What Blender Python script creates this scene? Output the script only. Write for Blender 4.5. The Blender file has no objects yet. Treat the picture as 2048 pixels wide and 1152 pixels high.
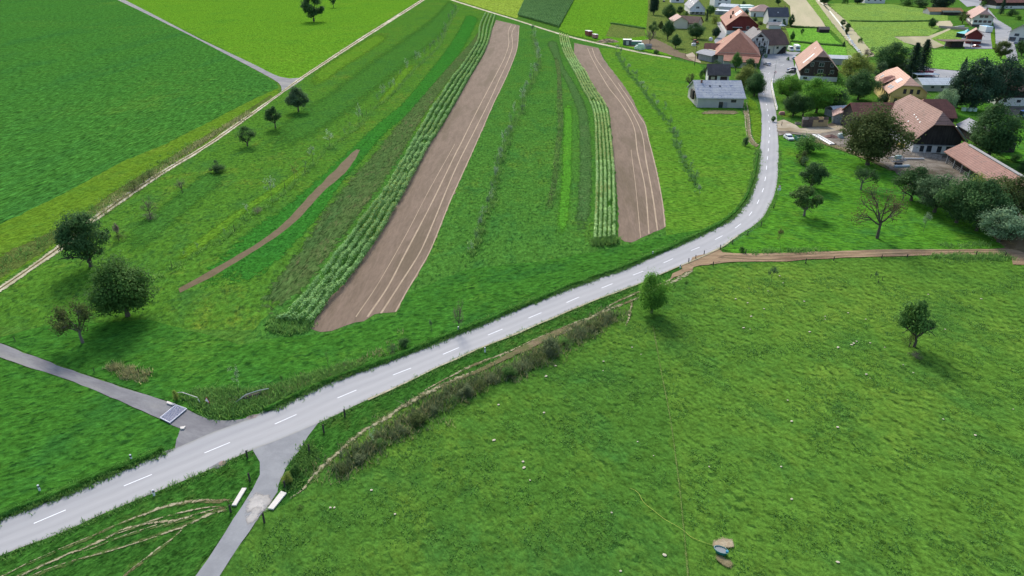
import bpy, bmesh, math, random
import numpy as np
from mathutils import Vector, Matrix
from mathutils.geometry import tessellate_polygon
R = math.radians
rng = np.random.default_rng(7)
random.seed(7)
S = bpy.context.scene
COL = S.collection

# ------------------------------------------------------------------ camera
H = 57.0                      # drone height above the fields
FPX = 1409.0                  # focal length in photo pixels (2048 wide)
PITCH = math.atan(706 / 1409)
cam_d = bpy.data.cameras.new('camera')
cam = bpy.data.objects.new('camera', cam_d)
COL.objects.link(cam)
cam.location = (0, 0, H)
cam.rotation_euler = (math.pi / 2 - PITCH, 0, 0)
cam_d.sensor_width = 36
cam_d.lens = FPX / 2048 * 36
cam_d.clip_start = 1
cam_d.clip_end = 6000
S.camera = cam

# ------------------------------------------------------------------ sky and sun
SUN_EL, SUN_AZ = R(37), R(-13)        # azimuth from +Y towards +X
w = bpy.data.worlds.new('World'); S.world = w; w.use_nodes = True
nt = w.node_tree
bg = nt.nodes['Background']
sky = nt.nodes.new('ShaderNodeTexSky')
sky.sky_type = 'NISHITA'; sky.sun_disc = False
sky.sun_elevation = SUN_EL; sky.sun_rotation = SUN_AZ
sky.air_density = 1.0; sky.dust_density = 2.0; sky.ozone_density = 1.0
nt.links.new(sky.outputs[0], bg.inputs[0])
bg.inputs[1].default_value = 0.15
sd = bpy.data.lights.new('sun', 'SUN'); sd.energy = 2.05; sd.angle = R(14); sd.color = (1.0, 0.95, 0.86)
so = bpy.data.objects.new('sun', sd); COL.objects.link(so)
dirv = Vector((math.sin(SUN_AZ) * math.cos(SUN_EL), math.cos(SUN_AZ) * math.cos(SUN_EL), math.sin(SUN_EL)))
so.rotation_euler = dirv.to_track_quat('Z', 'Y').to_euler()
so.location = (0, 0, 200)
S.view_settings.view_transform = 'Standard'; S.view_settings.look = 'None'
S.view_settings.exposure = 0.69; S.view_settings.gamma = 1

# ------------------------------------------------------------------ photo survey -> metres on the ground
SP, CP = math.sin(PITCH), math.cos(PITCH)
def G(px, py, z=0.0):
    u = (px - 1024) / FPX; v = (py - 576) / FPX
    t = (H - z) / (SP + v * CP)
    return (u * t, (CP - v * SP) * t)
def depth(px, py):
    v = (py - 576) / FPX
    return H / (SP + v * CP)
def height_at(px, py, ty):            # height of something standing at ground pixel (px,py) whose top is seen at row ty
    x, y = G(px, py)
    v = (ty - 576) / FPX              # v = ((H-z)CP - ySP)/(yCP+(H-z)SP)
    dz = (v * y * CP + y * SP) / (CP - v * SP)
    return H - dz

# ------------------------------------------------------------------ tagging
def tag(o, label=None, cat=None, group=None, kind=None):
    if label: o['label'] = label
    if cat: o['category'] = cat
    if group: o['group'] = group
    if kind: o['kind'] = kind
    return o
def link(o, parent=None):
    COL.objects.link(o)
    if parent is not None: o.parent = parent
    return o
def empty(name, x, y, rz=0.0, z=0.0):
    o = bpy.data.objects.new(name, None); o.empty_display_size = 0.5
    o.location = (x, y, z); o.rotation_euler = (0, 0, rz)
    return link(o)

# ------------------------------------------------------------------ materials
def new_mat(name):
    m = bpy.data.materials.new(name); m.use_nodes = True
    t = m.node_tree
    for n in list(t.nodes): t.nodes.remove(n)
    return m, t
class NB:
    def __init__(s, t): s.t = t
    def n(s, ty, **kw):
        x = s.t.nodes.new(ty)
        for k, v in kw.items(): setattr(x, k, v)
        return x
    def l(s, a, b): s.t.links.new(a, b)
    def val(s, inp, v):
        if hasattr(v, 'links') or hasattr(v, 'is_output'): s.l(v, inp)
        else: inp.default_value = v
    def noise(s, vec, scale, detail=3, rough=0.55, dist=0.0):
        x = s.n('ShaderNodeTexNoise'); s.l(vec, x.inputs['Vector'])
        x.inputs['Scale'].default_value = scale; x.inputs['Detail'].default_value = detail
        x.inputs['Roughness'].default_value = rough; x.inputs['Distortion'].default_value = dist
        return x.outputs['Fac']
    def ramp(s, fac, a, b):
        x = s.n('ShaderNodeMapRange'); x.interpolation_type = 'SMOOTHSTEP'
        s.l(fac, x.inputs['Value']); x.inputs['From Min'].default_value = a; x.inputs['From Max'].default_value = b
        return x.outputs['Result']
    def mix(s, fac, a, b):
        x = s.n('ShaderNodeMix', data_type='RGBA')
        s.val(x.inputs['Factor'], fac)
        for i, v in ((6, a), (7, b)):
            if isinstance(v, tuple): x.inputs[i].default_value = (*v, 1)
            else: s.l(v, x.inputs[i])
        return x.outputs[2]
    def math(s, op, a, b=0.0, c=None):
        x = s.n('ShaderNodeMath', operation=op)
        s.val(x.inputs[0], a); s.val(x.inputs[1], b)
        if c is not None: s.val(x.inputs[2], c)
        return x.outputs[0]
    def bright(s, col, fac):
        x = s.n('ShaderNodeVectorMath', operation='SCALE'); s.l(col, x.inputs[0]); s.val(x.inputs['Scale'], fac)
        return x.outputs[0]
def c8(r, g, b, k=1.0):
    f = lambda v: ((v / 255 + 0.055) / 1.055) ** 2.4 if v > 10 else v / 255 / 12.92
    return (f(r) * k, f(g) * k, f(b) * k)
MATS = {}
def pos(nb, rot=0.0, sc=(1, 1, 1)):
    g = nb.n('ShaderNodeNewGeometry'); m = nb.n('ShaderNodeMapping'); m2 = nb.n('ShaderNodeMapping')
    nb.l(g.outputs['Position'], m.inputs['Vector']); nb.l(m.outputs[0], m2.inputs['Vector'])
    m.inputs['Rotation'].default_value = (0, 0, rot); m2.inputs['Scale'].default_value = sc
    return m2.outputs[0]

def grass(name, base, dry, lush, patch=0.03, tuft=0.9, tuft_amt=0.45, fine=1.3, bump=0.5, rot=0.5, stretch=0.6, soft=False, thresh=0.5, drythr=(0.5, 0.7), soil=None, soilthr=(0.62, 0.7)):
    """grassland: large dry / lush patches, tussocks, fine blades, relief"""
    m, t = new_mat(name); nb = NB(t)
    p = pos(nb, rot, (1, stretch, 1))
    p0 = pos(nb)
    big = nb.noise(p0, patch, 6, 0.65, 0.6)
    mid = nb.noise(p, patch * 9, 6, 0.75, 0.3)
    tuft = tuft * 2.0
    tf = nb.noise(p, tuft, 4, 0.6, 0.3)
    fi = nb.noise(p, 1.25, 5, 0.85)
    f1 = nb.math('MULTIPLY_ADD', mid, 0.45, nb.math('MULTIPLY', big, 0.55))
    c = nb.mix(nb.ramp(f1, drythr[0], drythr[1]), base, dry)
    c = nb.mix(nb.math('MULTIPLY', nb.ramp(nb.noise(p, patch * 3.1 + 0.011, 7, 0.72, 0.5), 0.46, 0.72), 0.7), c, lush)
    if soil:
        c = nb.mix(nb.math('MULTIPLY', nb.ramp(nb.noise(p, tuft * 0.35, 5, 0.7, 0.3), soilthr[0], soilthr[1]), 0.85), c, soil)
    cl = nb.ramp(mid, 0.38, 0.62)
    tr = nb.math('MULTIPLY', nb.ramp(tf, thresh, thresh + 0.1), nb.math('MULTIPLY_ADD', cl, 0.7, 0.3))
    dk = nb.bright(nb.mix(0.6, c, lush), 1.0 - tuft_amt)
    c = nb.mix(tr, nb.bright(c, 1.04), dk)
    c = nb.bright(c, nb.math('MULTIPLY_ADD', fi, 2.5 * fine, 1 - 1.25 * fine))
    c = nb.bright(c, nb.math('MULTIPLY_ADD', nb.noise(p0, 0.33, 5, 0.8), 0.9 * fine, 1 - 0.45 * fine))
    b = nb.n('ShaderNodeBsdfPrincipled')
    nb.l(c, b.inputs['Base Color']); b.inputs['Roughness'].default_value = 0.9
    b.inputs['Specular IOR Level'].default_value = 0.0
    bp = nb.n('ShaderNodeBump'); bp.inputs['Strength'].default_value = bump; bp.inputs['Distance'].default_value = 0.5
    nb.l(nb.math('MULTIPLY_ADD', tf, 1.0, nb.math('MULTIPLY', fi, 0.35)), bp.inputs['Height'])
    nb.l(bp.outputs[0], b.inputs['Normal'])
    out = nb.n('ShaderNodeOutputMaterial')
    finish_soft(nb, b, out, soft, p0)
    return m
def finish_soft(nb, b, out, soft, p0, scale=0.55, keep=1.0):
    if not soft:
        nb.l(b.outputs[0], out.inputs['Surface']); return
    at = nb.n('ShaderNodeAttribute', attribute_name='edge')
    nz = nb.noise(p0, scale, 5, 0.7, 0.5)
    a = nb.math('ADD', nb.math('MULTIPLY', at.outputs['Fac'], keep), nb.math('MULTIPLY', nb.math('SUBTRACT', nz, 0.5), 1.5))
    a = nb.ramp(a, 0.32, 0.32 + (0.5 if soft == 1 else 0.22))
    tr = nb.n('ShaderNodeBsdfTransparent'); mx = nb.n('ShaderNodeMixShader')
    nb.l(a, mx.inputs[0]); nb.l(tr.outputs[0], mx.inputs[1]); nb.l(b.outputs[0], mx.inputs[2])
    nb.l(mx.outputs[0], out.inputs['Surface'])
def dirt(name, c1, c2, c3=None, scale=0.6, fine=6.0, bump=0.4, soft=False, rough=0.95, rot=0.0, stretch=1.0, amt=0.5, edge_scale=0.55, keep=1.0, lanes=False):
    m, t = new_mat(name); nb = NB(t)
    p = pos(nb, rot, (1, stretch, 1)); p0 = pos(nb)
    a = nb.noise(p, scale, 5, 0.65, 0.4); fi = nb.noise(p, fine, 4, 0.7)
    c = nb.mix(nb.ramp(a, 0.35, 0.65), c1, c2)
    if c3: c = nb.mix(nb.ramp(nb.noise(p, scale * 0.23, 4, 0.6), 0.5, 0.66), c, c3)
    c = nb.bright(c, nb.math('MULTIPLY_ADD', fi, 2 * amt, 1 - amt))
    if lanes:      # polished wheel tracks, dirty edges
        at = nb.n('ShaderNodeAttribute', attribute_name='lane').outputs['Fac']
        wv = nb.math('COSINE', nb.math('MULTIPLY', nb.math('SUBTRACT', at, 0.13), 2 * math.pi / 0.25))
        c = nb.bright(c, nb.math('MULTIPLY_ADD', wv, 0.035, 1.0))
        ed = nb.math('MULTIPLY', nb.math('ABSOLUTE', nb.math('SUBTRACT', at, 0.5)), 2.0)
        ed = nb.math('ADD', ed, nb.math('MULTIPLY', nb.math('SUBTRACT', nb.noise(p0, 0.8, 4, 0.7), 0.5), 0.25))
        c = nb.mix(nb.math('MULTIPLY', nb.ramp(ed, 0.86, 1.02), 0.45), c, c8(150, 150, 128, 0.8))
    b = nb.n('ShaderNodeBsdfPrincipled'); nb.l(c, b.inputs['Base Color'])
    b.inputs['Roughness'].default_value = rough; b.inputs['Specular IOR Level'].default_value = 0.15
    bp = nb.n('ShaderNodeBump'); bp.inputs['Strength'].default_value = bump; bp.inputs['Distance'].default_value = 0.25
    nb.l(nb.math('ADD', a, nb.math('MULTIPLY', fi, 0.5)), bp.inputs['Height']); nb.l(bp.outputs[0], b.inputs['Normal'])
    out = nb.n('ShaderNodeOutputMaterial'); finish_soft(nb, b, out, soft, p0, edge_scale, keep)
    return m
def plain(name, col, rough=0.6, metal=0.0, var=0.15, scale=1.5, spec=0.4):
    if name in MATS: return MATS[name]
    m, t = new_mat(name); nb = NB(t)
    tc = nb.n('ShaderNodeTexCoord')
    nz = nb.noise(tc.outputs['Object'], scale, 4, 0.6)
    rgb = nb.n('ShaderNodeRGB'); rgb.outputs[0].default_value = (*col, 1)
    c = nb.bright(rgb.outputs[0], nb.math('MULTIPLY_ADD', nz, 2 * var, 1 - var))
    b = nb.n('ShaderNodeBsdfPrincipled'); nb.l(c, b.inputs['Base Color'])
    b.inputs['Roughness'].default_value = rough; b.inputs['Metallic'].default_value = metal
    b.inputs['Specular IOR Level'].default_value = spec
    out = nb.n('ShaderNodeOutputMaterial'); nb.l(b.outputs[0], out.inputs[0])
    MATS[name] = m; return m
def tiles(name, col, col2, rowz=0.35, colx=0.9, line=0.25, var=0.3, patchc=None, along='x', rough=0.75):
    """roof covering: courses following the height, joints along the ridge direction, weathering"""
    m, t = new_mat(name); nb = NB(t)
    tc = nb.n('ShaderNodeTexCoord'); o = tc.outputs['Object']
    sep = nb.n('ShaderNodeSeparateXYZ'); nb.l(o, sep.inputs[0])
    fz = nb.math('FRACT', nb.math('DIVIDE', sep.outputs['Z'], rowz))
    fx = nb.math('FRACT', nb.math('DIVIDE', sep.outputs['X'], colx))
    lz = nb.ramp(fz, 0.0, 0.3); lx = nb.ramp(fx, 0.0, 0.16)
    nz = nb.noise(o, 0.35, 5, 0.7, 0.5); n2 = nb.noise(o, 3.5, 3, 0.7)
    c = nb.mix(nb.ramp(nz, 0.35, 0.68), col, col2)
    if patchc:
        c = nb.mix(nb.ramp(nb.noise(o, 0.8, 4, 0.7, 1.0), 0.56, 0.62), c, patchc)
    k = nb.math('MULTIPLY', nb.math('SUBTRACT', 1.0, nb.math('MULTIPLY', nb.math('SUBTRACT', 1.0, lz), line)),
                nb.math('SUBTRACT', 1.0, nb.math('MULTIPLY', nb.math('SUBTRACT', 1.0, lx), line)))
    c = nb.bright(c, k); c = nb.bright(c, nb.math('MULTIPLY_ADD', n2, 2 * var, 1 - var))
    b = nb.n('ShaderNodeBsdfPrincipled'); nb.l(c, b.inputs['Base Color'])
    b.inputs['Roughness'].default_value = rough; b.inputs['Specular IOR Level'].default_value = 0.3
    bp = nb.n('ShaderNodeBump'); bp.inputs['Strength'].default_value = 0.5; bp.inputs['Distance'].default_value = 0.08
    nb.l(nb.math('ADD', lz, nb.math('MULTIPLY', n2, 0.6)), bp.inputs['Height']); nb.l(bp.outputs[0], b.inputs['Normal'])
    out = nb.n('ShaderNodeOutputMaterial'); nb.l(b.outputs[0], out.inputs[0])
    return m
def boards(name, col, col2, pitch=0.25, var=0.25):
    m, t = new_mat(name); nb = NB(t)
    tc = nb.n('ShaderNodeTexCoord'); o = tc.outputs['Object']
    sep = nb.n('ShaderNodeSeparateXYZ'); nb.l(o, sep.inputs[0])
    fx = nb.math('FRACT', nb.math('DIVIDE', nb.math('ADD', sep.outputs['X'], sep.outputs['Y']), pitch))
    mp = nb.n('ShaderNodeMapping'); nb.l(o, mp.inputs['Vector']); mp.inputs['Scale'].default_value = (2.2, 2.2, 0.25)
    nz = nb.noise(mp.outputs[0], 1.0, 4, 0.7)
    c = nb.mix(nb.ramp(nz, 0.3, 0.7), col, col2)
    c = nb.bright(c, nb.math('MULTIPLY_ADD', nb.ramp(fx, 0.0, 0.2), 0.45, 0.6))
    b = nb.n('ShaderNodeBsdfPrincipled'); nb.l(c, b.inputs['Base Color']); b.inputs['Roughness'].default_value = 0.85
    b.inputs['Specular IOR Level'].default_value = 0.2
    out = nb.n('ShaderNodeOutputMaterial'); nb.l(b.outputs[0], out.inputs[0])
    return m
def foliage(name, dark, light, trans=0.35, tip=None, up=0.5, gain=2.0):
    dark = tuple(v * gain for v in dark); light = tuple(v * gain for v in light)
    m, t = new_mat(name); nb = NB(t)
    at = nb.n('ShaderNodeAttribute', attribute_name='shade')
    g = nb.n('ShaderNodeNewGeometry'); oi = nb.n('ShaderNodeObjectInfo')
    nz = nb.noise(g.outputs['Position'], 0.5, 3, 0.6)
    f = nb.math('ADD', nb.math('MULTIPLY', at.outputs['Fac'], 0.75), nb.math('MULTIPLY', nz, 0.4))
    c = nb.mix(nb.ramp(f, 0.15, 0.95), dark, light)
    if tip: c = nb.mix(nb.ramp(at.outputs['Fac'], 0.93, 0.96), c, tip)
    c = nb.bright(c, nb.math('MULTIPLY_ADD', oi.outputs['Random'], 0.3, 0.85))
    d = nb.n('ShaderNodeBsdfPrincipled'); nb.l(c, d.inputs['Base Color']); d.inputs['Roughness'].default_value = 0.8
    d.inputs['Specular IOR Level'].default_value = 0.08
    vm = nb.n('ShaderNodeVectorMath', operation='SCALE'); nb.l(g.outputs['Normal'], vm.inputs[0]); vm.inputs['Scale'].default_value = 1 - up
    va = nb.n('ShaderNodeVectorMath', operation='ADD'); nb.l(vm.outputs[0], va.inputs[0]); va.inputs[1].default_value = (0, 0, up)
    vn = nb.n('ShaderNodeVectorMath', operation='NORMALIZE'); nb.l(va.outputs[0], vn.inputs[0])
    nb.l(vn.outputs[0], d.inputs['Normal'])
    tr = nb.n('ShaderNodeBsdfTranslucent'); nb.l(c, tr.inputs[0])
    mx = nb.n('ShaderNodeMixShader'); mx.inputs[0].default_value = trans
    nb.l(d.outputs[0], mx.inputs[1]); nb.l(tr.outputs[0], mx.inputs[2])
    out = nb.n('ShaderNodeOutputMaterial'); nb.l(mx.outputs[0], out.inputs[0])
    return m
def glass(name='window_glass', col=(0.03, 0.04, 0.05)):
    return plain(name, col, 0.12, 0.0, 0.2, 0.8, 0.8)

# ------------------------------------------------------------------ mesh tools
def mesh_np(name, V, F4, shade=None, attr='shade', smooth=False):
    V = np.asarray(V, np.float32); F4 = np.asarray(F4, np.int32)
    me = bpy.data.meshes.new(name); k = F4.shape[1]
    me.vertices.add(len(V)); me.vertices.foreach_set('co', V.ravel())
    me.loops.add(F4.size); me.loops.foreach_set('vertex_index', F4.ravel())
    me.polygons.add(len(F4)); me.polygons.foreach_set('loop_start', np.arange(len(F4), dtype=np.int32) * k)
    me.polygons.foreach_set('loop_total', np.full(len(F4), k, np.int32))
    if shade is not None:
        a = me.attributes.new(attr, 'FLOAT', 'POINT'); a.data.foreach_set('value', np.asarray(shade, np.float32))
    me.update(calc_edges=True)
    if smooth: me.polygons.foreach_set('use_smooth', np.ones(len(F4), bool))
    return me
def obj(name, me, mat, parent=None, oslot=False):
    o = bpy.data.objects.new(name, me)
    if mat is not None:
        if oslot:
            if not me.materials: me.materials.append(None)
            o.material_slots[0].link = 'OBJECT'; o.material_slots[0].material = mat
        else:
            if not me.materials: me.materials.append(mat)
    return link(o, parent)
ORD = ['first', 'second', 'third', 'fourth', 'fifth', 'sixth', 'seventh', 'eighth', 'ninth', 'tenth', 'eleventh', 'twelfth', 'thirteenth', 'fourteenth', 'fifteenth', 'sixteenth', 'seventeenth', 'eighteenth', 'nineteenth', 'twentieth']
def nth(i): return ORD[i] if i < 20 else 'twenty-' + ORD[i - 20] if i < 29 else 'thirtieth' if i == 29 else 'thirty-' + ORD[i - 30]
class MB:
    def __init__(s): s.v = []; s.f = []
    def add(s, vs, fs):
        k = len(s.v); s.v += [tuple(map(float, p)) for p in vs]; s.f += [tuple(i + k for i in f) for f in fs]; return s
    def box(s, x0, x1, y0, y1, z0, z1, M=None):
        vs = [(x0, y0, z0), (x1, y0, z0), (x1, y1, z0), (x0, y1, z0), (x0, y0, z1), (x1, y0, z1), (x1, y1, z1), (x0, y1, z1)]
        if M is not None: vs = [M @ Vector(v) for v in vs]
        return s.add(vs, [(0, 3, 2, 1), (4, 5, 6, 7), (0, 1, 5, 4), (1, 2, 6, 5), (2, 3, 7, 6), (3, 0, 4, 7)])
    def bbox(s, x0, x1, y0, y1, z0, z1, b=0.05, M=None):      # box with chamfered vertical and top edges
        pts = [(x0 + b, y0), (x1 - b, y0), (x1, y0 + b), (x1, y1 - b), (x1 - b, y1), (x0 + b, y1), (x0, y1 - b), (x0, y0 + b)]
        top = [(x0 + 2*b, y0 + b), (x1 - 2*b, y0 + b), (x1 - b, y0 + 2*b), (x1 - b, y1 - 2*b), (x1 - 2*b, y1 - b), (x0 + 2*b, y1 - b), (x0 + b, y1 - 2*b), (x0 + b, y0 + 2*b)]
        vs = [(*p, z0) for p in pts] + [(*p, z1 - b) for p in pts] + [(*p, z1) for p in top]
        if M is not None: vs = [M @ Vector(v) for v in vs]
        fs = [tuple(range(7, -1, -1)), tuple(range(16, 24))]
        for r in (0, 8):
            for i in range(8): j = (i + 1) % 8; fs.append((r + i, r + j, r + 8 + j, r + 8 + i))
        return s.add(vs, fs)
    def prism_x(s, yz, x0, x1):       # polygon in the y-z plane extruded along x (counter clockwise seen from +x)
        n = len(yz); vs = [(x0, y, z) for y, z in yz] + [(x1, y, z) for y, z in yz]
        fs = [tuple(range(n - 1, -1, -1)), tuple(range(n, 2 * n))] + [(i, (i + 1) % n, n + (i + 1) % n, n + i) for i in range(n)]
        return s.add(vs, fs)
    def prism_y(s, xz, y0, y1):
        n = len(xz); vs = [(x, y0, z) for x, z in xz] + [(x, y1, z) for x, z in xz]
        fs = [tuple(range(n)), tuple(range(2 * n - 1, n - 1, -1))] + [((i + 1) % n, i, n + i, n + (i + 1) % n) for i in range(n)]
        return s.add(vs, fs)
    def tube(s, pts, rad, n=6, cap=True):
        pts = [Vector(p) for p in pts]; rr = rad if hasattr(rad, '__len__') else [rad] * len(pts)
        k = len(s.v); up = Vector((0.13, 0.31, 1)).normalized()
        for i, p in enumerate(pts):
            d = (pts[min(i + 1, len(pts) - 1)] - pts[max(i - 1, 0)])
            d = d.normalized() if d.length > 1e-9 else Vector((0, 0, 1))
            a = d.cross(up)
            if a.length < 1e-3: a = d.cross(Vector((1, 0, 0)))
            a.normalize(); b = d.cross(a)
            for j in range(n):
                t = 2 * math.pi * j / n
                s.v.append(tuple(p + (a * math.cos(t) + b * math.sin(t)) * rr[i]))
        for i in range(len(pts) - 1):
            for j in range(n):
                q = (j + 1) % n
                s.f.append((k + i * n + j, k + i * n + q, k + (i + 1) * n + q, k + (i + 1) * n + j))
        if cap:
            s.f.append(tuple(k + j for j in range(n - 1, -1, -1))); s.f.append(tuple(k + (len(pts) - 1) * n + j for j in range(n)))
        return s
    def lathe(s, prof, n=16, cx=0, cy=0, sx=1.0, sy=1.0):
        k = len(s.v)
        for r, z in prof:
            for j in range(n):
                t = 2 * math.pi * j / n; s.v.append((cx + r * sx * math.cos(t), cy + r * sy * math.sin(t), z))
        for i in range(len(prof) - 1):
            for j in range(n):
                q = (j + 1) % n; s.f.append((k + i * n + j, k + i * n + q, k + (i + 1) * n + q, k + (i + 1) * n + j))
        s.f.append(tuple(k + j for j in range(n - 1, -1, -1))); s.f.append(tuple(k + (len(prof) - 1) * n + j for j in range(n)))
        return s
    def mesh(s, name):
        me = bpy.data.meshes.new(name); me.from_pydata(s.v, [], s.f); me.update(); return me
    def build(s, name, mat, parent=None):
        o = obj(name, s.mesh(name), mat, parent); return o

# ------------------------------------------------------------------ ground sheets
def smooth_line(pts, step=2.0):
    """Catmull-Rom through ground points, resampled at about 'step' metres"""
    P = [np.array(p, float) for p in pts]
    if len(P) < 3:
        out = []
        for a, b in zip(P[:-1], P[1:]):
            n = max(1, int(np.linalg.norm(b - a) / step))
            out += [a + (b - a) * i / n for i in range(n)]
        return out + [P[-1]]
    Q = [2 * P[0] - P[1]] + P + [2 * P[-1] - P[-2]]
    out = []
    for i in range(1, len(Q) - 2):
        p0, p1, p2, p3 = Q[i - 1:i + 3]
        d = np.linalg.norm(p2 - p1); n = max(1, min(60, int(d / step)))
        for k in range(n):
            t = k / n
            # centripetal-ish: limit the tangents by the local segment length
            m1 = (p2 - p0) / 2; m2 = (p3 - p1) / 2
            for m_ in (m1, m2):
                L = np.linalg.norm(m_)
                if L > d: m_ *= d / L
            h = (2*t**3 - 3*t**2 + 1) * p1 + (t**3 - 2*t**2 + t) * m1 + (-2*t**3 + 3*t**2) * p2 + (t**3 - t**2) * m2
            out.append(h)
    out.append(P[-1]); return out
def px_line(pts, step=2.0, z=0.0): return smooth_line([G(x, y) for x, y in pts], step)
Z = {'n': 0}
def layer():
    Z['n'] += 1; return 0.002 * Z['n']
def sheet(name, pts, mat, jit=0.15, step=1.5, kind='structure', label=None, cat=None, z=None, smooth=True):
    """filled ground area given by photo-surveyed outline"""
    gp = [G(x, y) for x, y in pts]
    line = []
    n = len(gp)
    for i in range(n):
        a, b = np.array(gp[i]), np.array(gp[(i + 1) % n]); L = np.linalg.norm(b - a); k = max(1, min(400, int(L / step)))
        nv = np.array([-(b - a)[1], (b - a)[0]]) / max(L, 1e-6)
        for j in range(k):
            p = a + (b - a) * j / k
            line.append(p + (nv * rng.normal(0, jit) if j else 0))
    z = layer() if z is None else z
    vs = [Vector((p[0], p[1], z)) for p in line]
    tri = tessellate_polygon([vs])
    me = bpy.data.meshes.new(name); me.from_pydata([tuple(v) for v in vs], [], [tuple(t) for t in tri]); me.update()
    bm = bmesh.new(); bm.from_mesh(me)
    bmesh.ops.recalc_face_normals(bm, faces=bm.faces)
    for f in bm.faces:
        if f.normal.z < 0: f.normal_flip()
    bm.to_mesh(me); bm.free()
    return tag(obj(name, me, mat), label, cat, None, kind)
def resample(line, n):
    L = np.array(line); d = np.r_[0, np.cumsum(np.linalg.norm(np.diff(L, axis=0), axis=1))]
    t = np.linspace(0, d[-1], n); return np.c_[np.interp(t, d, L[:, 0]), np.interp(t, d, L[:, 1])]
def ribbon(name, Lp, Rp, mat, jit=0.08, step=1.5, across=6, prof=None, kind='structure', z=None, endfade=0.0, label=None, cat=None):
    """strip between two surveyed edges; 'edge' attribute falls to 0 at both borders"""
    a = smooth_line([G(*p) for p in Lp], step); b = smooth_line([G(*p) for p in Rp], step)
    n = int(max(len(a), len(b), 4)); a = resample(a, n); b = resample(b, n)
    w_ = np.linalg.norm(a - b, axis=1).mean()
    z = layer() if z is None else z
    V = []; E = []; m = across; LN = []
    ja = np.convolve(rng.normal(0, jit, n + 2), [.3, .4, .3], 'valid') * 1.6; jb = np.convolve(rng.normal(0, jit, n + 2), [.3, .4, .3], 'valid') * 1.6
    for i in range(n):
        u = (b[i] - a[i]); u = u / max(np.linalg.norm(u), 1e-6)
        pa = a[i] + u * ja[i]; pb = b[i] + u * jb[i]
        ef = min(1.0, min(i, n - 1 - i) / (n * endfade)) if endfade else 1.0
        for j in range(m + 1):
            t = j / m; p = pa + (pb - pa) * t
            hz = prof(t) if prof else 0.0
            V.append((p[0], p[1], z + hz)); E.append(min(1, 2.0 * min(t, 1 - t) * 1.35) * ef); LN.append(t)
    F = [(i * (m + 1) + j, i * (m + 1) + j + 1, (i + 1) * (m + 1) + j + 1, (i + 1) * (m + 1) + j) for i in range(n - 1) for j in range(m)]
    me = mesh_np(name, V, F, E, 'edge')
    la = me.attributes.new('lane', 'FLOAT', 'POINT'); la.data.foreach_set('value', np.array(LN, np.float32))
    # make normals face up
    if me.polygons[len(me.polygons) // 2].normal.z < 0: me.flip_normals()
    return tag(obj(name, me, mat), label, cat, None, kind)
def path(name, pts, width, mat, **kw):
    """strip of given width in metres along a surveyed centre line"""
    c = resample(smooth_line([G(*p) for p in pts], 1.0), 0 or max(6, len(smooth_line([G(*p) for p in pts], 1.0))))
    d = np.gradient(c, axis=0); d /= np.linalg.norm(d, axis=1)[:, None] + 1e-9
    nv = np.c_[-d[:, 1], d[:, 0]]
    wob = kw.pop('wob', 0.0)
    if wob: c = c + nv * (wob * np.convolve(rng.normal(0, 1, len(c) + 4), np.ones(5) / 2.2, 'valid'))[:, None]
    wv = width * (1 + kw.pop('wvar', 0.25) * np.convolve(rng.normal(0, 1, len(c) + 8), np.ones(9) / 3, 'valid'))
    wv = np.clip(wv, width * 0.35, width * 1.8)
    A = c + nv * wv[:, None] / 2; B = c - nv * wv[:, None] / 2
    return ribbon_g(name, A, B, mat, **kw)
def ribbon_g(name, A, B, mat, across=4, kind='structure', z=None, endfade=0.0, label=None, cat=None, height=0.0):
    n = len(A); m = across; z = layer() if z is None else z
    T = np.linspace(0, 1, m + 1)
    P = A[:, None, :] + (B - A)[:, None, :] * T[None, :, None]
    hz = height * np.sin(np.pi * T)
    V = np.concatenate([P.reshape(-1, 2), np.full((n * (m + 1), 1), z) + np.tile(hz, n)[:, None]], axis=1)
    i_ = np.arange(n); ef = np.minimum(1, np.minimum(i_, n - 1 - i_) / max(1e-6, n * endfade)) if endfade else np.ones(n)
    E = (np.minimum(1, 2.7 * np.minimum(T, 1 - T))[None, :] * ef[:, None]).ravel()
    F = [(i * (m + 1) + j, i * (m + 1) + j + 1, (i + 1) * (m + 1) + j + 1, (i + 1) * (m + 1) + j) for i in range(n - 1) for j in range(m)]
    me = mesh_np(name, V, F, E, 'edge')
    if me.polygons[len(me.polygons) // 2].normal.z < 0: me.flip_normals()
    return tag(obj(name, me, mat), label, cat, None, kind)

# ------------------------------------------------------------------ leaves, blades
def quads(C, Nn, size, asp=0.6, jitter=0.35):
    """one pointed leaf quad per centre"""
    n = len(C); N = Nn + rng.normal(0, jitter, (n, 3)); N /= np.linalg.norm(N, axis=1)[:, None] + 1e-9
    r = rng.normal(0, 1, (n, 3)); U = np.cross(N, r); U /= np.linalg.norm(U, axis=1)[:, None] + 1e-9; W = np.cross(N, U)
    s = np.asarray(size).reshape(-1, 1) * np.ones((n, 1))
    V = np.stack([C - U * s, C - W * s * asp, C + U * s, C + W * s * asp], axis=1).reshape(-1, 3)
    F = np.arange(4 * n).reshape(n, 4)
    return V, F
def blades(C, h, w_, lean=0.35):
    n = len(C); a = rng.uniform(0, 2 * np.pi, n); D = np.c_[np.cos(a), np.sin(a), np.zeros(n)]
    h = np.asarray(h).reshape(-1, 1); w_ = np.asarray(w_).reshape(-1, 1)
    ln = rng.normal(0, lean, (n, 2)); T = C + np.c_[ln, np.ones(n)] * h
    V = np.stack([C - D * w_, C + D * w_, T], axis=1).reshape(-1, 3)
    return V, np.arange(3 * n).reshape(n, 3)
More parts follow.
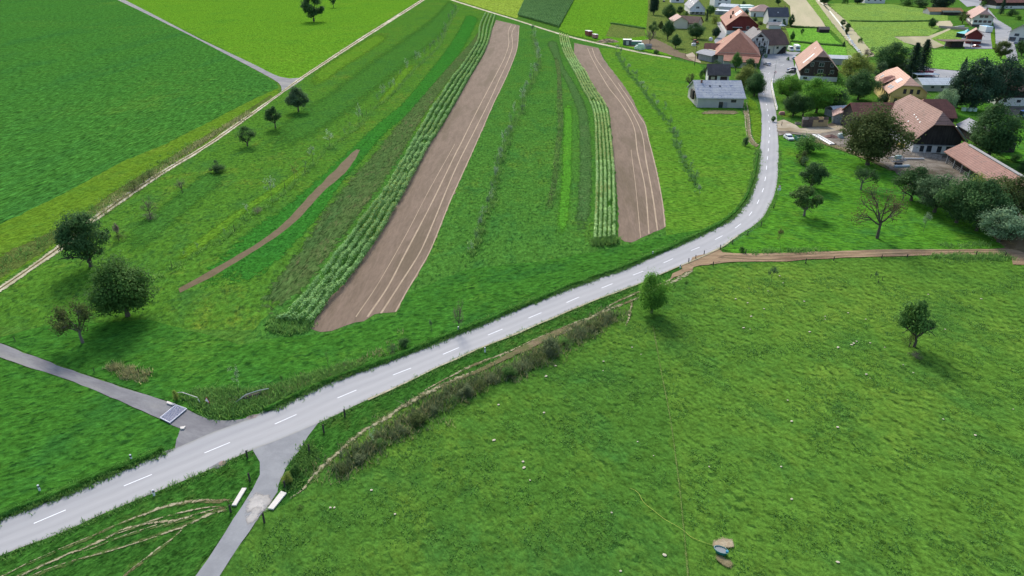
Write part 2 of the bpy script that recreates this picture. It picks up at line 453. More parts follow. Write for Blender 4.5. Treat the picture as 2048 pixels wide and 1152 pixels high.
def scatter_poly(pts, n):
    g = np.array([G(x, y) for x, y in pts]); lo, hi = g.min(0), g.max(0); out = np.empty((0, 2))
    while len(out) < n:
        p = rng.uniform(lo, hi, (n * 2, 2)); ins = np.zeros(len(p), bool); j = len(g) - 1
        for i in range(len(g)):
            xi, yi = g[i]; xj, yj = g[j]
            c = ((yi > p[:, 1]) != (yj > p[:, 1])) & (p[:, 0] < (xj - xi) * (p[:, 1] - yi) / (yj - yi + 1e-12) + xi)
            ins ^= c; j = i
        out = np.r_[out, p[ins]]
    return out[:n]
def vnoise(p, s, seed=0):
    """cheap value noise for clumping"""
    q = p / s; i = np.floor(q).astype(int); f = q - i; f = f * f * (3 - 2 * f)
    def h(a, b): 
        x = (a * 374761393 + b * 668265263 + seed * 974634777) & 0x7fffffff
        x = ((x ^ (x >> 13)) * 1274126177) & 0x7fffffff
        return (x % 10007) / 10007
    a = h(i[:, 0], i[:, 1]); b = h(i[:, 0] + 1, i[:, 1]); c = h(i[:, 0], i[:, 1] + 1); d = h(i[:, 0] + 1, i[:, 1] + 1)
    return (a * (1 - f[:, 0]) + b * f[:, 0]) * (1 - f[:, 1]) + (c * (1 - f[:, 0]) + d * f[:, 0]) * f[:, 1]
def tufts(name, P, mat, label, cat='grass', nb_=9, h=(0.15, 0.45), rad=0.3, w_=0.05, z=0.07, kind='stuff', group=None, lean=0.4):
    n = len(P); C = np.repeat(np.c_[P, np.full(n, z)], nb_, axis=0)
    sc = np.repeat(rng.uniform(0.6, 1.4, n), nb_)
    C[:, :2] += rng.normal(0, rad, (n * nb_, 2)) * sc[:, None]
    hh = rng.uniform(*h, n * nb_) * sc
    V, F = blades(C, hh, np.full(n * nb_, w_) * sc, lean)
    sh = np.repeat(np.clip(np.repeat(rng.uniform(0, 1, n), nb_) * 0.6 + rng.uniform(0, 0.4, n * nb_), 0, 0.92), 3)
    me = mesh_np(name, V, F, sh)
    return tag(obj(name, me, mat), label, cat, group, kind)
def along(pts, spacing, width, step=1.0):
    c = np.array(smooth_line([G(*p) for p in pts], step)); d = np.r_[0, np.cumsum(np.linalg.norm(np.diff(c, axis=0), axis=1))]
    n = max(2, int(d[-1] / spacing)); t = np.sort(rng.uniform(0, d[-1], n))
    P = np.c_[np.interp(t, d, c[:, 0]), np.interp(t, d, c[:, 1])]
    return P + rng.normal(0, 1, P.shape) * width / 2

#PART2
# ================================================================== GROUND
K = 0.8
def g8(r, g, b): return c8(r, g, b, K)
M_BASE = grass('meadow_grass', g8(85,126,48), g8(127,140,52), g8(63,116,52), patch=0.02, tuft=0.6, tuft_amt=0.3)
M_CROP = grass('clover_crop', g8(70,124,48), g8(88,132,50), g8(58,112,52), patch=0.012, tuft=0.7, tuft_amt=0.28, rot=R(5), stretch=0.22, drythr=(0.52, 0.66), fine=2.0)
M_BRIGHT = grass('mown_meadow', g8(102,150,40), g8(116,154,46), g8(84,138,42), patch=0.016, tuft=0.5, tuft_amt=0.22, fine=2.0)
M_VERGEY = grass('yellow_verge', g8(102,138,40), g8(122,142,56), g8(84,128,44), patch=0.05, tuft=0.7, tuft_amt=0.25)
M_DITCH = grass('ditch_grass', g8(98,114,56), g8(130,130,78), g8(74,104,46), patch=0.06, tuft=1.0, tuft_amt=0.4, soft=2, soil=g8(118,108,76), soilthr=(0.64,0.78), rot=R(4))
M_ORCH = grass('orchard_grass', g8(84,130,44), g8(119,140,50), g8(63,112,54), patch=0.035, tuft=0.55, tuft_amt=0.32, rot=R(-10))
M_LUSH = grass('lush_grass', g8(73,122,46), g8(85,128,46), g8(61,110,52), patch=0.03, tuft=0.6, tuft_amt=0.3, soft=1, rot=R(4))
M_CLOVER = grass('clover_strip', g8(62,126,44), g8(74,132,46), g8(52,112,46), patch=0.03, tuft=0.9, tuft_amt=0.45, soft=2, rot=R(4), stretch=0.7)
M_YEL = grass('dry_grass_patch', g8(100,142,42), g8(118,146,52), g8(82,132,44), patch=0.06, tuft=0.8, tuft_amt=0.3, soft=1)
M_WEED = grass('weedy_strip', g8(86,112,60), g8(112,112,76), g8(64,102,54), patch=0.05, tuft=1.1, tuft_amt=0.55, soft=2, soil=g8(112,106,76), soilthr=(0.55,0.7), rot=R(4), stretch=0.25)
M_MID = grass('field_grass', g8(79,128,50), g8(103,136,50), g8(59,114,54), patch=0.04, tuft=0.8, tuft_amt=0.42, stretch=0.5, rot=R(3))
M_BRSTRIP = grass('bright_grass_strip', g8(86,146,46), g8(98,150,48), g8(74,136,44), patch=0.04, tuft=0.8, tuft_amt=0.2, soft=1, rot=R(4))
M_DKSTRIP = grass('dark_clover_strip', g8(82,118,62), g8(104,122,78), g8(64,108,56), patch=0.05, tuft=1.0, tuft_amt=0.5, soft=1, soil=g8(125,98,86), soilthr=(0.62,0.75), rot=R(4))
M_RIGHT = grass('right_meadow', g8(95,142,44), g8(112,150,52), g8(71,126,48), patch=0.03, tuft=0.6, tuft_amt=0.38, drythr=(0.45, 0.62), rot=R(100))
M_NEAR = grass('roadside_meadow', g8(68,121,42), g8(88,134,46), g8(52,106,48), patch=0.035, tuft=0.6, tuft_amt=0.36, drythr=(0.5, 0.68), rot=R(60))
M_PAST = grass('pasture_grass', g8(80,122,46), g8(104,138,50), g8(62,112,50), patch=0.028, tuft=0.62, tuft_amt=0.42, drythr=(0.46, 0.66), rot=R(143), stretch=0.7, bump=0.45, fine=1.2, thresh=0.52)
M_PAST2 = grass('yellow_pasture_grass', g8(90,130,48), g8(112,144,54), g8(66,114,50), patch=0.028, tuft=0.62, tuft_amt=0.42, drythr=(0.46, 0.66), rot=R(143), stretch=0.7, bump=0.45, fine=1.2, thresh=0.52)  # yellower grass growing right of the trodden line
M_ROADG = grass('verge_grass', g8(64,112,42), g8(98,122,54), g8(48,96,38), patch=0.08, tuft=1.2, tuft_amt=0.45, bump=0.8, soil=g8(135,106,92), soilthr=(0.66, 0.76))
M_PADD = grass('orchard_paddock', g8(85,140,42), g8(107,142,48), g8(61,118,58), patch=0.04, tuft=0.55, tuft_amt=0.3, rot=R(110), stretch=0.5)
M_SOIL = dirt('ploughed_soil', g8(130,112,94), g8(143,123,105), g8(122,106,86), scale=0.7, fine=2.6, bump=0.8, rot=R(3), stretch=0.16, amt=0.34)
M_SOIL2 = dirt('brown_strip_soil', g8(112,98,70), g8(124,106,80), scale=0.5, fine=4, bump=0.6, amt=0.3)
M_LINE = dirt('pale_wheel_track', g8(198,176,148), g8(182,160,134), scale=0.5, fine=5, amt=0.25)
M_GRAVEL = dirt('pale_gravel', g8(204,196,164), g8(176,168,132), g8(222,214,186), scale=0.4, fine=4, amt=0.25, bump=0.3, soft=2, edge_scale=1.2)
M_TRACKMID = grass('track_middle_grass', g8(127,112,80), g8(150,126,106), g8(103,102,64), patch=0.1, tuft=1.2, tuft_amt=0.4, soft=2)
M_ASPHALT = dirt('road_asphalt', g8(180,179,179), g8(189,187,186), g8(170,170,172), scale=0.2, fine=9, amt=0.1, bump=0.05, rot=R(50), stretch=0.06, rough=0.8, lanes=True)
M_ASPH2 = dirt('side_road_asphalt', g8(150,151,153), g8(164,165,166), g8(140,141,144), scale=0.35, fine=7, amt=0.13, bump=0.1, rough=0.85)
M_ASPH3 = dirt('farm_lane_asphalt', g8(132,130,132), g8(150,149,149), g8(158,156,150), scale=0.5, fine=5, amt=0.2, bump=0.2, rot=R(116), stretch=0.3)
M_YARD = dirt('yard_asphalt', g8(160,162,164), g8(176,176,176), g8(146,148,150), scale=0.15, fine=2, amt=0.12, bump=0.1)
M_CONC = dirt('yard_concrete', g8(118,108,96), g8(150,142,130), g8(84,74,60), scale=0.3, fine=3, amt=0.3)
M_TAN = dirt('tan_gravel', g8(176,160,132), g8(196,184,160), g8(150,134,104), scale=0.3, fine=3, amt=0.2)
M_DIRTRD = dirt('muddy_track', g8(150,124,96), g8(178,152,118), g8(124,96,74), scale=0.8, fine=4, amt=0.3, bump=0.7, rot=R(88), stretch=0.2)
M_PAVE = dirt('white_gravel', g8(214,208,200), g8(190,184,176), scale=1.0, fine=6, amt=0.2, soft=1, edge_scale=1.0, keep=0.9)
M_CATTLE = dirt('cattle_path_dirt', g8(168,160,124), g8(190,182,146), g8(124,114,78), scale=0.9, fine=5, amt=0.4, soft=2, edge_scale=1.6, keep=0.52)
M_WORN = dirt('worn_ground', g8(128,112,84), g8(104,110,62), g8(150,132,104), scale=0.7, fine=4, amt=0.3, soft=1)
M_WORN2 = dirt('worn_verge', g8(98,112,58), g8(80,108,46), g8(116,112,72), scale=0.9, fine=4, amt=0.35, soft=2, keep=0.5, edge_scale=0.9)
M_STUB = dirt('stubble_field', g8(188,180,140), g8(204,190,154), g8(160,156,118), scale=0.06, fine=1.2, amt=0.15, rot=R(20), stretch=0.12)
M_PAINT = dirt('road_paint', (.93,.93,.93), (.85,.85,.85), scale=2, fine=8, amt=0.05, bump=0.0)
M_BYEL = grass('yellow_field', g8(142,166,62), g8(152,168,80), g8(128,158,58), patch=0.05, tuft=0.4, tuft_amt=0.15, rot=R(20), stretch=0.15, fine=2.0)
M_LAWN = grass('bright_lawn', g8(116,170,62), g8(138,176,76), g8(96,156,56), patch=0.05, tuft=0.5, tuft_amt=0.15, fine=2.0)
M_TR = grass('far_meadow', g8(130,162,72), g8(152,176,84), g8(112,152,80), patch=0.02, tuft=0.4, tuft_amt=0.15, fine=2.0)
M_GARDEN = grass('garden_grass', g8(111,128,62), g8(135,134,76), g8(81,112,58), patch=0.08, tuft=0.6, tuft_amt=0.4)

# base ground sheet: reaches the horizon
nx = 24
gv = [(x, y, 0) for y in np.linspace(-1500, 5000, nx) for x in np.linspace(-4000, 4000, nx)]
gf = [(j * nx + i, j * nx + i + 1, (j + 1) * nx + i + 1, (j + 1) * nx + i) for j in range(nx - 1) for i in range(nx - 1)]
me = bpy.data.meshes.new('ground'); me.from_pydata(gv, [], gf); me.update()
tag(obj('ground', me, M_BASE), kind='structure')

sheet('crop_field', [(-900,-40),(210,-40),(234,0),(292,27),(390,75),(512,141),(553,166),(556,176),(512,196),(412,247),(332,288),(250,321),(130,386),(0,449),(-400,640),(-900,640)], M_CROP, jit=0.3)
sheet('field_margin', [(556,177),(512,196),(412,247),(332,288),(250,321),(130,386),(0,449),(-400,640),(-400,760),(0,566),(120,486),(180,437),(310,350),(410,290),(512,219),(559,186)], M_VERGEY, jit=0.2)
ribbon('ditch', [(-300,660),(0,502),(60,476),(125,446),(180,415),(215,388),(250,366),(300,336),(375,289),(450,246),(540,190)], [(-300,730),(0,570),(60,530),(120,487),(180,437),(215,413),(250,390),(310,350),(395,298),(475,244),(548,193)], M_DITCH, across=8)
sheet('mown_meadow', [(250,0),(297,24),(512,131),(545,148),(560,154),(580,157),(598,156),(660,115),(712,80),(839,0),(870,-30),(880,-45),(180,-45)], M_BRIGHT, jit=0.15)
sheet('orchard_meadow', [(574,181),(590,172),(609,157),(724,82),(852,0),(870,-20),(905,-6),(985,25),(860,230),(600,560),(480,690),(780,690),(640,800),(478,838),(452,840),(396,828),(374,818),(350,808),(275,783),(175,750),(87,718),(0,686),(-350,590),(-350,760),(12,576),(125,500),(200,440),(290,376),(420,290),(512,225)], M_ORCH, jit=0.1)
sheet('strip_field', [(905,-6),(1000,30),(1137,74),(1242,97),(1342,117),(1400,128),(1490,200),(1520,290),(1517,310),(1512,345),(1490,405),(1460,440),(1405,470),(1325,506),(1200,556),(1050,614),(912,672),(800,716),(640,760),(640,720),(480,690),(600,560),(860,230),(985,25)], M_MID, jit=0.1)
ribbon('grass_strip', [(900,-10),(860,30),(800,72),(720,125),(650,178),(560,230),(470,310)], [(925,20),(890,80),(830,135),(760,195),(690,250),(600,310),(520,380)], M_LUSH, endfade=0.1)
ribbon('grass_strip', [(812,128),(790,150),(770,180),(740,215)], [(842,120),(815,160),(790,190),(750,228)], M_YEL, endfade=0.2)
ribbon('grass_strip', [(200,470),(280,430),(360,370),(430,320)], [(250,560),(340,470),(420,400),(490,345)], M_LUSH, endfade=0.2)
ribbon('grass_strip', [(760,55),(690,98),(640,130),(590,170)], [(800,70),(740,110),(680,150),(620,200)], M_YEL, endfade=0.2)
ribbon('grass_strip', [(330,520),(400,470),(470,420),(550,370),(620,320)], [(350,540),(420,490),(490,430),(560,385),(630,335)], M_YEL, endfade=0.1)
ribbon('clover_strip', [(930,25),(905,72),(870,120),(800,205),(740,255),(680,310),(620,360),(560,410),(500,448),(430,500),(340,570)], [(965,35),(925,110),(880,165),(830,225),(780,265),(740,310),(690,370),(640,430),(570,500),(500,560),(370,640)], M_CLOVER, across=8, endfade=0.05)
ribbon('clover_strip', [(400,560),(520,482),(600,420),(660,350),(705,305),(770,240)], [(470,610),(560,530),(640,440),(700,350),(760,280),(800,235)], M_CLOVER, across=8, endfade=0.1)
ribbon('weedy_strip', [(985,18),(950,70),(900,125),(850,180),(795,240),(752,290),(700,345),(640,415),(585,500),(535,560),(490,605),(465,640)], [(968,40),(948,105),(925,132),(897,168),(862,220),(828,280),(797,336),(765,388),(728,436),(690,486),(648,543),(608,593),(575,630),(552,655)], M_WEED, across=8, endfade=0.03)
ribbon('soil_strip', [(711,299),(665,345),(625,385),(575,440),(525,480),(462,518),(400,553),(357,577)], [(721,300),(695,340),(650,380),(600,435),(550,475),(480,520),(400,566),(360,586)], M_SOIL2, jit=0.1, across=4)
ribbon('grass_strip', [(1125,200),(1120,270),(1116,380),(1108,440),(1092,500)], [(1150,200),(1150,270),(1148,380),(1142,440),(1132,500)], M_BRSTRIP, endfade=0.12)
0 and ribbon('grass_strip', [(1000,420),(985,460),(965,520),(950,560)], [(1090,420),(1080,460),(1070,520),(1050,560)], M_BRSTRIP, endfade=0.3)
ribbon('dark_clover_strip', [(1085,80),(1110,130),(1130,170),(1150,230),(1152,300),(1150,380),(1143,440),(1133,490)], [(1118,76),(1130,130),(1152,165),(1178,215),(1189,300),(1190,380),(1187,440),(1183,490)], M_DKSTRIP, endfade=0.06)
ribbon('weedy_strip', [(1105,110),(1112,150),(1112,200),(1114,250),(1108,300),(1103,350),(1092,400),(1075,440)], [(1118,110),(1124,150),(1127,200),(1128,250),(1122,300),(1118,350),(1110,400),(1096,440)], M_WEED, endfade=0.1)
# right-hand meadow beside the village road
sheet('village_meadow', [(1197,96),(1244,98),(1342,118),(1400,130),(1413,150),(1398,200),(1480,220),(1490,234),(1500,280),(1517,296),(1512,345),(1505,372),(1490,405),(1460,440),(1405,470),(1340,500),(1331,455),(1325,400),(1310,325),(1295,265),(1255,200),(1221,137)], M_RIGHT, jit=0.1)
# big soil strips
L1 = [(992,40),(982,65),(977,82),(967,110),(937,160),(912,205),(870,275),(857,290),(812,375),(762,463),(732,508),(684,573),(662,592),(620,655)]
R1 = [(1039,51),(1035,96),(1019,141),(1000,182),(991,200),(945,305),(912,378),(900,405),(862,500),(837,545),(812,587),(792,625)]
_a = px_line(L1, 1.5); _b = px_line(R1, 1.5)
def gpoly(name, G_, mat, jit=0.12):
    z = layer(); vs = [Vector((p[0] + rng.normal(0, jit), p[1] + rng.normal(0, jit), z)) for p in G_]
    tri = tessellate_polygon([vs]); me = bpy.data.meshes.new(name); me.from_pydata([tuple(v) for v in vs], [], [tuple(t) for t in tri]); me.update()
    bm = bmesh.new(); bm.from_mesh(me); bmesh.ops.recalc_face_normals(bm, faces=bm.faces)
    for f in bm.faces:
        if f.normal.z < 0: f.normal_flip()
    bm.to_mesh(me); bm.free(); return tag(obj(name, me, mat), kind='structure')
gpoly('ploughed_strip', _a + px_line([(620,655),(640,664),(664,662),(690,653),(710,645),(727,642),(740,634),(762,627),(792,625)], 1.0)[1:-1] + _b[::-1], M_SOIL)
L2 = [(1148,86),(1150,115),(1170,144),(1191,176),(1215,215),(1220,232),(1227,312),(1235,400),(1236,475)]
R2 = [(1197,96),(1207,117),(1221,137),(1244,166),(1266,200),(1275,220),(1290,245),(1295,265),(1310,325),(1325,400),(1331,455)]
gpoly('ploughed_strip', px_line(L2, 1.5) + px_line([(1236,475),(1250,484),(1262,485),(1280,478),(1297,470),(1315,462),(1331,455)], 1.0)[1:-1] + px_line(R2, 1.5)[::-1], M_SOIL)
for pts, wd in (([(1023,49),(1016.6,64),(1017.6,88),(1010,113),(1000,134),(980,172),(950,230),(922,287),(910,310),(865,403),(805,518),(775,575),(735,634)], 0.3),
                ([(1031,51),(1024,66),(1025,92),(1017,119),(1000,156),(980,200),(950,260),(911,338),(845,495),(797,573),(762,627)], 0.3),
                ([(1038,52),(1034,96),(1018,141),(999,182),(990,200),(944,305),(911,378),(899,405),(861,500),(836,545),(811,587),(791,624)], 0.24),
                ([(910,288),(857,383),(812,470),(755,570),(712,634)], 0.16),
                ([(1175,96),(1184,117),(1215,172),(1242,207),(1267,252),(1275,305),(1290,375),(1298,468)], 0.3),
                ([(1184,96),(1193,119),(1227,166),(1254,207),(1282,262),(1292,320),(1305,390),(1315,461)], 0.3),
                ([(1236,166),(1262,204),(1274,225),(1290,250),(1296,275),(1310,330),(1324,400),(1330,454)], 0.26),
                ([(1262,300),(1272,380),(1281,476)], 0.14)):
    path('wheel_track', pts, wd, M_LINE, wvar=0.12)

# grass south of the road and around the junction
sheet('pasture', [(1395,528),(1426,532),(1536,526),(1700,518),(1873,513),(2023,516),(2048,520),(2500,540),(2500,1400),(300,1400),(440,1152),(512,1044),(540,1022),(607,982),(650,935),(722,867),(770,837),(840,800),(975,737),(1087,686),(1190,633),(1270,603),(1340,562)], M_PAST, jit=0.1)
sheet('pasture', [(1310,658),(1314,700),(1325,760),(1335,810),(1344,864),(1352,925),(1360,989),(1366,1050),(1372,1114),(1382,1250),(2500,1400),(2500,560),(2048,524),(2023,519),(1873,517),(1700,522),(1536,530),(1440,536),(1400,570),(1350,610)], M_PAST2, jit=0.4)
sheet('roadside_meadow', [(480,690),(640,720),(640,760),(800,716),(925,662),(1050,614),(1200,556),(1325,506),(1405,470),(1430,455),(1330,472),(1250,492),(1100,520),(930,540),(812,590),(792,632),(740,640),(664,668),(600,672)], M_NEAR, jit=0.2)
sheet('lower_meadow', [(-350,760),(-350,590),(0,686),(87,718),(175,750),(275,783),(350,808),(374,818),(396,828),(452,840),(478,840),(530,826),(650,770),(775,724),(800,716),(640,690),(480,690),(300,640),(100,650)], M_NEAR, jit=0.1)
sheet('left_meadow', [(-400,700),(0,716),(150,766),(250,808),(322,840),(339,850),(361,859),(356,876),(350,889),(342,901),(282,926),(200,961),(125,994),(0,1040),(-400,1180)], M_NEAR, jit=0.1)
sheet('corner_meadow', [(-300,1230),(0,1113),(125,1064),(250,1010),(375,958),(440,930),(505,902),(520,925),(520,950),(505,980),(482,1019),(392,1152),(300,1300),(-300,1400)], M_ROADG, jit=0.1)
sheet('roadside_verge', [(637,847),(690,822),(735,800),(800,772),(925,712),(1050,660),(1175,607),(1272,570),(1375,526),(1440,498),(1436,505),(1395,528),(1340,562),(1270,603),(1190,633),(1087,686),(975,737),(840,800),(770,837),(722,867),(650,935),(607,982),(570,1010),(540,1022),(555,985),(557,970),(575,932),(600,900),(617,872)], M_ROADG, jit=0.1)
sheet('orchard_paddock', [(1440,498),(1475,472),(1522,440),(1545,400),(1552,370),(1556,340),(1557,300),(1558,275),(1600,285),(1640,295),(1690,306),(1740,325),(1790,345),(1850,395),(1930,430),(2048,470),(2048,478),(2011,497),(1911,500),(1786,500),(1712,504),(1636,505),(1575,509),(1475,509)], M_PADD, jit=0.1)

# roads
UP = [(-400,1185),(-200,1112),(0,1040),(125,994),(200,961.5),(282,926),(342,901),(430,864),(530,827),(650,771),(775,725),(912,672),(1050,614),(1175,564),(1250,538),(1325,506),(1405,470),(1460,440),(1490,405),(1505,372),(1512,345),(1517,310),(1521,285),(1523,250),(1522,222),(1519,203),(1516,190),(1521,174),(1527,158),(1526,145)]
LO = [(-400,1270),(-200,1190),(0,1113),(125,1064),(250,1010),(375,958),(440,930),(505,901),(637,847),(735,800),(800,772),(925,712),(1050,660),(1175,607),(1272,570),(1375,526),(1440,496),(1475,472),(1522,440),(1545,400),(1553,370),(1556,340),(1557,300),(1555,256),(1552,225),(1545,190),(1542,170),(1543,158),(1550,148)]
sheet('village_square', [(1522,150),(1519,135),(1524,112),(1527,104),(1540,108),(1536,99),(1560,101),(1580,104),(1588,104),(1602,104),(1590,112),(1586,122),(1592,147),(1585,152),(1575,153),(1562,168),(1546,166),(1543,160)], M_YARD, jit=0.1)
sheet('side_road', [(505,900),(520,925),(520,950),(505,980),(482,1017),(437,1087),(392,1152),(320,1260),(380,1260),(440,1152),(482,1087),(512,1044),(525,1025),(540,1007),(555,985),(557,970),(575,932),(600,900),(617,872),(637,846),(650,830),(500,880)], M_ASPH2, jit=0.04)
sheet('farm_lane', [(-350,560),(0,687),(87,720),(175,752),(275,785),(335,804),(350,811),(375,820),(396,831),(420,840),(452,842),(478,840),(508,834),(540,815),(520,850),(430,868),(350,900),(353,880),(356,874),(361,858),(351,854),(339,849),(322,839),(250,807),(150,765),(0,715),(-350,600)], M_ASPH3, jit=0.06)
ribbon('road', UP, LO, M_ASPHALT, jit=0.06, across=24); ROADZ = 0.002 * Z['n']
sheet('farm_path', [(180,-35),(235,0),(287,25),(390,76),(512,140),(545,158),(556,165),(562,172),(564,183),(574,181),(590,170),(609,157),(597,156),(580,157.5),(560,154),(545,148),(512,131),(400,78),(297,24),(250,0),(200,-30)], M_ASPH3, jit=0.05)
# gravel farm track with grassy middle
TL = [(-200,700),(0,570),(60,530),(120,485),(180,435),(310,348),(410,288),(512,217),(559,185),(597,156),(712,80),(839,0),(870,-22)]
TR_ = [(-160,700),(14,578),(75,536),(130,500),(200,440),(322,354),(422,292),(516,225),(574,181),(609,157),(724,82),(852,0),(884,-22)]
ribbon('gravel_track', TL, TR_, M_GRAVEL, jit=0.1, across=6)
def lerp_line(A, B, t): 
    a = resample(px_line(A), 60); b = resample(px_line(B), 60); return a + (b - a) * t
A_ = lerp_line(TL, TR_, 0.36); B_ = lerp_line(TL, TR_, 0.62)
ribbon_g('track_middle', A_[:33], B_[:33], M_TRACKMID, across=4); ribbon_g('track_middle', A_[37:], B_[37:], M_TRACKMID, across=4)
# concrete track at the top
ribbon('concrete_track', [(880,-14),(907,-1),(1024,36),(1137,71),(1242,95),(1300,107),(1342,114)], [(880,-10),(907,3),(1024,39.5),(1137,75),(1242,99),(1300,111),(1342,118)], M_GRAVEL, jit=0.05, across=4)
# cattle grid approach, white gravel and concrete slabs at the crossing
ribbon('white_gravel', [(498,976),(482,996),(470,1016),(466,1030)], [(566,984),(556,1008),(545,1026),(520,1040)], M_PAVE, jit=0.2, across=8, endfade=0.2)
ribbon('white_gravel', [(500,1000),(488,1030),(482,1056)], [(548,1004),(530,1034),(508,1062)], M_PAVE, jit=0.2, across=8, endfade=0.3)
# muddy track to the farm
ribbon('muddy_track', [(1395,512),(1440,506),(1475,509),(1536,508),(1636,504),(1786,500),(1911,499),(2011,496),(2060,470)], [(1380,530),(1426,528),(1475,524),(1536,524),(1636,519),(1761,514),(1873,511),(1990,512),(2070,520)], M_DIRTRD, jit=0.25, across=5)
for y0, wd in ((3, 0.3), (10, 0.25)):
    path('wheel_rut', [(1440,510+y0*0.6),(1536,510+y0),(1636,506+y0*.9),(1786,501+y0*.7),(1911,500+y0*.6),(2011,500+y0*.6)], wd, M_SOIL2, wvar=0.6)
CPATHS = (([(1400,520),(1340,560),(1272,587),(1230,606),(1190,630),(1137,652),(1087,672),(1012,705),(925,742),(860,776),(838,790)], 0.6),
                ([(1395,532),(1340,568),(1272,598),(1225,616),(1190,632),(1140,657),(1087,682),(1037,702),(975,735),(882,775),(837,797),(800,819),(770,837),(722,867),(700,885),(675,910),(647,935),(625,955),(607,978),(580,997),(560,1010)], 0.85),
                ([(1265,602),(1260,627),(1251,657)], 0.4),
                ([(474,1006),(440,1004),(350,1009),(312,1021),(250,1044),(175,1079),(100,1111),(15,1149),(-60,1185)], 0.5),
                ([(474,1010),(412,1024),(337,1044),(287,1049),(237,1064),(187,1089),(112,1119),(42,1151),(-20,1180)], 0.42),
                ([(460,1018),(425,1024),(370,1051),(287,1081),(212,1104),(125,1131),(70,1152),(0,1180)], 0.5),
                ([(370,1054),(325,1096),(250,1152),(200,1200)], 0.32),
                ([(455,1013),(400,1018),(330,1036),(262,1060),(210,1075)], 0.3), ([(337,1046),(300,1060),(230,1080),(160,1110)], 0.28), ([(412,1026),(390,1036),(340,1050),(300,1062)], 0.3))
for pts, wd in CPATHS: path('worn_ground', pts, wd * 2.0, M_WORN2, endfade=0.06, across=6, wvar=0.35)
for pts, wd in CPATHS:
    path('cattle_path', pts, wd * 1.15, M_CATTLE, endfade=0.03, across=4, wvar=0.5, wob=0.14)
ribbon('worn_ground', [(1150,640),(1040,690),(960,735),(880,770)], [(1180,640),(1090,690),(1000,730),(900,775)], M_WORN, endfade=0.2)
sheet('worn_ground', [(1395,512),(1440,500),(1450,512),(1440,524),(1400,532),(1340,560),(1345,548)], M_WORN if False else M_DIRTRD, jit=0.3)
# access lane to the weathered shed
sheet('lane_verge', [(1497,195),(1512,205),(1520,230),(1523,250),(1521,285),(1512,288),(1506,272),(1503,240),(1496,215)], M_YEL if False else M_VERGEY, jit=0.15)
ribbon('shed_lane', [(1480,222),(1490,236),(1492,262),(1496,282),(1510,297)], [(1500,222),(1502,240),(1504,265),(1510,284),(1519,290)], M_WORN, across=6)
path('lane_rut', [(1487,205),(1490,235),(1492,260),(1495,278),(1505,291),(1516,294)], 0.8, M_CATTLE)
path('lane_rut', [(1493,205),(1498,235),(1500,260),(1503,275),(1511,287),(1518,291)], 0.8, M_CATTLE)
sheet('shed_yard', [(1396,218),(1430,212),(1486,216),(1482,228),(1450,232),(1420,228),(1400,230)], M_WORN, jit=0.2) if False else None
ribbon('worn_ground', [(1396,224),(1425,219),(1455,219),(1484,221)], [(1400,232),(1428,230),(1455,232),(1484,230)], M_WORN, endfade=0.15)
# farm yard on the right
sheet('farm_yard', [(1553,250),(1570,246),(1583,249),(1598,257),(1640,252),(1690,240),(1760,238),(1810,262),(1840,300),(1900,312),(1990,370),(2048,440),(2048,470),(1930,428),(1850,394),(1790,343),(1742,322),(1694,302),(1640,288),(1610,272),(1578,268),(1557,272)], M_CONC, jit=0.3)
sheet('farm_yard', [(1553,244),(1568,240),(1590,250),(1600,258),(1660,254),(1700,247),(1700,256),(1640,268),(1600,266),(1578,263),(1556,262)], M_TAN, jit=0.1)
ribbon('dry_margin', [(1600,268),(1650,282),(1700,298),(1745,316),(1790,340)], [(1600,280),(1650,293),(1700,310),(1745,328),(1792,350)], M_WORN, endfade=0.1)
ribbon('worn_ground', [(2020,500),(2030,470),(2048,440),(2080,430)], [(2025,530),(2060,530),(2080,520),(2120,500)], M_DIRTRD, endfade=0.0)

# fields beyond
sheet('yellow_field', [(885,-30),(915,1),(1000,28),(1034,37),(1060,0),(1085,-30)], M_BYEL, jit=0.1)
sheet('far_meadow', [(1165,-30),(1148,0),(1117,60),(1137,69),(1242,93),(1342,113),(1365,110),(1330,80),(1300,60),(1296,20),(1300,-30)], M_BRIGHT, jit=0.1)
sheet('grey_paddock', [(1223,48),(1289,58),(1291,72),(1250,78),(1211,73)], M_GARDEN, jit=0.1)
sheet('village_gardens', [(1296,-20),(1296,20),(1292,60),(1300,84),(1360,112),(1400,128),(1440,130),(1460,100),(1530,96),(1590,84),(1590,-20)], M_GARDEN, jit=0.2)
sheet('bare_ground', [(1290,80),(1310,78),(1335,90),(1362,106),(1390,112),(1402,126),(1380,122),(1345,112),(1310,100),(1250,92),(1262,84)], M_CONC if False else M_SOIL2, jit=0.3)
sheet('concrete_apron', [(1371,110),(1385,105),(1397,118),(1402,126),(1390,124),(1378,118)], M_TAN, jit=0.1)
sheet('village_lane', [(1432,45),(1442,44),(1456,62),(1452,72),(1440,85),(1432,92),(1428,82),(1438,70),(1440,60)], M_YARD, jit=0.1)
sheet('village_lane', [(1430,18),(1450,12),(1462,22),(1470,30),(1462,32),(1446,22)], M_YARD, jit=0.1)
sheet('stubble_field', [(1560,-40),(1566,0),(1580,12),(1583,54),(1652,55),(1634,25),(1615,0),(1600,-40)], M_STUB, jit=0.2)
sheet('lawn', [(1572,57),(1652,57),(1672,82),(1692,94),(1695,116),(1650,112),(1600,104),(1586,104),(1582,84)], M_LAWN, jit=0.1)
sheet('stream_bank', [(1620,-30),(1628,0),(1665,48),(1700,88),(1728,116),(1750,112),(1716,70),(1690,40),(1655,10),(1645,-30)], M_STUB, jit=0.4)
path('stream', [(1636,0),(1655,18),(1672,38),(1690,62),(1703,84),(1715,100),(1728,114)], 1.2, plain('stream_water', (0.05, 0.06, 0.05), 0.1), wvar=0.2)
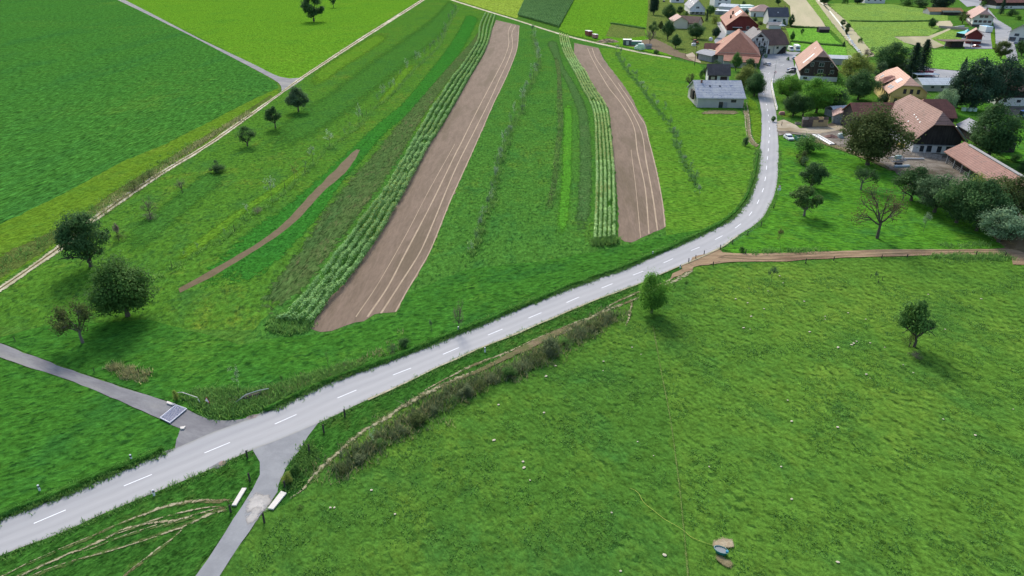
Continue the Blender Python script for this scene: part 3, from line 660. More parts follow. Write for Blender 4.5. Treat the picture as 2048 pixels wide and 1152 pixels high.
sheet('lane_bank', [(1612,0),(1600,-30),(1622,-30),(1630,0),(1665,48),(1700,92),(1726,118),(1695,118),(1692,94),(1672,70),(1652,52)], M_TR, jit=0.2)
sheet('far_meadow', [(1655,8),(1700,6),(1780,8),(1872,22),(1895,32),(1898,48),(1860,72),(1788,73),(1830,95),(1800,100),(1750,112),(1716,70),(1690,40)], M_TR, jit=0.3)
sheet('riding_paddock', [(1788,74),(1856,73),(1896,58),(1868,50),(1872,43),(1900,42),(1906,50),(1900,60),(1862,78),(1889,92),(1870,97),(1845,95),(1810,86)], M_TAN if False else M_STUB, jit=0.1)
sheet('green_paddock', [(1862,78),(1900,60),(1940,68),(1945,90),(1889,92)], M_TR, jit=0.1)
sheet('bright_paddock', [(1846,100),(1984,99),(2010,112),(2048,120),(2048,150),(1935,150),(1918,142),(1842,135)], M_LAWN, jit=0.15)
sheet('farm_meadow', [(1900,210),(1990,205),(2048,208),(2150,215),(2150,330),(2048,330),(2010,318),(1930,262),(1896,226)], M_PADD, jit=0.2)
sheet('mud_yard', [(1985,212),(2048,214),(2110,216),(2110,235),(2020,232),(1990,226)], M_CONC, jit=0.3)
sheet('village_road', [(1905,-40),(1918,0),(1934,14),(1950,12),(1975,36),(1986,44),(1990,60),(1991,88),(2000,100),(2012,112),(2016,122),(2036,122),(2034,108),(2026,78),(2022,56),(1995,40),(1965,4),(1950,-40)], M_YARD, jit=0.1)
sheet('house_yard', [(1924,68),(1970,62),(1984,66),(1984,98),(1930,98),(1922,86)], M_YARD, jit=0.1)
ribbon('road_verge', [(1981,66),(1982,80),(1985,98)], [(1987,62),(1990,80),(1991,96)], M_VERGEY, across=2)
sheet('yard_strip', [(1842,136),(1918,143),(1912,170),(1902,184),(1846,172)], M_YARD, jit=0.1)

def bank(t): return 0.34 * math.sin(math.pi * min(1, t * 1.15) ** .6) if 0 < t < 1 else 0.0
UPV = [(530,827),(650,771),(775,725),(912,672),(1050,614),(1175,564),(1250,538),(1325,506),(1405,470),(1460,440),(1490,405),(1505,372),(1512,345),(1517,310)]
ribbon('grass_bank', UPV, [(x - 4, y - 9 * (0.35 + y / 900)) for x, y in UPV], M_ROADG, jit=0.12, across=6, prof=bank)
UP2 = [(-200,1112),(0,1040),(125,994),(200,961.5),(270,932),(330,906)]
ribbon('grass_bank', UP2, [(x - 6, y - 16) for x, y in UP2], M_ROADG, jit=0.15, across=6, prof=bank)

# centre line dashes (3 m painted, 6 m gap), one marking layer of the road
cl = resample((resample(px_line(UP), 900) + resample(px_line(LO), 900)) / 2, 1800)
dd = np.r_[0, np.cumsum(np.linalg.norm(np.diff(cl, axis=0), axis=1))]
g0 = np.array(G(68, 1048)); s0 = dd[np.argmin(np.linalg.norm(cl - g0, axis=1))]
mb = MB(); zz = ROADZ + 0.006
DASHPX = [((68,1048),(132,1021)),((248,973),(304,950)),((409,907),(460,886)),((550,849),(593,830)),((675,797),(713,781)),((786,751),(822,737)),((886,709.5),(918,696)),((976,671),(1005,659)),((1057,637),(1083,626)),((1133,606),(1158,595)),((1203,577),(1225,568)),((1266,551),(1287,543)),((1327,526.5),(1346,518)),((1382,502),(1399,495)),((1430,480),(1445,472)),((1470,457),(1482,448)),((1498,432),(1504,424))]
def dash(p, q, wd=0.14):
    d = (q - p) / np.linalg.norm(q - p); n_ = np.array([-d[1], d[0]]) * wd / 2
    mb.add([(*(p - n_), zz), (*(q - n_), zz), (*(q + n_), zz), (*(p + n_), zz)], [(0, 1, 2, 3)])
for p, q in DASHPX: dash(np.array(G(*p)), np.array(G(*q)))
for p, q in (((1514,408.2),(1518,400)),((1524,385),(1527,377.2)),((1529.4,362.6),(1531.2,354)),((1532.5,340),(1533.5,332)),((1534.5,320),(1535.3,313)),((1536.2,303),(1536.8,297)),((1537.5,287),(1537.9,281.5)),((1539.5,274),(1539.3,269.5)),((1539,260),(1538.8,255.5)),((1538,246),(1537.7,242)),((1537,233),(1536.4,229.5)),((1535.3,222),(1534.7,218.6)),((1533.2,211),(1532.4,207.8)),((1530.4,199.8),(1529.2,196.8)),((1527.3,190),(1526.8,186.8)),((1527,180),(1527.5,177)),((1536.5,148.5),(1540,145)),((1544,130),(1556,126)),((1561,132),(1568,129))):
    dash(np.array(G(*p)), np.array(G(*q)), 0.15)
tag(mb.build('road_markings', M_PAINT), kind='structure')

for q in ([(282,926),(300,912),(330,903),(352,897),(350,900),(310,918)], [(418,937),(440,924),(458,921),(452,930),(436,938)], [(1166,568),(1172,563),(1181,562),(1186,563),(1178,567)]):
    sheet('asphalt_patch', q, M_ASPH3, jit=0.02, z=ROADZ + 0.003)
sheet('drain_patch', [(492,836),(500,831),(518,829),(512,836),(498,840)], dirt('rusty_paving', g8(150,136,130), g8(166,152,146), scale=1, fine=6, amt=.2), jit=0.02, z=ROADZ + 0.004)
ribbon('road_edge_grit', [(735,800),(800,772),(925,712),(1050,660),(1175,607),(1272,570),(1375,526),(1440,496),(1475,472)], [(737,803),(801,775),(926,715),(1051,663),(1176,609.5),(1273,572),(1376,528),(1442,498),(1477,474)], M_GRAVEL, jit=0.1, across=4)
# ================================================================== VEGETATION
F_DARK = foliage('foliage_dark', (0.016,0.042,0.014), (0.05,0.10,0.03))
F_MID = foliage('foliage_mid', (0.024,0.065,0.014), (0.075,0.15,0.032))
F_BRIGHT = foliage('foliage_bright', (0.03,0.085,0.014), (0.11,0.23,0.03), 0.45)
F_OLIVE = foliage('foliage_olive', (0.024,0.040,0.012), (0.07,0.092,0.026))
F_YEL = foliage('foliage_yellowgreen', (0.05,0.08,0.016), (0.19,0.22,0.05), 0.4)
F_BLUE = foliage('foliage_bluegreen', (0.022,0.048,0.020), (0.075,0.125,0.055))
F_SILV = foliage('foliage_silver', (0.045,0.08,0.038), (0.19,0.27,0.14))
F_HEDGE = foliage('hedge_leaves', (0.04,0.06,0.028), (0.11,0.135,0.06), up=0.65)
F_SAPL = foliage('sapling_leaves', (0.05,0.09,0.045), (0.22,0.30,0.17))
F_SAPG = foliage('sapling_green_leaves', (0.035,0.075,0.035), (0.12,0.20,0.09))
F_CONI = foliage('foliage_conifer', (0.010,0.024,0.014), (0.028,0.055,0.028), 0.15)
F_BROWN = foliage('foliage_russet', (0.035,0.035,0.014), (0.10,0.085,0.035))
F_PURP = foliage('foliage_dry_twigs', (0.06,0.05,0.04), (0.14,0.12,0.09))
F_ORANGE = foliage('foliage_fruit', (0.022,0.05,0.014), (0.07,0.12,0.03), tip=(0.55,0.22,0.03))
BARK = plain('bark', (0.085,0.07,0.055), 0.95, 0, 0.4, 6)
BARKG = plain('grey_bark', (0.15,0.135,0.115), 0.95, 0, 0.35, 6)
WOODPOST = plain('weathered_post_wood', (0.05,0.042,0.035), 0.9, 0, 0.3, 8)

def branches(mb, p, d, L, r, lvl, spread, ends):
    n = 4; pts = [p]; q = p.copy(); dd = d.copy()
    for i in range(n):
        dd = (dd + Vector(rng.normal(0, 0.13, 3)) + Vector((0, 0, 0.04))).normalized(); q = q + dd * L / n; pts.append(q.copy())
    mb.tube(pts, [r * (1 - 0.55 * i / n) for i in range(n + 1)], 5 if lvl else 7)
    ends.append((q.copy(), dd.copy()))
    if lvl <= 0: return
    for k in range(3 if lvl > 1 else 4):
        t = rng.uniform(0.45, 1.0); b = pts[min(n, int(t * n))]
        nd = (dd + Vector(rng.normal(0, spread, 3))).normalized()
        branches(mb, b, nd, L * rng.uniform(0.5, 0.72), r * 0.5, lvl - 1, spread, ends)

def proto(kind, seed):
    """unit tree: height 1, crown width 1 -> (trunk mesh, crown mesh)"""
    global rng
    old = rng; rng = np.random.default_rng(seed)
    mb = MB(); ends = []; C = []; N = []; SZ = []; SH = []
    if kind in ('round', 'broad', 'loose', 'small', 'dense'):
        zb = {'round': .05, 'broad': -.03, 'loose': .1, 'small': .2, 'dense': -.06}[kind]
        zc = (zb + 1) / 2 + 0.02; rz = (1 - zb) / 2
        mb.tube([(0,0,-.02),(0.01,0,.12),(rng.normal(0,.02),rng.normal(0,.02),zb+.05)], [.042,.032,.026], 7)
        for k in range(6):
            zb = max(zb, .16); a = k * 2 * math.pi / 6 + rng.uniform(-.4,.4)
            branches(mb, Vector((0,0,zb*rng.uniform(.75,1.15))), Vector((math.cos(a)*.8,math.sin(a)*.8,rng.uniform(.5,1.3))).normalized(), 0.36, .02, 1, .5, ends)
        K_ = {'round': 46, 'broad': 52, 'loose': 34, 'small': 24, 'dense': 60}[kind]
        per = {'round': 165, 'broad': 165, 'loose': 85, 'small': 110, 'dense': 180}[kind]
        ls = {'round': .021, 'broad': .019, 'loose': .020, 'small': .034, 'dense': .019}[kind]
        off = rng.uniform(0, 6, 3)
        for k in range(K_):
            v = rng.normal(0, 1, 3); v /= np.linalg.norm(v); v[2] = v[2] * .9 + .08
            rr = rng.uniform(.45, 1.0) ** .6
            lob = 1 + .16 * math.sin(3 * math.atan2(v[1], v[0]) + off[0]) + .12 * math.sin(5 * v[2] + off[1]) 
            taper = 1.0 - 0.22 * max(0, v[2])
            c = np.array([v[0] * .40 * rr * lob * taper, v[1] * .40 * rr * lob * taper, zc + v[2] * rz * .84 * rr])
            br = rng.uniform(.09, .17) * (1.15 if kind == 'dense' else 1)
            m = per; u = rng.normal(0, 1, (m, 3)); u /= np.linalg.norm(u, axis=1)[:, None]
            rad = br * rng.uniform(.55, 1.12, m)
            P = c + u * rad[:, None] * np.array([1, 1, .8])
            C.append(P); N.append(u * .8 + np.array([0, 0, .5])); SZ.append(rng.uniform(.6, 1.5, m) * ls)
            SH.append(np.clip(rng.uniform(0, .55) + rng.uniform(0, .45, m), 0, .92 if rng.uniform() > .0 else 1))
            # stray leaves beyond the clump
            m2 = m // 5; u2 = rng.normal(0, 1, (m2, 3)); u2 /= np.linalg.norm(u2, axis=1)[:, None]
            C.append(c + u2 * br * rng.uniform(1.1, 1.8, m2)[:, None]); N.append(u2); SZ.append(np.full(m2, ls * .8)); SH.append(rng.uniform(.2, .9, m2))
    elif kind in ('bare', 'thin', 'gnarled'):
        r0 = {'bare': .036, 'thin': .014, 'gnarled': .045}[kind]
        zt = {'bare': .28, 'thin': .35, 'gnarled': .35}[kind]
        mb.tube([(0,0,-.02),(.01,.01,zt*.5),(0,0,zt)], [r0, r0*.75, r0*.6], 7)
        for k in range({'bare': 7, 'thin': 4, 'gnarled': 7}[kind]):
            a = k * 2 * math.pi / 6 + rng.uniform(-.5,.5)
            sp_ = {'bare': .9, 'thin': .45, 'gnarled': 1.1}[kind]
            branches(mb, Vector((0,0,zt*rng.uniform(.7,1.1))), Vector((math.cos(a)*sp_,math.sin(a)*sp_,rng.uniform(.45,1.4))).normalized(), .42 if kind != 'thin' else .3, r0*.45, 2, .5, ends)
        lf = {'bare': 14, 'thin': 12, 'gnarled': 26}[kind]
        for e, d in ends:
            m = lf; P = np.array(e) + rng.normal(0, .045 if kind != 'gnarled' else .06, (m, 3))
            C.append(P); N.append(rng.normal(0, 1, (m, 3))); SZ.append(rng.uniform(.5, 1.3, m) * (.013 if kind == 'bare' else .022)); SH.append(rng.uniform(.1, .95, m))
    elif kind == 'conifer':
        mb.tube([(0,0,-.02),(0,0,.5),(0,0,.98)], [.03,.018,.004], 7)
        for k in range(34):
            z = .08 + .9 * k / 34; r = .5 * (1 - z) ** .85 + .02; nb_ = 9
            for j in range(nb_):
                a = j * 2 * math.pi / nb_ + k * 1.7 + rng.uniform(-.3,.3); rr = r * rng.uniform(.75, 1.1); m = 16
                t = np.linspace(.15, 1, m); P = np.c_[np.cos(a) * rr * t, np.sin(a) * rr * t, z - .07 * t * r * 2 + .03 * t ** 2] + rng.normal(0, .010, (m, 3))
                C.append(P); N.append(np.tile([math.cos(a) * .3, math.sin(a) * .3, 1], (m, 1))); SZ.append(np.full(m, .026) * (1.2 - .5 * t)); SH.append(rng.uniform(0, .9, m))
    elif kind == 'column':
        mb.tube([(0,0,-.02),(0,0,.5)], [.05,.03], 6)
        m = 2600; z = rng.uniform(.02, 1, m); a = rng.uniform(0, 6.283, m); r = .5 * np.sin(np.pi * np.clip(z * .9 + .12, 0, 1)) ** .6 * (1 - z ** 3) + .02
        r *= rng.uniform(.8, 1.05, m); P = np.c_[np.cos(a) * r, np.sin(a) * r, z]
        C.append(P); N.append(np.c_[np.cos(a), np.sin(a), np.full(m, .4)]); SZ.append(np.full(m, .035)); SH.append(rng.uniform(0, .9, m))
    elif kind in ('bush', 'globe', 'scrub'):
        mb.tube([(0,0,-.02),(0,0,.3)], [.03,.02], 6)
        K_ = {'bush': 26, 'globe': 1, 'scrub': 18}[kind]
        for k in range(K_):
            a = rng.uniform(0, 6.283); rr = rng.uniform(0, .38); h = rng.uniform(.15, .72) * (1 - rr * .9)
            c = np.array([math.cos(a) * rr, math.sin(a) * rr, h]); br = rng.uniform(.13, .24); m = 130
            if kind == 'globe': c = np.array([0, 0, .5]); br = .47; m = 3200
            if kind == 'scrub': m = 60
            u = rng.normal(0, 1, (m, 3)); u /= np.linalg.norm(u, axis=1)[:, None]
            rad = br * (rng.uniform(.93, 1.02, m) if kind == 'globe' else rng.uniform(.5, 1.15, m))
            P = c + u * rad[:, None]; P[:, 2] = np.abs(P[:, 2])
            C.append(P); N.append(u + np.array([0, 0, .3])); SZ.append(rng.uniform(.6, 1.4, m) * (.026 if kind == 'bush' else .02)); SH.append(np.clip(rng.uniform(0, .5) + rng.uniform(0, .45, m), 0, .92))
    elif kind == 'sapling':
        mb.tube([(0,0,-.02),(.01,0,.5),(-.02,.02,.97)], [.012,.010,.003], 5)
        for k in range(9):
            z = rng.uniform(.45, .95); a = rng.uniform(0, 6.283); L = rng.uniform(.15, .4)
            e = Vector((math.cos(a) * L, math.sin(a) * L, z + L * .45))
            mb.tube([(0, 0, z), e * .5 + Vector((0, 0, z * .5)), e], [.006, .004, .002], 4)
            m = 22; P = np.array(e) * rng.uniform(.5, 1.05, (m, 1)) + np.array([0, 0, z]) * 0; P[:, 2] = e[2] - (1 - rng.uniform(0, 1, m)) * .12 + .02
            P += rng.normal(0, .05, (m, 3)); C.append(P); N.append(rng.normal(0, 1, (m, 3))); SZ.append(rng.uniform(.6, 1.3, m) * .035); SH.append(rng.uniform(.2, .92, m))
    C = np.concatenate(C); N = np.concatenate(N); SZ = np.concatenate(SZ); SH = np.concatenate(SH)
    if kind in ('round', 'broad', 'loose', 'small', 'dense', 'bare', 'gnarled', 'bush'):
        w_ = np.percentile(np.linalg.norm(C[:, :2], axis=1), 97) * 2; tz = np.percentile(C[:, 2], 99.5)
        sc = np.array([1 / w_, 1 / w_, 1 / tz]); C = C * sc
        mb.v = [(x / w_, y / w_, z / tz) for x, y, z in mb.v]
    V, F = quads(C, N, SZ)
    rng = old
    return mb.mesh('trunk'), mesh_np('crown', V, F, np.repeat(SH, 4))
PROTO = {}
for k, n in (('round', 3), ('broad', 2), ('loose', 2), ('small', 2), ('dense', 2), ('bare', 2), ('thin', 2), ('gnarled', 2), ('conifer', 2), ('column', 1), ('bush', 3), ('globe', 1), ('scrub', 2), ('sapling', 3)):
    PROTO[k] = [proto(k, 100 + i * 17 + hash_) for i in range(n) for hash_ in [sum(map(ord, k))]]
CNT = {}
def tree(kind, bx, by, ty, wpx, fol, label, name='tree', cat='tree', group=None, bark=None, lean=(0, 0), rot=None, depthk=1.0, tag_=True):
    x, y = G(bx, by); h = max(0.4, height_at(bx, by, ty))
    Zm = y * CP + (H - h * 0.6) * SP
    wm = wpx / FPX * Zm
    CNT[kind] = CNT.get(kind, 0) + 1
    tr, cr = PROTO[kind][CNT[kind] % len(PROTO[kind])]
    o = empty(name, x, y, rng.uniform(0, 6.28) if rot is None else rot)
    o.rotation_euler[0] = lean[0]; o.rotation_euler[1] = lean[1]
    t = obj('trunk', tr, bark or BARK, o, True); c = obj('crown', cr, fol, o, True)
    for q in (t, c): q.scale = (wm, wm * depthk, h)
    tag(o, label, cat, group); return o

# --- trees standing alone in the left orchard
tree('round', 182,533,424,98, F_DARK, 'large dark green tree standing over the gravel track at the left edge', rot=1)
tree('dense', 256,632,516,132, F_MID, 'broadest low-branched tree of the left orchard, just below the tall dark one')
tree('gnarled', 166,686,606,92, F_OLIVE, 'half-bare old fruit tree with crooked limbs near the grey farm lane', 'fruit_tree', bark=BARKG)
tree('small', 551,256,212,36, F_DARK, 'small round tree on a clear trunk, middle of the three orchard trees beside the track')
tree('round', 597,223,174,46, F_BLUE, 'dense grey-green tree just below the track junction')
tree('loose', 495,292,252,44, F_DARK, 'loose-crowned orchard tree, lowest of the three beside the upper track')
tree('round', 628,43,-12,48, F_DARK, 'tall tree alone in the bright meadow at the top edge', rot=2)
tree('small', 667,15,-12,14, F_DARK, 'small tree cut by the top edge right of the tall meadow tree')
tree('bush', 434,345,328,34, F_DARK, 'dark bush in the orchard grass with a thin stem above it', 'bush', 'bush')
tree('thin', 435,342,312,14, F_BLUE, 'thin leafless stem growing out of the dark orchard bush', 'young_tree')
tree('bare', 300,432,396,32, F_PURP, 'small bare old fruit tree above a tuft of dry grass', 'fruit_tree')
tree('scrub', 302,438,418,34, F_PURP, 'tuft of dry scrub under the small bare fruit tree', 'shrub', 'shrub')
tree('bare', 365,386,358,24, F_PURP, 'bare shrubby tree between the dry tuft and the dark bush', 'fruit_tree')
tree('gnarled', 237,478,446,14, F_PURP, 'stubby broken tree just right of the large dark tree', 'fruit_tree')
tree('scrub', 238,482,462,32, F_OLIVE, 'olive scrub round the foot of the stubby broken tree', 'shrub', 'shrub')
tree('scrub', 516,426,408,24, F_PURP, 'brown bramble bush at the sapling row above the soil strip', 'shrub', 'shrub')

# --- sapling row with stakes (agroforestry row one)
SROW = [(912,24,10,10),(905,38,20,9),(899,46,28,9),(892,66,46,9),(889,74,55,9),(884,84,66,9),(878,92,74,9),(868,100,80,10),(860,108,88,9),(850,116,97,9),(838,128,104,12),(831,136,103,13),(816,149,120,12),(802,158,140,8),(790,180,158,12),(782,186,162,12),(767,202,170,14),(757,208,188,8),(719,250,213,14),(700,258,244,8),(690,272,258,9),(660,292,264,24),(626,326,293,18),(612,345,322,8),(590,364,330,22),(545,402,355,26),(496,430,408,16),(397,502,486,9),(371,517,502,8),(449,475,458,10)]
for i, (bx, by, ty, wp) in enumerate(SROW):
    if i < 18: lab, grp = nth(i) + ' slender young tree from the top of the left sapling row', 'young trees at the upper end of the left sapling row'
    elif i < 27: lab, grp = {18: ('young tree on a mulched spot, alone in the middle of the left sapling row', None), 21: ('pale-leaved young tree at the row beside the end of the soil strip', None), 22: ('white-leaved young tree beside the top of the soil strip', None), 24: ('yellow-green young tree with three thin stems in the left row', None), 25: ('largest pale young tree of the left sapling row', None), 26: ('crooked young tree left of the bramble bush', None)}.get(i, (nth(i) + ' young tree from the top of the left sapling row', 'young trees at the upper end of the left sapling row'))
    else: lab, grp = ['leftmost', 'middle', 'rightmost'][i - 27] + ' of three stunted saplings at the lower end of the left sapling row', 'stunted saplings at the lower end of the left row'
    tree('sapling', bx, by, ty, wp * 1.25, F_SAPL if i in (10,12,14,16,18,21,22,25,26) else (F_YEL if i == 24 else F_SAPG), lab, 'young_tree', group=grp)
def post(bx, by, ty, label, group, r=0.06, mat=None, name='fence_post', cat='post', lean=(0,0)):
    x, y = G(bx, by); h = max(0.5, height_at(bx, by, ty))
    mb = MB(); mb.lathe([(r, -0.1), (r * .95, h * .5), (r * .9, h - .03), (r * .55, h)], 7)
    o = mb.build(name, mat or WOODPOST); o.location = (x, y, 0); o.rotation_euler = (lean[0], lean[1], rng.uniform(0, 6))
    return tag(o, label, cat, group)
for k, (bx, by, ty) in enumerate(((742,218,208),(733,228,216),(725,236,222),(610,347,335),(570,377,360),(469.5,464,448),(344,534,522))):
    post(bx, by, ty, nth(k) + ' bare wooden stake from the top in the left sapling row', 'stakes of the left sapling row')

# --- second row of shrubs between the ploughed strips
RA = [(1064,70),(1068,84),(1071,100),(1074,108),(1078,120),(1077,132),(1074,142),(1067,160),(1062,170),(1052,186),(1047,195),(1045,214),(1044,224),(1030,240),(1022,256),(1020,268),(1014,285),(1007,303),(1002,318),(999,328),(994,350),(991,366),(986,390),(982,410),(975,425),(967,440),(963,455),(960,468),(952,490),(942,515)]
for i, (bx, by) in enumerate(RA):
    tree('sapling' if i % 3 else 'thin', bx, by, by - rng.uniform(16, 30) * (1 + by / 700), rng.uniform(12, 20), F_SAPL if i % 2 else F_SAPG, nth(i) + ' young tree from the top in the planted row right of the wide ploughed strip', 'young_tree', group='young trees in the row right of the wide ploughed strip')
RC = [(1232,104),(1240,120),(1248,134),(1256,146),(1266,156),(1274,164),(1283,178),(1293,193),(1305,208),(1314,220),(1327,234),(1340,256),(1346,268),(1352,288),(1360,308),(1368,326),(1382,350),(1390,370),(1398,392)]
for i, (bx, by) in enumerate(RC):
    tree('sapling' if i % 3 else 'thin', bx, by, by - rng.uniform(12, 24) * (1 + by / 900), rng.uniform(10, 18), F_SAPL if i % 3 == 0 else F_SAPG, nth(i) + ' small tree from the top in the row right of the narrow ploughed strip', 'young_tree', group='young trees in the row right of the narrow ploughed strip')
T_GRASS = foliage('rough_grass', (0.045,0.12,0.026), (0.13,0.25,0.055), 0.35, up=0.8)
T_DRY = foliage('dry_grass', (0.10,0.115,0.045), (0.25,0.25,0.12), 0.35, up=0.85)
T_DARKG = foliage('dark_grass', (0.035,0.095,0.026), (0.09,0.18,0.05), 0.35, up=0.8)
T_MIX = foliage('bramble_leaves', (0.045,0.08,0.03), (0.14,0.17,0.075), 0.3, up=0.7)
tufts('row_undergrowth', np.r_[along(RA, 0.4, 0.9), along([(1117,200),(1120,250),(1115,300),(1112,340),(1105,390),(1095,425)], 0.6, 0.7)], T_GRASS, 'strip of weeds and brambles under the planted rows between the ploughed strips', 'undergrowth', 9, (0.3, 0.9), 0.45, 0.09)
tufts('row_undergrowth', along(RC, 0.6, 0.9), T_DARKG, 'weedy strip under the row right of the narrow ploughed strip', 'undergrowth', 9, (0.25, 0.8), 0.4, 0.09)
tufts('row_undergrowth', along([(918,18),(899,46),(878,92),(831,138),(790,183),(767,204),(740,226),(719,252),(690,275),(660,294),(626,330),(590,367),(545,405),(496,434),(449,478),(397,506),(344,540),(310,560)], 0.5, 0.8), T_GRASS, 'strip of long grass under the left sapling row', 'undergrowth', 8, (0.25, 0.7), 0.4, 0.07)

# --- crops (countless plants)
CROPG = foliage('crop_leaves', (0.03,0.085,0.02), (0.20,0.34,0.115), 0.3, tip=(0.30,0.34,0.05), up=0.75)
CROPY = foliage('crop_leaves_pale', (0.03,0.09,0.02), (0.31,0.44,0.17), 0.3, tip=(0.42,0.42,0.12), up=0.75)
def crop(name, Lp, Rp, rows, mat, label, h=1.9, dens=16, rad=0.33, cols=None, ls=0.16, flower=0.1, hvar=0.35):
    a = smooth_line([G(*p) for p in Lp], 1.0); b = smooth_line([G(*p) for p in Rp], 1.0)
    n = max(len(a), len(b)); a = resample(a, n); b = resample(b, n)
    d = np.r_[0, np.cumsum(np.linalg.norm(np.diff((a + b) / 2, axis=0), axis=1))]
    CC = []; NN = []; SS = []; HH = []
    for r_ in range(rows):
        t = (r_ + .5) / rows; c = a + (b - a) * t; m = int(d[-1] * dens); u = rng.uniform(0, d[-1], m)
        P = np.c_[np.interp(u, d, c[:, 0]), np.interp(u, d, c[:, 1])]
        hv = h * (.75 + .5 * vnoise(P, 2.2, 77)) * (1 - hvar * (vnoise(P, 3.0, 5 + r_) > .62) * vnoise(P, 1.1, 9)) * (1 - hvar * .8 * vnoise(P, 9.0, 3)) 
        gap = vnoise(P, 4.5, 21 + r_) > .1
        z = rng.uniform(0, 1, m) ** .55
        ang = rng.uniform(0, 6.283, m); rr = rad * (0.6 + .55 * np.sin(z * 3.0)) * rng.uniform(.2, 1.5, m)
        P3 = np.c_[P[:, 0] + np.cos(ang) * rr, P[:, 1] + np.sin(ang) * rr, z * hv + .05]
        nn = np.c_[np.cos(ang), np.sin(ang), rng.uniform(.5, 1.6, m)]
        yel = vnoise(P, 14.0, 40 + r_ * 0 ) 
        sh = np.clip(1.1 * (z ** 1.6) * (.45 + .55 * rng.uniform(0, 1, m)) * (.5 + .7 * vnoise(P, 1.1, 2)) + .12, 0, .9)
        fl = (rng.uniform(0, 1, m) < flower * (yel > .52) * 2.5) & (z > .75)
        sh = np.where(fl, 1.0, sh)
        CC.append(P3[gap]); NN.append(nn[gap]); SS.append(rng.uniform(.6, 1.3, m)[gap] * ls); HH.append(sh[gap])
    C = np.concatenate(CC); V, F = quads(C, np.concatenate(NN), np.concatenate(SS), 0.55, 0.5)
    return tag(obj(name, mesh_np(name, V, F, np.repeat(np.concatenate(HH), 4)), mat), label, 'crop', None, 'stuff')
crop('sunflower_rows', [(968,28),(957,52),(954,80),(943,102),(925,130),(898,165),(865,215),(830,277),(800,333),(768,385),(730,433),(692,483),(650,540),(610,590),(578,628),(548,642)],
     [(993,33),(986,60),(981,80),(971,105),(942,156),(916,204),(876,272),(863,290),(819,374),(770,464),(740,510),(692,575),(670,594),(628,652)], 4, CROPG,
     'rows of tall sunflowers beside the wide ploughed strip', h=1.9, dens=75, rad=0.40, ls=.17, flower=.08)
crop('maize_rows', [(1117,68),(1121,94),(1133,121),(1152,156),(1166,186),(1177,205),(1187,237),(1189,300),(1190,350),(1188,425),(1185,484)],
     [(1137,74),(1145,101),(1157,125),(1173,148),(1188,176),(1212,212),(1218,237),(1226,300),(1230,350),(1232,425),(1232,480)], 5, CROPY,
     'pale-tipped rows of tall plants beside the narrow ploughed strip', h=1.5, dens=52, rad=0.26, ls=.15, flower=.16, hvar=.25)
tufts('crop_weeds', scatter_poly([(538,640),(560,625),(600,640),(622,652),(612,664),(575,668),(540,664)], 90), T_GRASS, 'dark weeds at the lower end of the sunflower rows', 'weeds', 16, (0.3, 0.8), 0.4, 0.08)
tufts('crop_weeds', scatter_poly([(1184,478),(1234,474),(1232,490),(1200,494),(1184,492)], 60), T_GRASS, 'dark weeds at the lower end of the pale-tipped rows', 'weeds', 16, (0.5, 1.2), 0.4, 0.1)
MAIZE = foliage('maize_leaves', (0.03,0.085,0.025), (0.11,0.23,0.07), 0.3, up=0.75)
ml = [(1057,-8),(1035,29),(1036,36)]; mr = [(1152,-8),(1128,35),(1117,57)]
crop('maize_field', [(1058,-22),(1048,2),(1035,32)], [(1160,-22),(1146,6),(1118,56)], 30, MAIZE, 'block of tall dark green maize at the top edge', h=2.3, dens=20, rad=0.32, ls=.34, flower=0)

# --- grass with real blades: pasture tussocks, verges, ditches, hedge lines
PP = scatter_poly([(1395,560),(2100,545),(2300,1300),(380,1300),(560,1040),(800,860),(1100,720),(1290,640)], 60000)
dn = vnoise(PP, 3.2, 1) * .5 + vnoise(PP, 9.0, 2) * .3 + vnoise(PP, 1.4, 3) * .35
near = PP[:, 1] < 150
PP = PP[(dn > .64) & (rng.uniform(0, 1, len(PP)) < np.where(near, 1, .6))][:6000]
T_TUS = foliage('tussock_grass', (0.055,0.14,0.03), (0.10,0.21,0.045), 0.35, up=0.9)
tufts('pasture_tussocks', PP, T_TUS, 'dark green tussocks scattered through the near pasture', 'grass', 7, (0.06, 0.24), 0.26, 0.06, lean=0.45)
VP = np.r_[along([(-60,1062),(0,1037),(125,991),(200,958),(282,923),(325,906)], 0.04, 0.7), along([(545,820),(650,768),(775,722),(912,669),(1050,611),(1165,567),(1195,556),(1250,536),(1325,503),(1405,468),(1460,438),(1490,403),(1505,370),(1512,340),(1516,300)], 0.05, 0.7)]
tufts('verge_tussocks', VP, T_GRASS, 'rough grass bank along the upper edge of the main road', 'grass', 8, (0.15, 0.5), 0.25, 0.06)
tufts('verge_tussocks', np.r_[along([(-40,1131),(0,1117),(125,1068),(250,1014),(375,962),(440,934),(500,908)], 0.12, 0.5), along([(640,851),(690,826),(735,804),(800,777),(925,717),(1050,664),(1175,611),(1268,574)], 0.12, 0.5), along([(1440,500),(1475,476),(1522,444),(1548,402),(1556,372),(1559,340),(1560,300)], 0.2, 0.4)], T_GRASS, 'rough grass along the lower edge of the main road', 'grass', 7, (0.1, 0.35), 0.22, 0.05)
tufts('rough_bank', np.r_[scatter_poly([(352,795),(378,800),(400,822),(428,838),(478,836),(560,806),(650,765),(730,735),(700,725),(620,748),(560,770),(500,780),(400,780)], 1500)], T_GRASS, 'weedy bank between the farm lane junction and the main road', 'weeds', 9, (0.15, 0.7), 0.35, 0.07)
tufts('rough_bank', np.r_[along([(420,800),(500,800),(560,785),(625,760),(680,738),(740,715),(800,690)], 0.3, 1.8)], T_DRY, 'dry rough grass along the top of the roadside bank', 'weeds', 9, (0.25, 0.7), 0.35, 0.05)
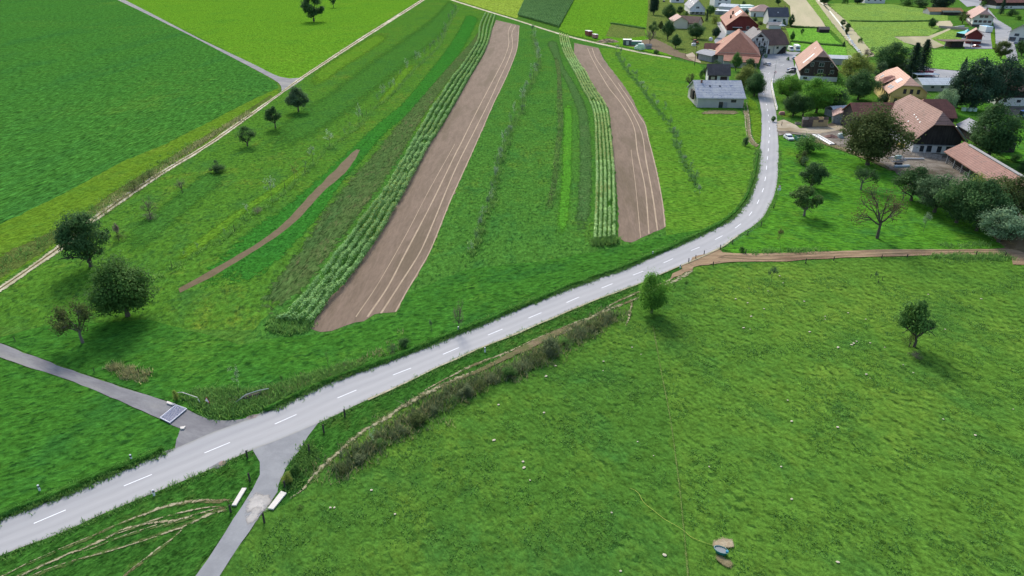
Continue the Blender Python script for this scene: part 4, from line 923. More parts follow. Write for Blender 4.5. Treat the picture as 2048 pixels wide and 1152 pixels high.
HL = [(665,945),(700,925),(740,900),(780,870),(830,835),(880,805),(930,778),(990,752),(1040,735),(1090,705),(1140,678),(1190,650),(1230,630)]
tufts('hedge_undergrowth', np.r_[along(HL, 0.10, 2.0)], T_MIX, 'rough hedge undergrowth along the edge of the pasture below the road', 'undergrowth', 10, (0.25, 0.95), 0.35, 0.07)
tufts('hedge_undergrowth', np.r_[along(HL, 0.09, 2.6)], T_DRY, 'dry grass and dead stems in the hedge below the road', 'undergrowth', 9, (0.2, 0.8), 0.35, 0.05)
hs = [(1215,642,618,34),(1190,655,640,34),(1160,672,648,40),(1128,690,664,46),(1100,706,672,44),(1080,728,688,48),(1045,742,712,40),(1015,752,728,36),(985,764,738,34),(960,780,744,44),(935,790,765,36),(905,808,782,36),(870,826,802,40),(835,848,822,40),(800,868,842,38),(760,895,868,34),(720,922,905,30),(685,948,922,30)]
for i, (bx, by, ty, wp) in enumerate(hs):
    tree('bush' if i % 3 == 1 else 'scrub', bx, by, ty + 5, wp, [F_HEDGE, F_OLIVE, F_HEDGE, F_MID][i % 4], nth(i) + ' shrub of the hedge below the main road, counted from its upper right end', 'shrub', 'shrub', 'shrubs of the hedge below the main road')
tufts('ditch_reeds', along([(200,430),(250,392),(300,358),(350,322),(400,288),(450,256),(500,228)], 0.3, 1.6), T_DRY, 'dry reeds in the ditch beside the gravel track', 'reeds', 9, (0.3, 1.1), 0.4, 0.05)
tufts('ditch_reeds', along([(-30,570),(60,500),(120,462),(200,415),(260,372),(330,325),(400,282)], 0.35, 3.0), T_GRASS, 'grey-green weeds in the ditch beside the gravel track', 'weeds', 9, (0.2, 0.7), 0.4, 0.06)
for bx, by, ty, wp, q in ((270,378,352,40,'leftmost and widest'),(300,355,334,30,'rightmost'),(288,366,343,26,'middle')):
    tree('scrub', bx, by, ty, wp, F_OLIVE, q + ' of three bushy clumps in the ditch above the large dark tree', 'shrub', 'shrub', 'shrubs in the ditch beside the gravel track')
tufts('long_grass', scatter_poly([(215,735),(240,728),(300,745),(290,765),(250,760)], 110), T_DRY, 'patch of long dry grass above the farm lane', 'grass', 10, (0.3, 0.8), 0.3, 0.05)
tufts('track_tussocks', np.r_[along([(1500,506),(1560,504),(1640,501)], 0.15, 1.2), along([(1880,496),(1930,492),(1975,490)], 0.2, 1.2), along([(1870,517),(1930,515),(1990,515),(2020,517)], 0.06, 2.0)], T_GRASS, 'grass tussocks beside the muddy track', 'grass', 10, (0.25, 0.7), 0.3, 0.06)
tufts('track_tussocks', scatter_poly([(565,985),(580,935),(605,895),(620,880),(640,905),(620,950),(590,980)], 300), T_GRASS, 'leafy grass beside the side road post', 'grass', 10, (0.1, 0.35), 0.3, 0.06)
for bx, by, ty, wp, l in ((577,965,944,24,'pale leafy shrub beside the white slab at the side road'),(592,945,928,22,'green shrub beside the side road, next above the pale one')):
    tree('bush', bx, by, ty, wp, F_YEL if wp == 24 else F_MID, l, 'shrub', 'shrub')
tree('scrub', 600,1018,1008,16, F_OLIVE, 'tiny thorny bush in the pasture below the cattle path', 'shrub', 'shrub')

# --- trees right of and below the road
tree('dense', 1303,626,546,70, F_BRIGHT, 'round bright green tree between the road and the pasture', rot=.5)
tree('small', 1828,694,600,76, F_MID, 'leaning round-crowned tree alone in the right pasture', lean=(0.0, -0.02))
tree('scrub', 1818,694,655,34, F_OLIVE, 'grey-green bush at the foot of the leaning pasture tree', 'bush', 'bush')
tree('scrub', 1832,716,700,30, F_PURP, 'low brown scrub in the shade below the leaning pasture tree', 'shrub', 'shrub')
tree('thin', 1345,593,556,15, F_MID, 'small dark young tree just right of the round bright tree', 'young_tree')
tree('thin', 1370,585,550,14, F_MID, 'small young tree, second right of the round bright tree', 'young_tree')
tree('thin', 1541,570,522,30, F_BLUE, 'sparse young tree in a post guard below the muddy track', 'young_tree')
tree('thin', 1750,560,540,12, F_BLUE, 'tiny sapling between four short posts in the right pasture', 'young_tree')
tree('small', 1608,432,372,60, F_ORANGE, 'fruit tree dotted with orange fruit near the road bend', 'fruit_tree', bark=BARKG)
tree('round', 1621,377,325,54, F_DARK, 'dark dense orchard tree above the orange-fruited tree', 'fruit_tree')
tree('thin', 1604,340,305,26, F_BLUE, 'thin-leaved tree between the roadside bush and the dark orchard tree', 'young_tree')
tree('gnarled', 1721,380,332,54, F_DARK, 'gnarled umbrella-shaped fruit tree left of the farmyard hedge', 'fruit_tree', bark=BARKG)
tree('bare', 1754,477,366,116, F_BROWN, 'large almost leafless fruit tree above the muddy track', 'fruit_tree', bark=BARK)
tree('thin', 1557,487,446,20, F_BROWN, 'reddish young tree with white grass at its foot', 'young_tree')
tree('thin', 1846,464,414,28, F_SILV, 'slim silvery young tree with two stakes in the right orchard', 'young_tree')
tree('bush', 1615,304,268,62, F_MID, 'rounded bush behind the white car beside the road', 'bush', 'bush')
tree('bush', 1603,330,302,28, F_OLIVE, 'small loose bush below the rounded bush', 'bush', 'bush')
for a in ((1822,402,334,84,'round',F_DARK,'leftmost round tree of the clump below the farmyard'),(1868,425,350,88,'broad',F_BLUE,'grey-green tree second in the clump below the farmyard'),(1912,446,350,92,'dense',F_DARK,'very dark tree in the middle of the clump below the farmyard'),
          (1952,462,362,96,'dense',F_DARK,'dark rounded tree right of the middle of the farmyard clump'),(2002,450,352,104,'broad',F_OLIVE,'olive-brown tree in front of the long red shed'),(1996,484,416,88,'broad',F_SILV,'silvery willow bush at the right end of the clump beside the muddy track'),(1955,404,350,60,'loose',F_YEL,'yellowish tree leaning against the long red shed'),(2040,420,392,40,'loose',F_OLIVE,'olive tree at the right edge under the long shed')):
    tree(a[4], a[0], a[1], a[2], a[3], a[5], a[6])
tree('dense', 1735,330,213,140, F_OLIVE, 'largest broad tree, in front of the red-roofed farm barn', rot=2, depthk=0.8)
tree('dense', 1975,318,207,104, F_DARK, 'big dark brownish-green tree right of the farm barn')
tree('broad', 1940,222,116,92, F_CONI, 'huge dark pine standing left of the far right barn')
tree('broad', 1992,216,112,80, F_CONI, 'dark pine directly before the far right barn roof')
tree('broad', 1912,216,150,54, F_CONI, 'lower dark pine at the left of the pine clump')
tree('column', 1924,152,113,13, F_CONI, 'slim cypress between the bright paddock and the dark pines')
tree('broad', 1886,228,178,46, F_SILV, 'pale grey-green willow right of the yellow house')
tree('bush', 1903,240,222,30, F_MID, 'green bush behind the farm barn ridge', 'bush', 'bush')
tree('dense', 1716,200,142,66, F_DARK, 'dark round tree left of the yellow house')
tree('broad', 1706,172,106,66, F_YEL, 'yellow-green tree right of the dark wooden barn')
tree('dense', 1775,146,84,64, F_DARK, 'dark leafy tree behind the yellow house')
tree('conifer', 1820,156,84,62, F_CONI, 'left of two dark spruces behind the yellow house')
tree('conifer', 1839,152,78,64, F_CONI, 'right and taller of two dark spruces behind the yellow house')
tree('bush', 1765,210,186,36, F_BLUE, 'grey-green bush at the corner below the yellow house', 'bush', 'bush')
tree('round', 1758,168,124,30, F_BLUE, 'small bluish tree touching the back of the yellow house')
tree('round', 1800,150,125,44, F_OLIVE, 'brownish tree behind the yellow house roof ridge')
tree('broad', 1574,200,150,62, F_BRIGHT, 'bright green tree at the kerb below the dark wooden barn')
tree('dense', 1586,232,186,48, F_DARK, 'dark tree overhanging the road kerb')
tree('dense', 1632,226,156,84, F_BRIGHT, 'large bright green tree between the wooden barn and the crate stacks', rot=0, depthk=.7)
tree('round', 1605,232,192,54, F_MID, 'mid green tree directly behind the stacked crates', rot=0, depthk=.6)
tree('round', 1668,224,176,56, F_DARK, 'dark tree right of the large bright green tree')
tree('broad', 1546,244,232,10, F_MID, 'little hedge bush at the end of the white railing', 'bush', 'bush')
tree('round', 1488,180,132,46, F_YEL, 'yellowish round tree between the dark-roofed cottage and the road')
tree('dense', 1508,192,142,44, F_DARK, 'dark tree overhanging the left side of the village road')
tree('round', 1471,142,105,24, F_MID, 'slim tree in front of the big red hipped roof')
tree('round', 1498,144,117,28, F_DARK, 'dark pointed tree in front of the big red hipped roof')
tree('bush', 1432,136,120,22, F_BLUE, 'pale bush between the grey shed and the cottage', 'bush', 'bush')
tree('bush', 1407,156,134,18, F_DARK, 'dark bush at the left wall of the dark-roofed cottage', 'bush', 'bush')
tree('loose', 1379,172,146,20, F_OLIVE, 'loose shrub left of the weathered shed roof', 'shrub', 'shrub')
tree('scrub', 1387,200,180,18, F_OLIVE, 'low scrub at the left end of the weathered shed', 'shrub', 'shrub')
tree('bush', 1491,292,272,14, F_BLUE, 'small pale bush at the lane fork beside the road', 'bush', 'bush')
tree('globe', 1521,111,91,20, F_CONI, 'clipped dark globe bush before the half-timbered house', 'bush', 'bush')
tree('globe', 1531,116,107,8, F_MID, 'small clipped bush right of the dark globe bush', 'bush', 'bush')
tree('bush', 1576,121,113,7, F_MID, 'small bush on the island in the village square', 'bush', 'bush')
# village gardens
VG = [(1335,80,40,26,'round',F_DARK,'round garden tree left of the cream twin houses'),(1351,97,69,24,'round',F_DARK,'dark tree on a clear trunk left of the grey shed'),(1392,78,46,36,'dense',F_DARK,'broad dark tree below the cream twin houses'),
      (1431,76,53,18,'dense',F_CONI,'very dark tree beside the white-paved village lane'),(1306,74,42,22,'loose',F_DARK,'leftmost tall tree of the village gardens'),(1338,42,8,28,'dense',F_DARK,'dense tree behind the cream twin houses'),(1359,30,12,16,'round',F_DARK,'small tree left of the house with roof panels'),
      (1307,30,-14,22,'dense',F_CONI,'dark tree at the top edge left of the village'),(1413,43,16,10,'conifer',F_CONI,'narrow conifer right of the cream twin houses'),(1429,48,30,16,'bush',F_YEL,'yellow-green bush beside the narrow conifer'),(1420,32,10,18,'round',F_MID,'round tree right of the house with roof panels'),
      (1321,62,42,12,'round',F_OLIVE,'small olive tree in the upper gardens'),(1380,56,48,10,'bush',F_YEL,'bright bush before the cream twin houses'),(1372,30,22,14,'bush',F_MID,'hedge bush under the house with roof panels'),(1299,90,60,26,'bare',F_PURP,'bare purple-brown tree beside the wrapped bales'),(1312,108,99,14,'bush',F_DARK,'dark low bush right of the wrapped bales'),
      (1486,16,0,10,'bush',F_DARK,'bush behind the red barn ridge'),(1556,12,-4,12,'small',F_DARK,'small tree at the edge of the stubble field'),(1581,54,28,12,'dense',F_DARK,'dark tree at the right wall of the blue-roofed white house'),(1584,82,62,10,'dense',F_MID,'green tree at the right end of the big brown roof'),
      (1510,42,34,16,'bush',F_DARK,'dark hedge below the salmon-roofed house'),(1520,50,42,14,'bush',F_OLIVE,'pale garden bush below the salmon-roofed house'),(1554,56,46,12,'bush',F_DARK,'garden bush before the blue-roofed white house'),(1567,54,40,10,'bush',F_DARK,'dark bush at the corner of the blue-roofed white house'),(1492,30,18,8,'column',F_CONI,'thin cypress beside the greenhouse'),(1603,70,57,8,'small',F_MID,'small lawn tree beside the garden hut'),
      (1687,94,82,6,'column',F_CONI,'little cone tree at the lawn corner'),(1685,52,39,11,'round',F_DARK,'upper dark bush beside the stream'),(1695,60,46,11,'round',F_DARK,'second dark bush beside the stream'),(1693,68,54,10,'round',F_OLIVE,'brownish bush beside the stream'),(1720,86,74,10,'bush',F_MID,'green bush on the lower stream bank'),(1745,102,93,8,'globe',F_DARK,'round dark bush at the lower end of the stream'),
      (1735,116,98,20,'loose',F_PURP,'grey scrubby tree at the lower end of the stream'),(1863,56,36,19,'dense',F_DARK,'round dark bush alone in the far meadow'),(1878,25,-16,42,'dense',F_CONI,'big black-green tree at the top edge, right'),(1840,14,-4,40,'bush',F_DARK,'hedge at the top edge left of the big black-green tree'),(1812,12,-6,30,'bush',F_MID,'garden hedge right of the white top house'),(1715,8,-8,20,'dense',F_CONI,'dark hedge left of the white top house'),(1648,9,-12,24,'dense',F_DARK,'dark tree above the stream at the top edge'),(1690,8,-8,14,'bush',F_MID,'green bush at the top edge right of the stream'),
      (2001,118,82,36,'round',F_OLIVE,'olive tree beside the far road'),(2042,112,80,26,'round',F_DARK,'dark tree at the right edge beside the far road'),(1924,48,22,26,'loose',F_OLIVE,'loose tree left of the white chalet'),(2001,30,-16,16,'conifer',F_CONI,'dark conifer beside the long brown roof'),(1968,14,0,22,'bush',F_MID,'garden bushes behind the white chalet'),(2022,32,18,26,'bush',F_DARK,'garden hedge below the long brown roof'),(2036,40,30,16,'bush',F_BRIGHT,'bright garden bush right of the white chalet'),
      (2030,324,308,26,'bush',F_MID,'bush at the right edge behind the big dark tree'),(2045,345,322,30,'bush',F_DARK,'dark bush at the right edge above the long shed'),(2013,300,285,24,'bush',F_BLUE,'small bluish bush right of the big dark tree')]
for a in VG:
    isb = a[4] in ('bush', 'globe')
    tree(a[4], a[0], a[1], a[2], a[3], a[5], a[6], 'bush' if isb else 'tree', 'bush' if isb else 'tree')
# roadside saplings and rough plants near the main road
tree('sapling', 478,790,734,28, F_SILV, 'silvery young tree on the bank above the main road', 'young_tree')
tree('sapling', 745,900,858,20, F_SILV, 'silvery young tree in the hedge beside the cattle path', 'young_tree')
tree('bare', 918,662,602,26, F_PURP, 'bare crooked tree beside the white marker post on the upper verge', 'young_tree')
tree('thin', 863,668,626,12, F_BLUE, 'thin sapling left of the crooked bare tree', 'young_tree')
tree('bush', 810,694,676,26, F_DARK, 'dark green bush on the bank above the road', 'bush', 'bush')
tree('scrub', 785,704,682,30, F_BLUE, 'grey-green shrub left of the dark bush on the bank', 'shrub', 'shrub')
tree('sapling', 658,746,704,12, F_MID, 'thin sapling above the roadside bank, right of the silvery one', 'young_tree')
tree('thin', 566,776,742,12, F_MID, 'faint young tree between the log pile and the road', 'young_tree')
tree('bush', 353,800,780,14, F_YEL, 'yellow shrub at the corner above the cattle grid', 'shrub', 'shrub')
tree('bush', 1483,504,492,14, F_MID, 'low bush at the start of the muddy track', 'bush', 'bush')
tree('thin', 932,546,520,8, F_MID, 'thin young tree at the lower end of the planted row', 'young_tree')
tree('bush', 520,794,784,10, F_DARK, 'dark clump of weeds right of the log pile', 'shrub', 'shrub')
# ================================================================== BUILDINGS
R_ORANGE = tiles('orange_roof_tiles', (0.40,0.22,0.155), (0.46,0.27,0.20), 0.4, 0.6, 0.25, 0.2, patchc=(0.34,0.20,0.145))
R_RED = tiles('red_roof_tiles', (0.30,0.12,0.075), (0.38,0.16,0.10), 0.45, 0.8, 0.2, 0.2, patchc=(0.22,0.10,0.07))
R_DKRED = tiles('dark_red_roof_tiles', (0.19,0.075,0.055), (0.26,0.10,0.07), 0.4, 0.8, 0.2, 0.25)
R_BARN = tiles('barn_roof_tiles', (0.26,0.145,0.11), (0.34,0.20,0.16), 0.42, 1.15, 0.42, 0.2, patchc=(0.20,0.125,0.10))
R_YELL = tiles('salmon_roof_tiles', (0.52,0.30,0.21), (0.58,0.36,0.27), 0.45, 0.9, 0.16, 0.1)
R_BROWN = tiles('brown_roof_tiles', (0.13,0.075,0.06), (0.20,0.11,0.085), 0.4, 0.7, 0.2, 0.3)
R_DARK = tiles('dark_old_roof_tiles', (0.085,0.07,0.068), (0.13,0.105,0.10), 0.35, 0.6, 0.2, 0.35)
R_GREY = tiles('grey_slate_roof', (0.13,0.125,0.13), (0.20,0.19,0.19), 0.5, 1.2, 0.15, 0.2)
R_BLUE = tiles('dark_blue_grey_roof', (0.075,0.08,0.095), (0.10,0.10,0.12), 0.5, 1.5, 0.2, 0.15)
R_WEATH = tiles('weathered_fibre_cement_roof', (0.46,0.47,0.48), (0.34,0.36,0.41), 0.62, 1.1, 0.15, 0.3, patchc=(0.20,0.23,0.33))
R_PINK = tiles('pale_red_roof_tiles', (0.40,0.24,0.20), (0.47,0.30,0.25), 0.45, 0.9, 0.2, 0.12)
R_LONG = tiles('long_shed_roof_tiles', (0.27,0.135,0.105), (0.34,0.18,0.14), 0.3, 0.85, 0.4, 0.2, patchc=(0.22,0.125,0.10))
R_CREAM = tiles('beige_roof', (0.34,0.30,0.27), (0.42,0.37,0.33), 0.5, 1.2, 0.15, 0.1)
R_WHITE = tiles('white_sheet_roof', (0.66,0.70,0.70), (0.56,0.60,0.60), 0.5, 2.5, 0.12, 0.12)
R_LEAD = tiles('grey_metal_roof', (0.30,0.31,0.33), (0.24,0.25,0.27), 0.5, 0.8, 0.15, 0.12)
W_DARKWOOD = boards('dark_brown_boards', (0.045,0.032,0.026), (0.085,0.062,0.05))
W_BLACKWOOD = boards('black_boards', (0.02,0.018,0.017), (0.045,0.04,0.036))
W_REDWOOD = boards('dark_red_boards', (0.13,0.025,0.025), (0.18,0.04,0.035))
W_GREYWOOD = boards('grey_boards', (0.22,0.23,0.23), (0.29,0.30,0.30))
W_WHITE = plain('white_render', (0.62,0.61,0.58), 0.9, 0, 0.1, 0.6)
W_CREAM = plain('cream_render', (0.56,0.52,0.41), 0.9, 0, 0.08, 0.6)
W_YELLOW = plain('yellow_render', (0.62,0.46,0.17), 0.9, 0, 0.08, 0.6)
W_CONC = plain('grey_concrete_wall', (0.42,0.41,0.37), 0.9, 0, 0.2, 0.5)
FR_WHITE = plain('white_window_frame', (0.7,0.7,0.68), 0.5, 0, 0.05)
FR_DARK = plain('dark_timber', (0.045,0.03,0.025), 0.8, 0, 0.2, 3)
GLASS = glass()
BLUEP = plain('blue_paint', (0.05,0.12,0.30), 0.5)
METAL = plain('galvanised_metal', (0.42,0.44,0.45), 0.4, 0.6, 0.1)
SHUT = plain('brown_shutter_paint', (0.16,0.07,0.045), 0.7)
BRICK = plain('chimney_brick', (0.20,0.10,0.08), 0.9, 0, 0.3, 4)
SKYL = plain('skylight_panel', (0.62,0.62,0.60), 0.35, 0, 0.05)
PANEL = plain('solar_panel', (0.05,0.07,0.12), 0.15, 0, 0.1, 0.7, 0.7)

def roof_mesh(L, W, he, hr, s, d, back_hip=True, th=0.22, flare=0.0):
    """solid roof shell in the local frame (x along the ridge, front = +x, photo-left side = -y)"""
    hw = W / 2; k = d / max(hr - he, .1); f = L / 2; b = -L / 2; sb = s if back_hip else 0; db = d if back_hip else 0; kb = k if back_hip else 0
    T = [(f - s, 0, hr), (b + sb, 0, hr)]
    if flare:      # eaves kick out a little: extra course line
        pass
    V = [(f - s, 0, hr), (b + sb, 0, hr),
         (f, -hw * k, hr - d), (f, hw * k, hr - d), (b, -hw * kb, hr - db), (b, hw * kb, hr - db),
         (f, -hw, he), (f, hw, he), (b, -hw, he), (b, hw, he)]
    F = [(6, 2, 0, 1, 4, 8), (7, 9, 5, 1, 0, 3), (2, 3, 0)]
    if back_hip: F.append((5, 4, 1))
    rim = [6, 2, 3, 7, 9, 5, 4, 8] if (s > 0.05) else [6, 2, 3, 7, 9, 5, 4, 8]
    n = len(V)
    V2 = [(x, y, z - th) for x, y, z in V]
    FF = list(F) + [tuple(i + n for i in reversed(f_)) for f_ in F]
    for i in range(len(rim)):
        a, c = rim[i], rim[(i + 1) % len(rim)]; FF.append((a, a + n, c + n, c))
    me = bpy.data.meshes.new('roof'); me.from_pydata(V + V2, [], FF); me.update()
    bm = bmesh.new(); bm.from_mesh(me); bmesh.ops.remove_doubles(bm, verts=bm.verts, dist=0.02)
    bmesh.ops.recalc_face_normals(bm, faces=bm.faces); bm.to_mesh(me); bm.free()
    return me
def window(par, face, u, z, w_, h, P, frame=None, pane=None, shutters=None, sill=True, name='window'):
    """face 'f' front gable (+x), 'l' photo-left wall (-y), 'r' (+y). P = wall plane distance"""
    fr = frame or FR_WHITE; t = .07
    def M(a0, a1, b0, b1, o0, o1, mb):
        if face == 'f': mb.box(P + o0, P + o1, a0, a1, b0, b1)
        elif face == 'l': mb.box(a0, a1, -P - o1, -P - o0, b0, b1)
        else: mb.box(a0, a1, P + o0, P + o1, b0, b1)
    mb = MB(); e = .09
    M(u - w_/2 - e, u - w_/2, z - e, z + h + e, .0, t, mb); M(u + w_/2, u + w_/2 + e, z - e, z + h + e, .0, t, mb)
    M(u - w_/2, u + w_/2, z + h, z + h + e, .0, t, mb); M(u - w_/2, u + w_/2, z - e, z, .0, t + (.06 if sill else 0), mb)
    M(u - .03, u + .03, z, z + h, .0, t - .01, mb)
    o = mb.build(name, fr, par)
    g = MB(); M(u - w_/2, u - .03, z, z + h, .003, .03, g); M(u + .03, u + w_/2, z, z + h, .003, .03, g)
    g.build('pane', pane or GLASS, o)
    if shutters:
        for sgn in (-1, 1):
            q = MB(); c = u + sgn * (w_/2 + e + w_ * .26); M(c - w_ * .24, c + w_ * .24, z - .05, z + h + .05, .004, .05, q); q.build('shutter', shutters, o)
    return o
def house(name, label, cat, fit, roofm, wallm, basem=None, base_h=0.0, oe=0.9, og=0.9, back_hip=True, front=(), left=(), right=(), shutters=None, frame=None, gable=None, chimneys=(), group=None, th=0.22, z0=0.0):
    cx, cy, yaw, L, W, he, hr, s, d = fit
    root = empty(name, cx, cy, yaw - math.pi / 2)
    tag(root, label, cat, group)
    rf = obj('roof', roof_mesh(L, W, he, hr, s, d, back_hip, th), roofm, root)
    yw = W / 2 - oe; slope = (hr - he) / (W / 2); zt = lambda y: he + (W / 2 - abs(y)) * slope - th - .02
    zc = hr - d - th - .03 + (og / s * d * .95 if s > .05 else 0)
    yk = max(0.0, (W / 2) - (zc + th + .02 - he) / slope)
    def prof(zl):
        p = [(-yw, zl), (yw, zl), (yw, zt(yw))]
        if yk > .05: p += [(yk, zc), (-yk, zc)]
        else: p += [(0, zt(0))]
        return p + [(-yw, zt(yw))]
    x0, x1 = -L / 2 + og, L / 2 - og
    mb = MB(); mb.prism_x(prof(base_h), x0, x1); mb.build('wall', wallm, root)
    if base_h > 0:
        MB().box(x0 + .06, x1 - .06 if False else x1 + .04, -yw - .04, yw + .04, z0 - .1, base_h).build('base_wall', basem, root)
    if gable:    # gable cladding proud of the wall above height gable[0]
        zg, gm = gable; half = min(yw, W / 2 - (zg + th - he) / slope) if zg > zt(yw) else yw
        p = [(-half, zg), (half, zg)]
        if zg < zt(yw): p += [(yw, zt(yw) - .01)]
        p += [(yk, zc - .01), (-yk, zc - .01)] if yk > .05 else [(0, zt(0) - .01)]
        if zg < zt(yw): p += [(-yw, zt(yw) - .01)]
        MB().prism_x(p, x1 + .003, x1 + .06).build('gable_cladding', gm, root)
    px_ = x1 + (.06 if gable else .0)
    for (u, z, w_, h) in front: window(root, 'f', u, z, w_, h, (px_ if z > (gable[0] if gable else 99) else x1) + (.04 if z < base_h else 0), frame, shutters=shutters)
    for (u, z, w_, h) in left: window(root, 'l', u, z, w_, h, yw + (.04 if z < base_h else 0), frame, shutters=shutters)
    for (u, z, w_, h) in right: window(root, 'r', u, z, w_, h, yw + (.04 if z < base_h else 0), frame, shutters=shutters)
    for (u, v, w_, h) in chimneys:
        zr = he + (W / 2 - abs(v)) * slope
        c = MB().box(u - w_/2, u + w_/2, v - w_/2, v + w_/2, zr - .5, zr + h).build('chimney', BRICK, rf)
        MB().box(u - w_/2 - .08, u + w_/2 + .08, v - w_/2 - .08, v + w_/2 + .08, zr + h, zr + h + .12).build('chimney_cap', W_CONC, rf)
    root['_g'] = 0; del root['_g']
    return root, rf, dict(L=L, W=W, he=he, hr=hr, yw=yw, x0=x0, x1=x1, slope=slope, th=th)
def on_roof(par, D, u0, u1, a0, a1, side, mat, name='skylight', up=.06):
    """panel lying on a slope; a = distance fraction from the eave (0) to the ridge (1); side -1 is photo-left"""
    W = D['W'] / 2; zf = lambda a: D['he'] + (D['hr'] - D['he']) * a
    y = lambda a: side * W * (1 - a)
    V = [(u0, y(a0), zf(a0) + .01), (u1, y(a0), zf(a0) + .01), (u1, y(a1), zf(a1) + .01), (u0, y(a1), zf(a1) + .01)]
    V2 = [(a, b + side * up * .4, c + up) for a, b, c in V]
    mb = MB().add(V + V2, [(0, 1, 2, 3), (4, 7, 6, 5), (0, 4, 5, 1), (1, 5, 6, 2), (2, 6, 7, 3), (3, 7, 4, 0)])
    me = mb.mesh(name); bm = bmesh.new(); bm.from_mesh(me); bmesh.ops.recalc_face_normals(bm, faces=bm.faces); bm.to_mesh(me); bm.free()
    return obj(name, me, mat, par)
def garage_doors(root, D, specs, face='l', mat=None, name='doorway'):
    for (u, z, w_, h) in specs:
        mb = MB(); P = D['yw'] if face == 'l' else D['x1']
        if face == 'l': mb.box(u - w_/2, u + w_/2, -P - .05, -P - .003, z, z + h)
        else: mb.box(P + .003, P + .05, u - w_/2, u + w_/2, z, z + h)
        mb.build(name, mat or FR_DARK, root)

# A  dark wooden barn with orange roof
A_, rA, DA = house('wooden_barn', 'dark wooden barn with an orange half-hipped roof right of the village square', 'barn', (138.66,332.61,-0.29,37.0,16.9,4.05,12.6,1.83,2.28), R_ORANGE, W_DARKWOOD, W_WHITE, 1.9,
      front=[(-3.4,6.1,1.1,1.5),(0.3,6.1,1.9,1.5),(4.6,6.1,1.1,1.5),(-5.2,3.4,1.4,1.3),(.3,3.3,2.0,1.5),(5.0,3.3,1.3,1.4),(-5.4,.5,1.6,1.0)], frame=plain('pale_sash', (.5,.48,.45)))
MB().box(DA['x1']+.003, DA['x1']+.09, -5.3, 5.2, 8.2, 8.35).build('ledge_board', W_GREYWOOD, A_)
on_roof(rA, DA, 7.5, 10.0, .22, .70, -1, SKYL, 'skylight_strip'); on_roof(rA, DA, -2.5, -1.6, .78, .86, -1, SKYL, 'skylight')
# B  big red hipped roof with a lower front roof
fB = (115.63,378.6,-0.26,43.86,21.52,4.44,13.71,13.93,9.2)
B_, rB, DB = house('farmhouse', 'large farmhouse under a steep red hipped roof reaching low on the street side', 'farmhouse', fB, R_RED, W_CONC, oe=1.6, og=1.4, back_hip=True)
for u in (-8.5, -3.5): on_roof(rB, DB, u, u + .9, .28, .36, -1, GLASS, 'skylight')
# front skirt roof (part of the same house)
mb = MB(); x1 = fB[3] / 2; hw = fB[4] / 2
V = [(x1 - 1.5, -hw * .62, 4.9), (x1 - 1.5, hw, 4.55), (x1 + 8.2, hw - 1.3, 2.6), (x1 + 6.8, -hw * .62, 2.9)]
mb.add(V + [(a, b, c - .2) for a, b, c in V], [(0, 3, 2, 1), (4, 5, 6, 7), (0, 4, 7, 3), (1, 2, 6, 5), (2, 3, 7, 6), (0, 1, 5, 4)]); 
me = mb.mesh('front_roof'); bm = bmesh.new(); bm.from_mesh(me); bmesh.ops.recalc_face_normals(bm, faces=bm.faces); bm.to_mesh(me); bm.free(); obj('front_roof', me, R_RED, B_)
mb = MB(); mb.add([(x1 - 1.5, -hw*.62+.3, -.1), (x1 + 6.2, -hw*.62+.3, -.1), (x1 + 7.4, hw - 1.9, -.1), (x1 - 1.5, hw - 1.9, -.1), (x1 - 1.5, -hw*.62+.3, 4.6), (x1 + 6.2, -hw*.62+.3, 2.75), (x1 + 7.4, hw - 1.9, 2.45), (x1 - 1.5, hw - 1.9, 4.3)],
      [(0, 3, 2, 1), (4, 5, 6, 7), (0, 1, 5, 4), (1, 2, 6, 5), (2, 3, 7, 6), (3, 0, 4, 7)]); mb.build('front_wall', W_CONC, B_)
# C  weathered shed
fC = (77.05,271.57,1.53,17.94,20.3,3.64,8.27,.01,.01)
C_, rC, DC = house('field_shed', 'long low shed with a weathered bluish-grey roof at the edge of the meadow', 'shed', fC, R_WEATH, W_CONC, oe=.7, og=.6, back_hip=False)
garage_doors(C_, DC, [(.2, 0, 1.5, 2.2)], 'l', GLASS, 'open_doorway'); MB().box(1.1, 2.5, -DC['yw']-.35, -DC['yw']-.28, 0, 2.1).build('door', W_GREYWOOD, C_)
window(C_, 'l', 4.7, 2.1, 1.7, .8, DC['yw'], FR_DARK)
for u in (-3.6, .1): on_roof(rC, DC, u, u + .8, .62, .70, -1, GLASS, 'skylight')
zr = 3.64 + 4.63 * .86; MB().box(-6.3, -5.7, -1.7, -1.1, zr - .3, zr + 1.0).build('chimney', BRICK, rC)
MB().box(-9.7, -8.98, -5.6, -1.2, 2.2, 5.3).build('side_canopy', W_BLACKWOOD, C_)
# D  dark roofed cottage
fD = (89.37,315.41,1.46,9.9,8.3,3.15,7.25,.01,.01)
D_, rD, DD = house('cottage', 'small white cottage with a dark brown tiled roof behind the weathered shed', 'cottage', fD, R_DARK, W_WHITE, oe=.6, og=.5, back_hip=False)
garage_doors(D_, DD, [(-2.4, .9, 3.6, 1.9), (2.2, 1.1, 2.9, 1.5)], 'l', FR_DARK, 'dark_opening'); MB().box(-3.2, -1.6, -DD['yw']-.1, -DD['yw']-.052, 1.3, 2.4).build('window_board', plain('pale_board', (.5,.42,.3)), D_)
